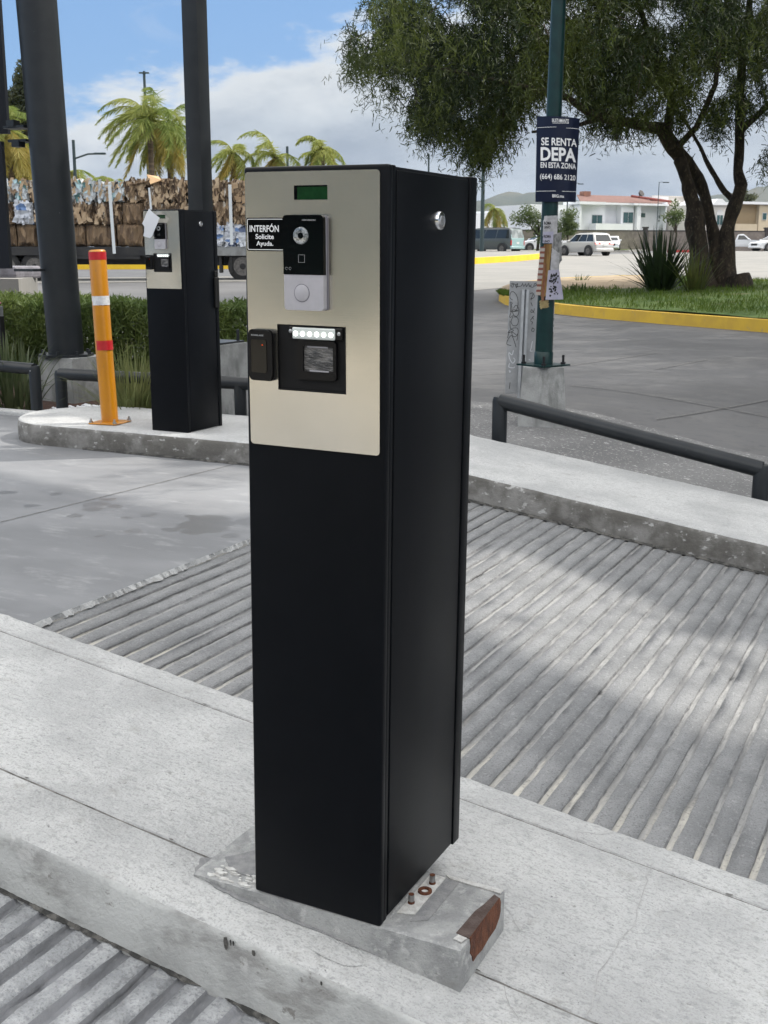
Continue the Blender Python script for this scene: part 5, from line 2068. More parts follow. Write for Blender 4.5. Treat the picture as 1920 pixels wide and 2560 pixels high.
# ---- hedge, clumps and pebbles in the planting bed
def hedge(label, x0, x1, y0, y1, zt0, zt1, n, lean=0.0):
    z0 = G(x0, y0) + 0.05
    rt = thing('hedge', label, 'hedge', ((x0 + x1) / 2, (y0 + y1) / 2, z0))
    x = rng.uniform(x0, x1, n)
    fx_ = (x - x0) / (x1 - x0)
    zt = zt0 + (zt1 - zt0) * fx_
    # mostly near the shell
    y = y0 + (y1 - y0) * rng.beta(0.7, 1.0, n)
    z = z0 + (zt - z0) * rng.beta(1.0, 0.72, n)
    bump_ = np.array([noise.noise(Vector((a * 2.2, b * 2.2, c * 2.2))) for a, b, c in zip(x, y, z)])
    y = y + bump_ * 0.10
    z = z + bump_ * 0.07
    C = np.stack([x, y, z], 1)
    A = unit(rng.normal(0, 1, (n, 3)) + np.array([0.2, -0.3, 0.9])) * rng.uniform(.035, .07, (n, 1))
    B = unit(np.cross(A, rng.normal(0, 1, (n, 3)))) * rng.uniform(.008, .014, (n, 1))
    quads_to_mesh('leaves', C, A, B, MATS['hedge leaf'], rt, 1)
    mb_ = MB()
    mb_.box((x0 + 0.05, (y0 + y1) / 2 - 0.03, z0 - 0.1), (x1 - 0.05, (y0 + y1) / 2 + 0.03, z0 + 0.01))
    for k in range(36):
        xx = rng.uniform(x0 + 0.1, x1 - 0.1)
        yy_ = rng.uniform(y0 + 0.2, y1)
        zz_ = (zt0 + (zt1 - zt0) * (xx - x0) / (x1 - x0))
        mb_.chain([(xx, yy_, z0 - 0.1), (xx + rng.normal(0, .08), yy_, z0 + (zz_ - z0) * 0.85)], [0.02, 0.008], 5, cap=False)
    mb_.build('branches', MATS['rough bark'], rt)
    return rt


h0 = dep(0, 850, 11.4)
h1 = dep(380, 850, 10.4)
zt0 = dep(60, 752, 11.0).z
zt1 = dep(380, 776, 10.2).z
hedge('clipped green hedge behind the round column and the bollard', -9.9, -5.9, 9.2, 10.3, zt0, zt1, 26000)
hb0 = dep(520, 850, 11.2)
zt2_ = dep(580, 822, 10.6).z
hedge('lower green hedge to the right of the far ticket machine', -5.75, -4.9, 9.5, 10.5, zt2_ + 0.03, zt2_ - 0.05, 5000)
f_ = dep(28, 1000, 9.9)
f_.z = G(f_.x, f_.y) + 0.03
cl = thing('leafy_clump', 'strappy green clump in the bed at the left edge behind the railing', 'plant', f_)
blades('leaves', f_, 150, 0.66, 0.011, 0.38, MATS['clump leaf'], cl, rng, 6, 0.5, 0.22)
f_ = dep(335, 1022, 8.9)
f_.z = G(f_.x, f_.y) + 0.03
cl = thing('ornamental_grass', 'fine pale ornamental grass tuft between the bollard and the far ticket machine', 'plant', f_)
blades('leaves', f_, 420, 0.62, 0.0042, 0.36, MATS['ornamental grass blade'], cl, rng, 6, 0.6, 0.16)
surf('white pebble', (0.70, 0.71, 0.72), (0.52, 0.53, 0.55), 20.0, 0.7)
m = MB()
for k in range(230):
    c = dep(random.uniform(112, 258), 1000, 9.6)
    x = c.x + random.uniform(-0.1, 0.1)
    y = c.y + random.uniform(-0.40, 0.35)
    zz = G(x, y) + 0.045 + random.uniform(0, 0.02)
    s = random.uniform(0.014, 0.034)
    q = bmesh.ops.create_icosphere(m.bm, subdivisions=1, radius=1.0)
    mt = Matrix.Translation((x, y, zz)) @ Matrix.Rotation(random.uniform(0, 6), 4, 'Z') @ Matrix.Diagonal((s, s * random.uniform(.6, 1), s * random.uniform(.5, .8), 1))
    for v in q['verts']:
        v.co = mt @ v.co
o = m.build('pebbles', MATS['white pebble'])
tag(o, 'white pebbles scattered round the foot of the column footing', 'pebbles', kind='stuff')


# ---- palms
def palm(label, px, py_base, py_crown, d, n_fr, size, wind, seed, old=0.3, curved=0.0):
    rg = np.random.default_rng(seed)
    cr = dep(px, py_crown, d)
    bs = gp(px, 690)
    base = Vector((cr.x, cr.y, G(cr.x, cr.y)))
    rt = thing('palm_tree', label, 'palm tree', base, 'palms behind the truck')
    mb_ = MB()
    h = cr.z - base.z
    rt_ = 0.16
    P = []
    r_ = []
    for k in range(9):
        t_ = k / 8
        P.append(base + Vector((curved * math.sin(t_ * 2.0) * 0.5, 0, h * t_)))
        r_.append(rt_ * (1.15 - 0.35 * t_) * (1 + 0.08 * (k % 2)))
    off = P[-1] - cr
    P = [p - off * (i / 8) for i, p in enumerate(P)]
    mb_.chain(P, r_, 10)
    mb_.build('trunk', MATS['palm trunk'], rt, smooth=50)
    CC, AA, BB, OO = [], [], [], []
    rb = MB()
    for k in range(n_fr):
        a = 2 * math.pi * (k * 0.618 + rg.uniform(-.05, .05))
        el = R(rg.uniform(-20, 80)) if k > n_fr * old else R(rg.uniform(-55, 0))
        dv = Vector((math.cos(a) * math.cos(el), math.sin(a) * math.cos(el), math.sin(el)))
        L = size * rg.uniform(0.8, 1.1)
        p = cr.copy()
        nseg = 11
        prev = p.copy()
        path = [p.copy()]
        for s in range(nseg):
            t_ = s / nseg
            dv = (dv + Vector(wind) * 0.20 * (t_ + 0.25) + Vector((0, 0, -0.20 - 0.12 * t_))).normalized()
            p = p + dv * (L / nseg)
            path.append(p.copy())
            sd = dv.cross(Vector((0, 0, 1)))
            if sd.length < 0.05:
                sd = Vector((1, 0, 0))
            sd.normalize()
            ll = size * 0.22 * math.sin(math.pi * min(1, 0.15 + 0.85 * t_)) + 0.05
            for q in range(9):
                c0 = prev.lerp(p, q / 9)
                for sg in (-1, 1):
                    dl = (sd * sg * 0.75 + dv * 0.55 + Vector((0, 0, -0.55)) + Vector(wind) * 0.5 + Vector(rg.normal(0, .22, 3))).normalized()
                    CC.append(c0 + dl * ll * 0.5)
                    AA.append(dl * ll * 0.5)
                    BB.append(dl.cross(Vector(rg.normal(0, 1, 3))).normalized() * (0.016 + 0.010 * rg.random()))
                    OO.append(1 if k <= n_fr * old else 0)
            prev = p.copy()
        rb.chain(path, [0.03] + [0.022 - 0.0017 * i for i in range(nseg)], 5, cap=False)
    C_, A_, B_ = (np.array([tuple(v) for v in q]) for q in (CC, AA, BB))
    n_ = len(C_)
    Vv = np.stack([C_ - A_ - B_ * 0.7, C_ - A_ + B_ * 0.7, C_ + A_ * 0.2 + B_, C_ + A_], 1).reshape(-1, 3)
    mesh_np('fronds', Vv, np.arange(4 * n_).reshape(n_, 4), [MATS['palm frond'], MATS['old palm frond']], rt, mats=OO)
    rb.build('frond_ribs', MATS['palm frond'], rt)
    return rt


wl = tuple(-RGT * 0.8 + FWD * 0.2)
palm('tall palm with wind-blown green fronds, left of the pair behind the truck', 374, 460, 308, 58, 28, 3.05, wl, 1, 0.10)
palm('tall palm leaning beside its twin, half behind the square post', 418, 460, 318, 60, 26, 2.9, tuple(RGT * 0.05), 2, 0.35, 0.5)
palm('palm just right of the square post with fronds swept to the left', 583, 430, 382, 58, 14, 2.1, wl, 3, 0.35)
palm('palm with yellowed fronds above the left end of the near machine top', 690, 420, 392, 58, 18, 2.5, tuple(-RGT * 0.35), 4, 0.5)
palm('palm with drooping tips above the middle of the near machine top', 805, 420, 372, 58, 13, 1.9, tuple(-RGT * 0.3), 5, 0.1)
palm('shorter yellow palm in front of its taller neighbour above the near machine', 803, 440, 408, 64, 16, 1.9, tuple(RGT * 0.1), 6, 0.6)
palm('yellow palm beside the dark street lamp left of the cardboard load', 178, 460, 428, 66, 17, 2.4, tuple(RGT * 0.5), 7, 0.75)
palm('small green palm crown just over the cardboard load', 262, 460, 448, 72, 14, 1.5, tuple(-RGT * 0.2), 8, 0.3)
palm('tiny hazy palm crown over the load, right of the small green one', 300, 460, 447, 90, 12, 1.2, (0, 0, 0), 9, 0.7)
palm('yellow palm seen between the dark sign boxes at the left edge', 20, 470, 325, 52, 26, 2.6, tuple(RGT * 0.3), 10, 0.7)
palm('palm in front of the white building beside the parked van', 1238, 570, 522, 100, 14, 2.2, tuple(RGT * 0.15), 12, 0.3)


# ---- broadleaf trees and shrubs far away
def bush(name, label, cat, px, py, d, rx, rz, n, mat, seed, trunk=None, leaf=0.12, group=None):
    rg = np.random.default_rng(seed)
    c = dep(px, py, d)
    base = Vector((c.x, c.y, G(c.x, c.y)))
    rt = thing(name, label, cat, base, group)
    k = 14
    cc = np.array(c) + rg.normal(0, 1, (k, 3)) * np.array([rx * 0.45, rx * 0.45, rz * 0.45])
    w = rg.integers(0, k, n)
    C = cc[w] + unit(rg.normal(0, 1, (n, 3))) * (rg.uniform(0, 1, (n, 1)) ** 0.5) * np.array([rx, rx, rz]) * 0.42
    C[:, 2] = np.maximum(C[:, 2], base.z + 0.05)
    A = unit(rg.normal(0, 1, (n, 3))) * leaf * rg.uniform(.6, 1.3, (n, 1))
    B = unit(np.cross(A, rg.normal(0, 1, (n, 3)))) * leaf * 0.45
    quads_to_mesh('crown', C, A, B, MATS[mat], rt, 1)
    mb_ = MB()
    top = Vector(c)
    mb_.chain([base, base.lerp(top, 0.5) + Vector((0.1, 0, 0)), top + Vector((0, 0, rz * 0.3))], [0.05 * rx + 0.05, 0.04 * rx + 0.03, 0.02], 8)
    for q in range(6):
        e_ = Vector(cc[q])
        mb_.chain([base.lerp(top, 0.6), e_], [0.03 * rx + 0.02, 0.01], 6)
    mb_.build('trunk', MATS['rough bark'], rt)
    return rt


bush('eucalyptus_tree', 'tall dark grey-green tree behind the round column at the left edge', 'tree', 48, 330, 75, 2.3, 4.2, 26000, 'eucalyptus leaf', 31, leaf=0.17)
bush('shrub', 'leafy green shrub behind the wall left of the lamp post papers', 'shrub', 1345, 555, 92, 1.9, 1.5, 2500, 'shrub leaf', 32, leaf=0.13)
bush('shrub', 'leafy green shrub behind the wall right of the lamp post papers', 'shrub', 1418, 562, 92, 1.0, 0.8, 1300, 'shrub leaf', 33, leaf=0.12)
bush('sapling', 'young tree with open leaves behind the wall before the beige house', 'tree', 1690, 545, 92, 1.0, 0.95, 500, 'shrub leaf', 34, leaf=0.15)
bush('far_tree', 'small dark round tree on the skyline right of the tree trunks', 'tree', 1868, 493, 150, 1.5, 0.9, 900, 'eucalyptus leaf', 36, leaf=0.2)

# ------------------------------------------------------------------ truck loaded with bales of cardboard
surf('trailer black', (0.016, 0.016, 0.018), (0.028, 0.027, 0.026), 3.0, 0.6)
surf('tyre rubber', (0.018, 0.018, 0.019), (0.030, 0.029, 0.028), 12.0, 0.85)
surf('wheel rim', (0.16, 0.15, 0.14), (0.09, 0.085, 0.08), 10.0, 0.6, metal=0.3)
surf('strap web', (0.62, 0.66, 0.68), None, rough=0.6)
surf('cardboard sheet', (0.52, 0.34, 0.18), (0.44, 0.28, 0.15), 3.0, 0.85)
surf('card flake', (0.52, 0.40, 0.27), (0.36, 0.25, 0.15), 2.0, 0.85)
surf('load frame', (0.26, 0.27, 0.27), (0.18, 0.18, 0.18), 3.0, 0.6)


def bale_mat(name, cols, stretch):
    mt_ = bpy.data.materials.new(name)
    mt_.use_nodes = True
    t = NT(mt_.node_tree)
    tc = t.n('TexCoord').outputs['Object']
    oi = t.n('ObjectInfo').outputs['Random']
    v = t.n('VectorMath', {0: t.scale(tc, stretch), 1: t.n('CombineXYZ', {0: t.math('MULTIPLY', oi, 37.0), 2: oi}).outputs[0]}, operation='ADD').outputs[0]
    wv = t.n('TexNoise', {'Vector': v, 'Scale': 2.0, 'Detail': 2.0}).outputs['Color']
    vv = t.n('VectorMath', {0: v, 1: t.n('VectorMath', {0: wv, 1: (0.35, 0.35, 0.35)}, operation='MULTIPLY').outputs[0]}, operation='ADD').outputs[0]
    vo = t.n('TexVoronoi', {'Vector': vv, 'Scale': 2.1})
    h = t.n('SeparateColor', {0: vo.outputs['Color']})
    cr = t.n('ValToRGB', {0: h.outputs[0]})
    el = cr.color_ramp.elements
    cr.color_ramp.interpolation = 'CONSTANT'
    while len(el) < len(cols):
        el.new(0.5)
    for i, (p_, c_) in enumerate(cols):
        el[i].position = p_
        el[i].color = c_ + (1.0,)
    b = t.n('Bump', {'Height': vo.outputs['Distance'], 'Strength': 1.0, 'Distance': 0.12})
    p = t.n('BsdfPrincipled', {'Base Color': cr.outputs[0], 'Roughness': 0.85, 'Normal': b.outputs[0]})
    t.n('OutputMaterial', {'Surface': p.outputs[0]})
    MATS[name] = mt_


brown = [(0.0, (0.13, 0.085, 0.05)), (0.28, (0.20, 0.14, 0.085)), (0.52, (0.085, 0.055, 0.035)), (0.68, (0.28, 0.195, 0.12)), (0.86, (0.44, 0.32, 0.20)), (0.94, (0.62, 0.56, 0.48))]
bale_mat('brown bale', brown, (7.5, 4.0, 1.9))
bale_mat('plain brown bale', [(0.0, (0.17, 0.115, 0.068)), (0.4, (0.22, 0.15, 0.09)), (0.7, (0.12, 0.08, 0.05)), (0.92, (0.33, 0.23, 0.14))], (4.2, 3.0, 1.3))
bale_mat('mixed bale', [(0.0, (0.50, 0.54, 0.56)), (0.3, (0.62, 0.66, 0.68)), (0.5, (0.10, 0.20, 0.20)), (0.6, (0.30, 0.21, 0.14)), (0.74, (0.07, 0.07, 0.07)), (0.84, (0.45, 0.62, 0.66)), (0.93, (0.72, 0.74, 0.75))], (3.2, 3.0, 2.2))
bale_mat('white bale', [(0.0, (0.55, 0.58, 0.64)), (0.35, (0.66, 0.69, 0.74)), (0.62, (0.10, 0.13, 0.22)), (0.7, (0.16, 0.26, 0.48)), (0.8, (0.60, 0.63, 0.68))], (1.4, 1.4, 2.6))

TDK = 41.0
UT = RGT.copy()                        # along the truck
NTK = FWD.copy()                       # away from the camera
tr0 = gp(85, 703)
tkd = (tr0 - CAM).dot(FWD)


def tk(px, py):
    """point on the camera-side face of the load"""
    r_ = ray(px, py)
    t_ = tkd / r_.dot(FWD)
    return CAM + r_ * t_


zgT = tr0.z
zbed = tk(300, 617).z
x_of = lambda px: (tk(px, 640) - tr0).dot(UT)
trk = thing('flatbed_trailer', 'long black flatbed trailer loaded with baled cardboard on the street behind', 'trailer', (tr0.x, tr0.y, zgT))
FR = Matrix((UT.to_4d(), NTK.to_4d(), Vector((0, 0, 1, 0)), Vector((0, 0, 0, 1)))).transposed()
FR.col[0][3] = FR.col[1][3] = 0
FR = Matrix.Translation(tr0) @ Matrix((
    (UT.x, NTK.x, 0, 0), (UT.y, NTK.y, 0, 0), (0, 0, 1, 0), (0, 0, 0, 1)))
LT = FR.inverted()


def tbox(name, a, b, mat, parent, bev=0.0):
    mb_ = MB()
    mb_.box(a, b, bev, 2, FR)
    return mb_.build(name, mat, parent)


hb = zbed - zgT
xa, xb = x_of(20), x_of(560)
xe = x_of(720)
tbox('deck', (xa - 0.6, 0, hb - 0.30), (xb + 1.0, 2.4, hb), MATS['trailer black'], trk)
tbox('chassis', (xa, 0.7, hb - 0.62), (xb, 1.7, hb - 0.30), MATS['trailer black'], trk)
tbox('side_skirt', (x_of(160), 0.02, hb - 0.42), (x_of(350), 0.10, hb - 0.28), MATS['trailer black'], trk)


def wheel(cx_, cy_, r_, w_, parent, mat4, name='wheel', rim='wheel rim'):
    def ring_(pts, rr, mt_, nm, par):
        mb_ = MB()
        mb_.chain(pts, rr, 28)
        mb_.xform(mat4)
        return mb_.build(nm, mt_, par, smooth=40)
    wh = ring_([(cx_, cy_, r_), (cx_, cy_ + 0.03, r_), (cx_, cy_ + w_ - 0.03, r_), (cx_, cy_ + w_, r_)], [r_ * 0.90, r_, r_, r_ * 0.9], MATS['tyre rubber'], name, parent)
    ring_([(cx_, cy_ - 0.004, r_), (cx_, cy_ + 0.03, r_)], [r_ * 0.62, r_ * 0.60], MATS[rim], 'rim', wh)
    ring_([(cx_, cy_ - 0.03, r_), (cx_, cy_ + 0.02, r_)], [r_ * 0.16, r_ * 0.24], MATS['tyre rubber'], 'hub', wh)
    return wh


rw = hb * 0.5
for px in (84, 14):
    wheel(x_of(px), 0.05, 0.50, 0.5, trk, FR)
    mb_ = MB()
    c0 = x_of(px)
    pts_ = [(c0 + math.cos(R(a)) * 0.60, 0.02, 0.50 + math.sin(R(a)) * 0.60) for a in range(10, 171, 16)]
    ribv = [(p[0], p[1], p[2]) for p in pts_]
    mb_.strip(ribv, [(p[0], 0.6, p[2]) for p in pts_])
    bmesh.ops.solidify(mb_.bm, geom=mb_.bm.faces[:], thickness=0.04)
    mb_.xform(FR)
    mb_.build('mudguard', MATS['trailer black'], trk)
# tractor end at the right
tq = thing('truck_tractor', 'rear of the truck pulling the trailer, with mudflap and wheels, mostly behind the near machine', 'truck', FR @ Vector((x_of(600), 0, 0)))
tbox('chassis', (x_of(535), 0.5, 0.55), (xe, 1.9, hb - 0.32), MATS['trailer black'], tq)
for px in (606, 668):
    wheel(x_of(px), 0.05, 0.53, 0.55, tq, FR)
tbox('mudflap', (x_of(573), 0.02, 0.26), (x_of(580), 0.6, 1.02), MATS['tyre rubber'], tq)
tbox('fuel_tank', (x_of(546), 0.1, 0.30), (x_of(553), 0.5, 0.95), MATS['trailer black'], tq, 0.02)
cab0 = x_of(700)
m = MB()
prof_ = [(cab0, 0.75), (cab0, 2.85), (cab0 + 1.5, 2.95), (cab0 + 1.75, 2.1), (cab0 + 3.0, 1.85), (cab0 + 3.1, 0.75)]
m.prism([FR @ Vector((x, 0.15, z)) for x, z in prof_], NTK * 2.1)
cabo = m.build('cab', MATS['load frame'], tq)
tbox('cab_window', (cab0 + 0.55, 0.13, 1.95), (cab0 + 1.45, 0.148, 2.65), MATS['trailer black'], cabo)
wheel(cab0 + 2.3, 0.05, 0.53, 0.45, tq, FR)
tbox('load_rail', (x_of(520), -0.02, hb - 0.30), (x_of(690), 0.06, hb + 0.02), MATS['load frame'], trk)

# bales: columns px0, px1 for every row (top, middle, bottom) with a kind
zr0 = tk(300, 449).z - zgT
z_rows = [hb + 0.015 + (zr0 - hb) * k / 3 for k in range(4)]
rowpx = {2: [(-20, 36, 'mixed'), (38, 80, 'mixed'), (82, 128, 'brown'), (130, 172, 'brown'), (174, 213, 'mixed'), (215, 246, 'mixed'), (248, 317, 'mixed'), (319, 372, 'brown'), (374, 428, 'mixedbrown'), (430, 470, 'brown'),
             (472, 535, 'brown'), (537, 574, 'brown'), (576, 640, 'brown')],
         1: [(-20, 40, 'brown'), (42, 88, 'white'), (90, 172, 'brown'), (174, 240, 'brown'), (242, 307, 'brown'), (309, 366, 'plain'), (368, 430, 'brown'), (432, 485, 'brown'), (487, 536, 'brown'), (538, 585, 'brown'), (587, 640, 'brown')],
         0: [(-20, 40, 'plain'), (42, 90, 'plain'), (92, 180, 'plain'), (182, 214, 'plain'), (216, 290, 'plain'), (292, 358, 'plain'), (360, 430, 'plain'), (432, 530, 'plain'), (532, 562, 'white'), (564, 590, 'white'), (592, 640, 'white')]}
mats_b = {'brown': 'brown bale', 'plain': 'plain brown bale', 'mixed': 'mixed bale', 'white': 'white bale', 'mixedbrown': 'brown bale'}
desc = {'brown': 'frayed brown cardboard bale', 'plain': 'smooth brown cardboard bale', 'mixed': 'pale mixed paper bale', 'white': 'white and blue bundled bale', 'mixedbrown': 'brown bale with loose boxes'}
rown = {2: 'top', 1: 'middle', 0: 'bottom'}
ordn = ['first', 'second', 'third', 'fourth', 'fifth', 'sixth', 'seventh', 'eighth', 'ninth', 'tenth', 'eleventh', 'twelfth', 'thirteenth']
for row, cols_ in rowpx.items():
    for i, (p0, p1, kd) in enumerate(cols_):
        x0_, x1_ = x_of(p0), x_of(p1)
        z0_, z1_ = z_rows[row], z_rows[row + 1] - 0.015
        if row == 2:
            z1_ += random.uniform(-0.06, 0.05)
        nx_, nz_2, ny_ = 14, 12, 5
        yf = random.uniform(0.0, 0.10)
        sd = random.uniform(0, 100)
        mb_ = MB()
        bm = mb_.bm
        bmesh.ops.create_cube(bm, size=1.0)
        bmesh.ops.subdivide_edges(bm, edges=bm.edges[:], cuts=10, use_grid_fill=True)
        for v in bm.verts:
            fx_, fy_, fz_ = v.co
            P = Vector((x0_ + (fx_ + 0.5) * (x1_ - x0_), yf + (fy_ + 0.5) * 2.2, z0_ + (fz_ + 0.5) * (z1_ - z0_)))
            a = 0.5 if kd == 'white' and row == 0 else 1.0
            pl = noise.noise(Vector((P.x * 5.5 + sd, P.y * 2, P.z * 1.1))) * 0.085 * a
            kn = noise.noise(Vector((P.x * 3 + sd, P.y * 3, P.z * 3))) * 0.05 * a
            edge = max(abs(fx_), abs(fz_)) * 2
            rnd = -0.11 * max(0, edge - 0.72) / 0.28 * a
            P.y += -(pl + kn) * (1 if fy_ < 0 else -1) - rnd * (1 if fy_ < 0 else -1)
            if abs(fx_) > 0.49:
                P.x -= math.copysign(0.04 * abs(noise.noise(Vector((P.z * 4, sd, 1)))), fx_)
            if fz_ > 0.49 or fz_ < -0.49:
                P.z += noise.noise(Vector((P.x * 4, P.y * 2, sd))) * (0.07 if row == 2 and fz_ > 0 else 0.03) - (0.02 if fz_ < 0 else 0) * 0
            v.co = FR @ P
        # loose flaps of card on the front
        if kd != 'plain':
            rg = random.Random(int(sd * 100))
            for k in range(64):
                cx_ = rg.uniform(x0_ + 0.05, x1_ - 0.05)
                cz_ = rg.uniform(z0_ + 0.08, z1_ - 0.05)
                w_, h_ = rg.uniform(0.02, 0.09), rg.uniform(0.06, 0.20)
                y_ = yf - rg.uniform(0.02, 0.10)
                tl_ = rg.uniform(-0.6, 0.6)
                pts_ = [(-w_, -h_), (w_, -h_ * rg.uniform(.5, 1)), (w_ * rg.uniform(.5, 1), h_), (-w_, h_ * rg.uniform(.6, 1))]
                bv = [bm.verts.new(FR @ Vector((cx_ + a_ * math.cos(tl_) - b_ * math.sin(tl_), y_ + 0.1 * rg.uniform(-1, .6) * (b_ + h_), cz_ + a_ * math.sin(tl_) + b_ * math.cos(tl_)))) for a_, b_ in pts_]
                bm.faces.new(bv).material_index = 1 if (k % 3 == 0 and kd != 'white') else 0
        o = mb_.build('bale', [MATS[mats_b[kd]], MATS['card flake']], None, recalc=False)
        hidden = ', hidden by the near machine' if p0 > 585 else ''
        tag(o, '%s, %s from left in the %s row on the trailer' % (desc[kd], ordn[i], rown[row]), 'bale', 'bales stacked on the trailer')
# loose sheets on top
m = MB()
ps = [tk(362, 436), tk(392, 441), tk(405, 452), tk(378, 462)]
m.prism([p - NTK * 0.15 + NTK * (0.5 if i in (0, 1) else 0) for i, p in enumerate(ps)], (0, 0, 0.02))
tag(m.build('cardboard_sheet', MATS['cardboard sheet'], None), 'flat orange-brown cardboard sheet sticking up on top of the truck load', 'cardboard')
m = MB()
ps = [tk(314, 458), tk(365, 450), tk(368, 455), tk(325, 463)]
m.prism([p - NTK * 0.12 + NTK * (0.6 if i in (0, 1) else 0) for i, p in enumerate(ps)], (0, 0, 0.02))
tag(m.build('cardboard_sheet', MATS['plain brown bale'], None), 'darker flattened box lying on the load left of the orange-brown sheet', 'cardboard')
labs = ['pale load strap hanging beside the round column', 'pale load strap in the middle of the load, left of the far machine', 'pale load strap running down behind the torn white paper', 'pale load strap right of the square post']
for i, (xt, yt, xb_, yb_) in enumerate(((166, 560, 188, 632), (276, 462, 289, 634), (375, 470, 381, 530), (576, 462, 581, 612))):
    a, b = tk(xt, yt) - NTK * 0.17, tk(xb_, yb_) - NTK * 0.20
    m = MB()
    w_ = UT * (0.055 if i != 2 else 0.035)
    m.prism([a - w_, a + w_, b + w_, b - w_], NTK * 0.012)
    q = m.build('load_strap', MATS['strap web'], None)
    tag(q, labs[i], 'strap', 'straps over the truck load')

# ------------------------------------------------------------------ cars
surf('car glass', (0.020, 0.024, 0.026), None, rough=0.06, spec=0.7)
surf('bright car glass', (0.42, 0.45, 0.45), (0.20, 0.22, 0.22), 1.6, 0.15, spec=0.7)
surf('white car paint', (0.72, 0.73, 0.75), None, rough=0.3, coat=0.6)
surf('silver car paint', (0.55, 0.54, 0.52), None, rough=0.32, metal=0.25, coat=0.6)
surf('dark van paint', (0.075, 0.085, 0.088), None, rough=0.35, coat=0.4)
surf('pale teal paint', (0.30, 0.44, 0.44), None, rough=0.35, coat=0.4)
surf('tail light', (0.42, 0.02, 0.02), None, rough=0.25)
surf('headlight', (0.60, 0.62, 0.62), None, rough=0.12)
surf('dark trim', (0.02, 0.02, 0.022), None, rough=0.6)
surf('number plate', (0.66, 0.66, 0.64), None, rough=0.5)


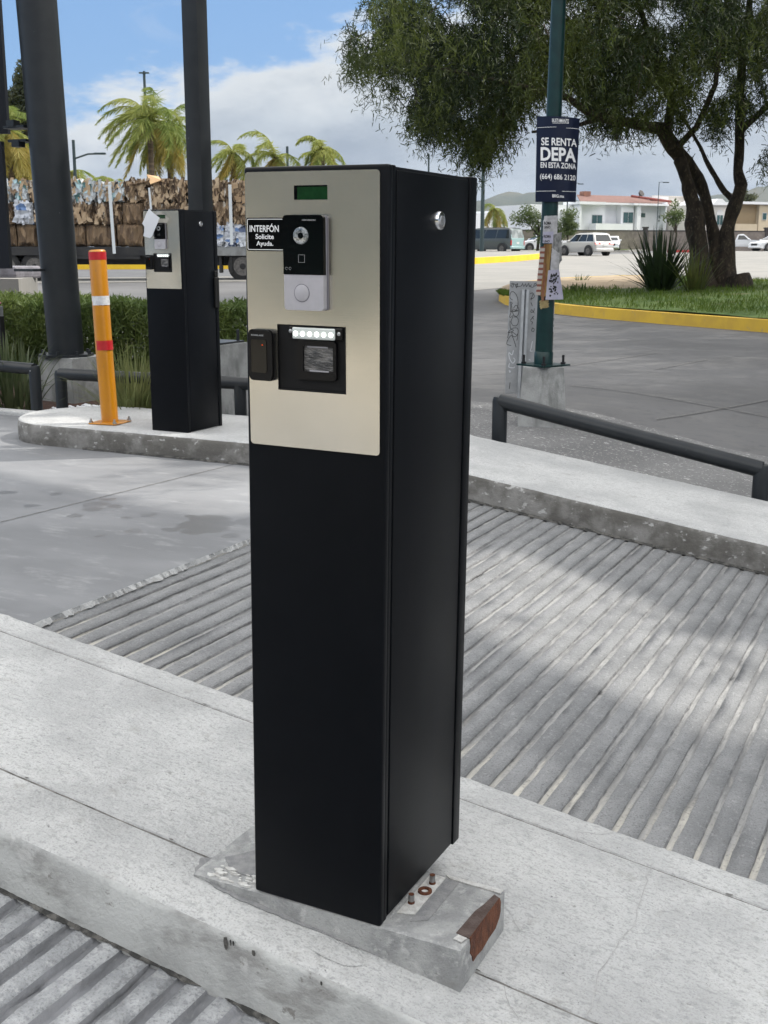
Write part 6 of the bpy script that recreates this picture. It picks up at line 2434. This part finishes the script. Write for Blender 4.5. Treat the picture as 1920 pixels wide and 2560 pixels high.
def car(name, label, cat, loc, heading, L, W, H, kind, paint, glass='car glass', rear_paint=None, group=None):
    """x forward, y left, z up around the middle of the car on the ground"""
    rt = thing(name, label, cat, (0, 0, 0), group)
    hL, hW = L / 2, W / 2
    if kind == 'suv':
        low = [(-hL, .38), (-hL + .02, .80), (-hL + .10, 1.02), (hL - 1.25, 1.02), (hL - .30, .92), (hL - .02, .72), (hL, .40), (hL - .15, .26), (-hL + .15, .30)]
        roof = [(-hL + .14, 1.00), (-hL + .42, H - .10), (-hL + .75, H), (-hL + 2.1, H - .02), (-hL + 2.55, H - .12), (hL - 1.15, 1.00)]
        zb, zt = 1.02, H
    elif kind == 'sedan':
        low = [(-hL, .42), (-hL + .05, .80), (-hL + .30, .95), (hL - 1.3, .95), (hL - .25, .80), (hL, .58), (hL - .04, .34), (hL - .2, .24), (-hL + .2, .26)]
        roof = [(-hL + .55, .93), (-hL + 1.35, H - .04), (-hL + 1.8, H), (-hL + 2.5, H - .02), (hL - 1.25, .93)]
        zb, zt = .95, H
    elif kind == 'pickup':
        low = [(-hL, .55), (-hL, 1.02), (-hL + 1.9, 1.02), (hL - 1.25, 1.05), (hL - .20, .95), (hL, .60), (hL - .15, .40), (-hL + .15, .42)]
        roof = [(-hL + 1.95, 1.0), (-hL + 2.15, H - .05), (-hL + 2.35, H), (hL - 2.2, H), (hL - 1.45, 1.03)]
        zb, zt = 1.03, H
    else:                                   # van
        low = [(-hL, .34), (-hL + .02, 1.10), (hL - .95, 1.10), (hL - .2, .95), (hL, .55), (hL - .12, .28), (-hL + .1, .30)]
        roof = [(-hL + .02, 1.08), (-hL + .16, H - .12), (-hL + .38, H), (hL - 1.75, H), (hL - 1.55, H - .06), (hL - .85, 1.08)]
        zb, zt = 1.10, H
    m_ = MB()
    for prof, inset_t in ((low, 0.0), (roof, 0.14)):
        for sgn in (0,):
            lefts = []
            rights = []
            for (x, z) in prof:
                k = 0.0
                if prof is roof:
                    k = 0.06 + inset_t * max(0, (z - zb) / (zt - zb))
                else:
                    k = 0.05 if z < 0.45 else 0.0
                    if abs(x) > hL - 0.2:
                        k += 0.08
                lefts.append(m_.bm.verts.new((x, hW - k, z)))
                rights.append(m_.bm.verts.new((x, -hW + k, z)))
            n_ = len(prof)
            for i in range(n_):
                j = (i + 1) % n_
                m_.bm.faces.new((lefts[i], lefts[j], rights[j], rights[i]))
            m_.bm.faces.new(lefts)
            m_.bm.faces.new(list(reversed(rights)))
    es = [e for e in m_.bm.edges if e.calc_length() > 0.25]
    bmesh.ops.bevel(m_.bm, geom=es, offset=0.045, segments=2, affect='EDGES', profile=0.6)
    body = m_.build('body', MATS[paint], rt, smooth=35)

    def side_y(z, s):
        return s * (hW - 0.06 - 0.14 * max(0, (z - zb) / (zt - zb)) + 0.006)

    # side windows
    rx = [p[0] for p in roof]
    z0, z1 = zb + 0.05, zt - 0.13
    def edge_x(z, front):
        pts = roof if front else roof
        xs_ = []
        for (a, b) in zip(roof[:-1], roof[1:]):
            if (a[1] - z) * (b[1] - z) <= 0 and a[1] != b[1]:
                xs_.append(a[0] + (b[0] - a[0]) * (z - a[1]) / (b[1] - a[1]))
        return (max(xs_) if front else min(xs_))
    xb0, xb1 = edge_x(z0, False) + .14, edge_x(z1, False) + .10
    xf0, xf1 = edge_x(z0, True) - .14, edge_x(z1, True) - .10
    cuts = {'suv': [0.0, .30, .64, 1.0], 'sedan': [0.0, .5, 1.0], 'pickup': [0.0, 1.0], 'van': [0.0, .33, .66, 1.0]}[kind]
    for s in (-1, 1):
        for a, b in zip(cuts[:-1], cuts[1:]):
            g_ = 0.03
            m_ = MB()
            q_ = [(xb0 + (xf0 - xb0) * a + g_, z0), (xb0 + (xf0 - xb0) * b - g_, z0), (xb1 + (xf1 - xb1) * b - g_, z1), (xb1 + (xf1 - xb1) * a + g_, z1)]
            m_.prism([(x, side_y(z, s), z) for x, z in q_], (0, -s * 0.02, 0))
            m_.build('side_window', MATS['car glass'], rt)
    # rear and front glass
    def end_glass(nm, front, mat):
        m_ = MB()
        zz0, zz1 = zb + 0.06, zt - 0.14
        off = 0.015 if front else -0.015
        a_, b_ = edge_x(zz0, front) + off, edge_x(zz1, front) + off
        w0, w1 = hW - 0.20, hW - 0.30
        m_.prism([(a_, -w0, zz0), (a_, w0, zz0), (b_, w1, zz1), (b_, -w1, zz1)], (-0.03 if front else 0.03, 0, 0))
        m_.build(nm, MATS[mat], rt)
    if kind != 'pickup':
        end_glass('rear_window', False, glass)
    end_glass('windscreen', True, 'car glass')
    wr = 0.36 if kind in ('suv', 'van', 'pickup') else 0.33
    for x in (-hL + .85, hL - .92):
        for s in (-1, 1):
            m_ = MB()
            m_.chain([(x, s * (hW + 0.004), wr + .02), (x, s * (hW - 0.03), wr + .02)], [wr + 0.07, wr + 0.07], 24)
            m_.build('wheel_arch', MATS['dark trim'], rt)
            y0 = hW + 0.012 if s > 0 else -hW - 0.012
            mt_ = Matrix.Translation((0, 0, 0))
            w_ = MB()
            w_.chain([(x, y0, wr), (x, y0 - s * 0.03, wr), (x, y0 - s * 0.22, wr)], [wr * 0.92, wr, wr], 24)
            wo = w_.build('wheel', MATS['tyre rubber'], rt, smooth=40)
            w_ = MB()
            w_.chain([(x, y0 + s * 0.006, wr), (x, y0 - s * 0.02, wr)], [wr * 0.62, wr * 0.66], 20)
            w_.build('rim', MATS['wheel rim'], wo, smooth=40)
    for s in (-1, 1):
        m_ = MB()
        if kind == 'van':
            m_.box((-hL - .012, s * (hW - .14) - .06, .62), (-hL + .06, s * (hW - .14) + .06, 1.0), 0.015)
        else:
            m_.prism([(-hL - .012 + .03, s * (hW - .02), .82), (-hL - .012 + .03, s * (hW - .52), .86), (-hL + .06, s * (hW - .48), .98), (-hL + .16, s * (hW - .02), .98)], (0.05, 0, 0))
        m_.build('tail_light', MATS['tail light'], rt)
        m_ = MB()
        m_.prism([(hL - .07, s * (hW - .12), .62), (hL - .02, s * (hW - .50), .60), (hL - .06, s * (hW - .48), .74), (hL - .22, s * (hW - .10), .80)], (0.03, 0, 0))
        m_.build('headlight', MATS['headlight'], rt)
        m_ = MB()
        xm = xf0 - .05
        m_.box((xm - .09, s * (hW + .02) - .09, zb + .02), (xm + .09, s * (hW + .02) + .09, zb + .16), 0.04)
        m_.build('mirror', MATS[paint if kind != 'van' else 'dark trim'], rt, smooth=50)
    m_ = MB()
    m_.box((-hL - .05, -hW + .08, .32), (-hL + .10, hW - .08, .56), 0.05)
    m_.build('rear_bumper', MATS[rear_paint or paint], rt, smooth=50)
    m_ = MB()
    m_.box((hL - .10, -hW + .10, .28), (hL + .03, hW - .10, .48), 0.05)
    m_.build('front_bumper', MATS['dark trim' if kind == 'suv' else paint], rt, smooth=50)
    m_ = MB()
    m_.box((hL - .06, -.42, .50), (hL + .012, .42, .72), 0.03)
    m_.build('grille', MATS['dark trim'], rt)
    m_ = MB()
    zp = .72 if kind != 'sedan' else .62
    m_.box((-hL - .055 if kind == 'sedan' else -hL - .016, -.17, zp), (-hL + .05, .17, zp + .14))
    m_.build('number_plate', MATS['number plate'], rt)
    if rear_paint:
        m_ = MB()
        m_.box((-hL - .006, -hW + .17, .56), (-hL + .05, hW - .17, 1.12), 0.02)
        m_.prism([(edge_x(1.12, False) - .014, -hW + .13, 1.12), (edge_x(1.12, False) - .014, hW - .13, 1.12), (edge_x(H - .1, False) - .014, hW - .24, H - .1), (edge_x(H - .1, False) - .014, -hW + .24, H - .1)], (0.02, 0, 0))
        dr = m_.build('rear_door', MATS[rear_paint], rt)
        dr['label'] = 'pale teal rear door'
    if kind in ('suv', 'van'):
        for s in (-1, 1):
            m_ = MB()
            m_.box((-hL + .7, s * (hW - .30) - .02, H - .005), (hL - 2.3, s * (hW - .30) + .02, H + .04), 0.01)
            m_.build('roof_rail', MATS['dark trim'], rt)
    rt.location = loc
    rt.rotation_euler = (0, 0, heading)
    return rt


def head_of(v):
    return math.atan2(v.y, v.x)


p = gp(1488, 640)
car('suv', 'silver compact suv seen from behind driving away on the sunlit street', 'car', Vector((p.x, p.y, p.z)) + FWD * 1.7 - RGT * 0.5, head_of(FWD * 0.86 - RGT * 0.52), 4.5, 1.85, 1.70, 'suv', 'silver car paint')
p = dep(1228, 628, 92)
car('van', 'dark van with a pale teal rear end parked before the white building', 'van', Vector((p.x, p.y, G(p.x, p.y) + 0.15)), head_of(-RGT * 0.74 + FWD * 0.68), 5.2, 1.95, 1.95, 'van', 'dark van paint', 'bright car glass', 'pale teal paint')
p = dep(1352, 632, 98)
car('sedan', 'pale blue-white sedan half hidden by the lamp post papers', 'car', Vector((p.x, p.y, G(p.x, p.y) + 0.15)), head_of(-RGT * 0.97 - FWD * 0.25), 4.6, 1.8, 1.45, 'sedan', 'white car paint')
p = dep(1850, 630, 113)
car('pickup', 'white pickup parked by the wall right of the tree trunks', 'car', Vector((p.x, p.y, G(p.x, p.y))), head_of(RGT * 0.95 - FWD * 0.3), 4.9, 1.85, 1.62, 'pickup', 'white car paint')
p = dep(1934, 630, 111)
car('sedan', 'white sedan with a dark grille cut by the right edge of the photo', 'car', Vector((p.x, p.y, G(p.x, p.y))), head_of(-RGT * 0.92 - FWD * 0.4), 4.9, 1.85, 1.50, 'sedan', 'white car paint')
p = dep(1527, 630, 112)
car('sedan', 'white car mostly hidden behind the silver suv', 'car', Vector((p.x, p.y, G(p.x, p.y))), head_of(-RGT * 0.2 - FWD * 0.97), 4.4, 1.75, 1.45, 'sedan', 'white car paint')

# ------------------------------------------------------------------ wall and houses
surf('block wall', (0.235, 0.20, 0.175), (0.165, 0.14, 0.125), 1.3, 0.9, bump=0.8, bscale=3.5,
     layers=[(4.0, 0.5, 0.66, (0.29, 0.25, 0.215), 0.6, W1)])
surf('wall trim', (0.060, 0.052, 0.052), None, rough=0.8)
surf('white stucco', (0.74, 0.75, 0.77), (0.69, 0.70, 0.72), 0.6, 0.85)
surf('beige stucco', (0.52, 0.44, 0.32), (0.48, 0.40, 0.29), 0.6, 0.85)
surf('pale beige stucco', (0.60, 0.57, 0.53), (0.56, 0.53, 0.49), 0.6, 0.85)
surf('brown stucco', (0.33, 0.25, 0.15), (0.30, 0.225, 0.135), 0.6, 0.85)
surf('clay roof', (0.19, 0.095, 0.075), (0.14, 0.075, 0.062), 2.0, 0.85, bump=0.6, bscale=5)
surf('red parapet', (0.22, 0.055, 0.045), None, rough=0.8)
surf('window glass', (0.030, 0.075, 0.075), (0.055, 0.11, 0.11), 1.0, 0.08, spec=0.7)
surf('window frame', (0.58, 0.58, 0.58), None, rough=0.5)
surf('orange brick', (0.30, 0.15, 0.10), (0.22, 0.11, 0.08), 3.0, 0.9)

WD = 125.0
w0 = dep(1180, 630, WD * 0.99)
w1 = dep(2400, 630, WD * 1.06)
wa = (w1 - w0)
wa.z = 0
wl_ = wa.length
wu = wa.normalized()
wn = Vector((wu.y, -wu.x, 0))
if wn.dot(CAM - w0) < 0:
    wn = -wn


def wframe(o):
    return Matrix.Translation(o) @ Matrix(((wu.x, -wn.x, 0, 0), (wu.y, -wn.y, 0, 0), (0, 0, 1, 0), (0, 0, 0, 1)))


zgw = G(w0.x, w0.y)
wallt = thing('block_wall', 'long rough stone boundary wall with dark posts in front of the houses', 'wall', (w0.x, w0.y, zgw))
WF = wframe(Vector((w0.x, w0.y, zgw)))
hw = dep(1600, 576, WD * 1.02).z - zgw
m = MB()
m.box((0, 0, -0.2), (wl_, 0.2, hw - 0.12), 0, 1, WF)
m.build('panel', MATS['block wall'], wallt)
m = MB()
m.box((-0.02, -0.04, hw - 0.118), (wl_, 0.24, hw), 0, 1, WF)
m.build('coping', MATS['wall trim'], wallt)
for px in (1340, 1612, 1915, 2190):
    r_ = ray(px, 620)
    t_ = (w0 - CAM).dot(wn) / r_.dot(wn)
    q = (CAM + r_ * t_ - w0).dot(wu)
    m = MB()
    m.box((q - 0.22, -0.10, -0.2), (q + 0.22, 0.30, hw + 0.22), 0, 1, WF)
    m.box((q - 0.30, -0.16, hw + 0.222), (q + 0.30, 0.36, hw + 0.36), 0, 1, WF)
    m.build('post', MATS['wall trim'], wallt)


def hpt(px, py, d):
    return dep(px, py, d)


class House:
    def __init__(self, name, label, px0, d, yaw, wallmat):
        o = dep(px0, 630, d)
        self.z = G(o.x, o.y)
        self.o = Vector((o.x, o.y, self.z))
        self.u = (RGT * math.cos(yaw) + FWD * math.sin(yaw)).normalized()
        self.b = Vector((-self.u.y, self.u.x, 0))
        if self.b.dot(FWD) < 0:
            self.b = -self.b
        self.m = Matrix.Translation(self.o) @ Matrix(((self.u.x, self.b.x, 0, 0), (self.u.y, self.b.y, 0, 0), (0, 0, 1, 0), (0, 0, 0, 1)))
        self.rt = thing(name, label, 'house', self.o)
        self.wm = wallmat

    def hx(self, px, y=0.0):
        """distance along the facade (set back y) seen at pixel column px"""
        r_ = ray(px, 560)
        o_ = self.o + self.b * y
        nrm = self.b
        t_ = (o_ - CAM).dot(nrm) / r_.dot(nrm)
        return (CAM + r_ * t_ - self.o).dot(self.u)

    def hz(self, px, py, y=0.0):
        r_ = ray(px, py)
        o_ = self.o + self.b * y
        t_ = (o_ - CAM).dot(self.b) / r_.dot(self.b)
        return (CAM + r_ * t_).z - self.z

    def box(self, name, x0, x1, y0, y1, z0, z1, mat, parent=None):
        m_ = MB()
        m_.box((x0, y0, z0), (x1, y1, z1), 0, 1, self.m)
        return m_.build(name, MATS[mat], parent or self.rt)

    def window(self, x0, x1, z0, z1, y=0.0, split=True):
        f = self.box('window', x0 - .06, x1 + .06, y - 0.05, y + 0.05, z0 - .06, z1 + .06, 'window frame')
        xm = (x0 + x1) / 2
        for a, b in (((x0, xm - .03), (xm + .03, x1)) if split else ((x0, x1),)):
            self.box('pane', a, b, y - 0.07, y - 0.052, z0, z1, 'window glass', f)
        return f


# the white flat-roofed house
h = House('white_house', 'white two-storey house with clay roof edge right of the lamp post', 1400, 137, R(27), 'white stucco')
X = lambda px, y=0.0: h.hx(px, y)
Z = lambda px, py, y=0.0: h.hz(px, py, y)
ztop = Z(1450, 506)
h.box('wall', X(1325, 1.2), X(1449, 1.2), 1.2, 9, -0.3, Z(1390, 512, 1.2), 'white stucco')
h.box('wall', X(1449, 1.0), X(1512, 1.0), 1.0, 9, -0.3, Z(1480, 510, 1.0), 'white stucco')
h.box('wall', X(1447), X(1452), -0.1, 1.1, -0.3, Z(1450, 506), 'white stucco')
h.box('wall', X(1512, 1.6), X(1552, 1.6), 1.6, 9, -0.3, Z(1530, 508, 1.6), 'white stucco')
h.box('wall', X(1552, 0.6), X(1583, 0.6), 0.6, 9, -0.3, Z(1568, 510, 0.6), 'white stucco')
h.box('wall', X(1590, 1.3), X(1666, 1.3), 1.3, 9, -0.3, Z(1630, 512, 1.3), 'white stucco')
h.box('wall', X(1583, 0.9), X(1592, 0.9), 0.2, 9, -0.3, Z(1588, 510, 0.4), 'white stucco')
h.box('wall', X(1666, 0.2) - 0.25, X(1666, 0.2), 0.2, 9, -0.3, Z(1668, 506, 0.4), 'white stucco')
h.box('parapet', X(1447, -0.3), X(1513, -0.3), -0.3, 3.0, Z(1480, 511, -0.3), Z(1480, 504, -0.3), 'white stucco')
h.box('parapet', X(1513, 0.2), X(1586, 0.2), 0.2, 3.0, Z(1550, 512, 0.2), Z(1550, 507, 0.2), 'white stucco')
h.box('parapet', X(1584, -0.1), X(1670, -0.1), -0.1, 3.0, Z(1630, 514, -0.1), Z(1630, 509, -0.1), 'white stucco')
m = MB()
za, zb2_ = Z(1500, 507, 1.0), Z(1500, 490, 6.0)
pa = [h.m @ Vector(v) for v in ((X(1447, .5), 0.4, za), (X(1586, .5), 0.4, za - .05), (X(1590, 6), 6.5, zb2_), (X(1445, 6), 6.5, zb2_))]
m.prism(pa, (0, 0, 0.12))
pa = [h.m @ Vector(v) for v in ((X(1586, .8), 0.7, za - .02), (X(1672, .8), 0.7, za - .1), (X(1668, 6), 6.5, zb2_ - .1), (X(1586, 6), 6.5, zb2_))]
m.prism(pa, (0, 0, 0.13))
rf = m.build('roof', MATS['clay roof'], h.rt)
m = MB()
pa = [h.m @ Vector(v) for v in ((X(1575, 2), 2.0, Z(1575, 490, 2)), (X(1676, 0.4), 0.4, Z(1676, 504, 0.4)))]
m.chain([pa[0], pa[1]], 0.16, 6)
m.build('ridge_tiles', MATS['red parapet'], rf)
h.box('chimney', X(1458, 5), X(1474, 5), 5, 6, zb2_ - .1, Z(1466, 478, 5), 'orange brick', rf)
h.window(X(1479, 1.0), X(1504, 1.0), Z(1490, 559, 1.0), Z(1490, 538, 1.0), 1.0)
h.window(X(1557, 0.6), X(1581, 0.6), Z(1568, 557, 0.6), Z(1568, 531, 0.6), 0.6)
h.window(X(1601, 1.3), X(1611, 1.3), Z(1606, 543, 1.3), Z(1606, 533, 1.3), 1.3, False)
h.window(X(1645, 1.3), X(1649, 1.3), Z(1647, 546, 1.3), Z(1647, 539, 1.3), 1.3, False)
h.window(X(1645, 1.3), X(1649, 1.3), Z(1647, 554, 1.3), Z(1647, 550, 1.3), 1.3, False)
h.box('balcony', X(1490, -.8), X(1583, -.8), -.8, .55, -0.3, Z(1530, 559, -.8), 'white stucco')
h.box('air_conditioner', X(1404, 0.9), X(1413, 0.9), 0.8, 1.15, Z(1408, 542, .9), Z(1408, 527, .9), 'window frame')

h = House('white_building', 'low white building behind the parked van and palm', 1190, 159, R(27), 'white stucco')
X = lambda px, y=0.0: h.hx(px, y)
Z = lambda px, py, y=0.0: h.hz(px, py, y)
h.box('wall', X(1150), X(1318), 0, 8, -0.5, Z(1260, 534), 'white stucco')
h.box('parapet', X(1226, -.1), X(1320, -.1), -.1, 8, Z(1260, 534), Z(1260, 528), 'white stucco')
for x0, x1 in ((1245, 1266), (1284, 1306)):
    h.window(X(x0), X(x1), Z(1250, 562), Z(1250, 557))
    h.box('awning', X(x0 - 2), X(x1 + 2), -0.5, 0.0, Z(1250, 570), Z(1250, 567), 'wall trim')

h = House('pale_house', 'pale beige house with a tiled crest just right of the white house', 1672, 147, R(27), 'pale beige stucco')
X = lambda px, y=0.0: h.hx(px, y)
Z = lambda px, py, y=0.0: h.hz(px, py, y)
h.box('wall', X(1668), X(1698), 0, 8, -0.5, Z(1680, 502), 'pale beige stucco')
h.box('wall', X(1698, -.6), X(1745, -.6), -.6, 8, -0.5, Z(1720, 506, -.6), 'white stucco')
h.box('roof', X(1630, 3), X(1725, 3), 3, 9, Z(1680, 502), Z(1680, 492, 3), 'pale beige stucco')
h.box('parapet', X(1627, 1), X(1668, 1), 1, 9, Z(1650, 500, 1), Z(1650, 491, 1), 'white stucco')
for k in range(18):
    x = X(1633, 2.9) + k * (X(1722, 2.9) - X(1633, 2.9)) / 17
    h.box('tile_crest', x - .1, x + .1, 2.7, 3.4, Z(1680, 492.5, 3), Z(1680, 490, 3), 'pale beige stucco')

h = House('arched_house', 'cream house with a gabled front and arched window between the trunks', 1745, 140, R(27), 'pale beige stucco')
X = lambda px, y=0.0: h.hx(px, y)
Z = lambda px, py, y=0.0: h.hz(px, py, y)
h.box('wall', X(1745), X(1816), 0, 8, -0.5, Z(1780, 512), 'pale beige stucco')
m = MB()
m.prism([h.m @ Vector((X(px), -0.25, Z(px, py))) for px, py in ((1772, 513), (1816, 513), (1798, 497), (1788, 497))], h.b * 6)
m.build('gable', MATS['white stucco'], h.rt)
m = MB()
pts_ = [(X(1789), -.06, Z(1798, 564)), (X(1807), -.06, Z(1798, 564))]
xc_, rr_ = (X(1789) + X(1807)) / 2, (X(1807) - X(1789)) / 2
for k in range(9):
    a = math.pi * k / 8
    pts_.append((xc_ + rr_ * math.cos(a), -.06, Z(1798, 536) + rr_ * math.sin(a)))
m.prism([h.m @ Vector(p) for p in pts_], h.b * 0.1)
wf = m.build('arched_window', MATS['window frame'], h.rt)
h.box('pane', X(1791), xc_ - .05, -.09, -.065, Z(1798, 562), Z(1798, 538), 'window glass', wf)
h.box('pane', xc_ + .05, X(1805), -.09, -.065, Z(1798, 562), Z(1798, 538), 'window glass', wf)

h = House('brown_house', 'tan and cream house with a flat white roof edge at the right edge', 1840, 142, R(27), 'brown stucco')
X = lambda px, y=0.0: h.hx(px, y)
Z = lambda px, py, y=0.0: h.hz(px, py, y)
h.box('wall', X(1840), X(1896), 0, 8, -0.5, Z(1870, 511), 'brown stucco')
h.box('wall', X(1896, -.5), X(1990, -.5), -.5, 8, -0.5, Z(1910, 513, -.5), 'beige stucco')
h.box('parapet', X(1846, -.3), X(1990, -.3), -.8, 8, Z(1870, 511), Z(1870, 505), 'white stucco')
h.box('fence_wall', X(1838, -1), X(1892, -1), -1.1, -0.9, -0.5, Z(1870, 560, -1), 'beige stucco')
h.window(X(1905, -.5), X(1914, -.5), Z(1910, 549, -.5), Z(1910, 533, -.5), -.5, False)
h.window(X(1818, -.2), X(1826, -.2), Z(1822, 555), Z(1822, 540), -.2, False)

# ------------------------------------------------------------------ street lamps, aerials
surf('lamp steel', (0.030, 0.050, 0.055), None, rough=0.5)


def mast(label, px, pyt, d, r_=0.06, arm=None, head=False, name='street_lamp'):
    t_ = dep(px, pyt, d)
    b_ = Vector((t_.x, t_.y, G(t_.x, t_.y)))
    rt = thing(name, label, 'street lamp', b_, 'distant street lamps')
    m_ = MB()
    m_.chain([b_, t_], [r_ * 1.3, r_], 10)
    m_.build('pole', MATS['lamp steel'], rt, smooth=40)
    if arm:
        e_ = dep(arm[0], arm[1], d)
        mid_ = dep(arm[2], arm[3], d)
        m_ = MB()
        m_.chain([Vector((t_.x, t_.y, dep(px, arm[4], d).z)), mid_, e_], r_ * 0.6, 8)
        m_.build('arm', MATS['lamp steel'], rt)
        m_ = MB()
        m_.box((-0.3, -0.1, -0.05), (0.3, 0.1, 0.05), 0.02, 1, Matrix.Translation(e_) @ Matrix.Rotation(head_of(RGT), 4, 'Z'))
        m_.build('lamp_head', MATS['lamp steel'], rt)
    if head:
        m_ = MB()
        for s_ in (-1, 1):
            m_.box((s_ * 0.02, -0.1, -0.04), (s_ * 0.32, 0.1, 0.04), 0.02, 1, Matrix.Translation(t_ - Vector((0, 0, .1))) @ Matrix.Rotation(head_of(RGT), 4, 'Z'))
        m_.build('lamp_head', MATS['lamp steel'], rt)
    return rt


mast('tall lamp mast with a small double head above the left palm', 360, 178, 72, 0.085, None, True)
mast('lamp post with an arm to the right above the cardboard load', 183, 350, 60, 0.08, (250, 384, 220, 385, 396))
mast('short dark lamp post tip between palms above the near machine', 718, 366, 60, 0.07)
mast('thin lamp post just right of the near machine top', 1072, 385, 70, 0.055)
mast('dark lamp post standing by the van right of the near machine', 1209, 395, 88, 0.13)
mast('distant street lamp with arm behind the rental poster', 1420, 462, 130, 0.06, (1452, 460, 1440, 457, 463))
mast('thin roof aerial with a short cross bar above the houses', 1648, 455, 115, 0.035, (1665, 456, 1655, 455, 456), False, 'aerial_mast')
bpy.data.objects['aerial_mast']['category'] = 'aerial'
del bpy.data.objects['aerial_mast']['group']
m = MB()
c = dep(1598, 488, 141)
m.chain([c + Vector((0, 0, -0.4)), c], 0.04, 6)
m.chain([c, c + (RGT * 0.25 - FWD * 0.3 + Vector((0, 0, 0.25))) * 0.4, c + (RGT * 0.25 - FWD * 0.3 + Vector((0, 0, 0.25)))], [0.05, 0.30, 0.42], 16)
tag(m.build('satellite_dish', MATS['wall trim'], None), 'small dark satellite dish on the roof of the white house', 'satellite dish')

# the beige shop front behind the photographer, mirrored in the steel panels
m = MB()
m.poly([(-30, -15.3, 0.004), (30, -15.3, 0.004), (30, -4.2, 0.004), (-30, -4.2, 0.004)])
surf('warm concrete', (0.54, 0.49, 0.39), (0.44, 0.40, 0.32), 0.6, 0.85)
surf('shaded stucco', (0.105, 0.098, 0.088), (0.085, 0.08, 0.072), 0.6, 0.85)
struct(m.build('forecourt', MATS['warm concrete']))
bs = thing('shop_building', 'plain beige shop building across the lane behind the camera', 'building', (0, -17, -0.2))
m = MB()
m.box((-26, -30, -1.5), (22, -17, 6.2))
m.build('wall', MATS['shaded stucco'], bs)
m = MB()
m.box((-26.5, -17, 4.2), (22.5, -15.4, 4.8))
m.build('canopy', MATS['shaded stucco'], bs)
for k in range(5):
    m = MB()
    m.box((-22 + 9 * k, -17.05, 0.2), (-17 + 9 * k, -16.95, 2.8))
    m.build('window', MATS['window glass'], bs)

# added, out-of-view panels that shade the lanes; the gap shapes the light stripe
bbd = Vector((0.977, -0.215, 0))
bbn = Vector((0.215, 0.977, 0))
bbo = Vector((4.0, 12.2 - 0.22 * 4.0, 0))
bb = thing('shade_panels', 'added, unseen double-deck shade panels on steel posts, high up beyond the right edge', 'shade_panels', (bbo.x, bbo.y, -0.3))
BM = Matrix.Translation(bbo) @ Matrix(((bbd.x, bbn.x, 0, 0), (bbd.y, bbn.y, 0, 0), (0, 0, 1, 0), (0, 0, 0, 1)))
for (x0, x1, z0, z1) in ((-7.4, 5.0, 5.1, 9.6), (-3.0, 9.5, 11.4, 17.3)):
    m = MB()
    m.box((x0, -0.15, z0), (x1, 0.15, z1), 0, 1, BM)
    m.build('panel', MATS['galvanised'], bb)
    m = MB()
    k = x0 + 0.8
    while k < x1:
        m.box((k - 0.05, -0.32, z0 - 0.1), (k + 0.05, -0.152, z1 + 0.1), 0, 1, BM)
        k += 1.8
    m.build('stiffeners', MATS['charcoal paint'], bb)
for x in (1.5, 4.5):
    m = MB()
    m.chain([BM @ Vector((x, 0.45, -0.5)), BM @ Vector((x, 0.45, 17.0))], 0.22, 20)
    m.build('post', MATS['charcoal paint'], bb, smooth=40)

# ------------------------------------------------------------------ thin air between the lanes and the hills
hz = bpy.data.materials.new('thin haze')
hz.use_nodes = True
t = NT(hz.node_tree)
vol = t.n('VolumePrincipled', {'Color': (0.50, 0.66, 0.95, 1.0), 'Density': 0.000045, 'Anisotropy': 0.2})
t.n('OutputMaterial', {'Volume': vol.outputs[0]})
m = MB()
m.box((-2600, -260, -4.0), (2600, 3200, 170.0))
tag(m.build('haze', hz), kind='stuff')
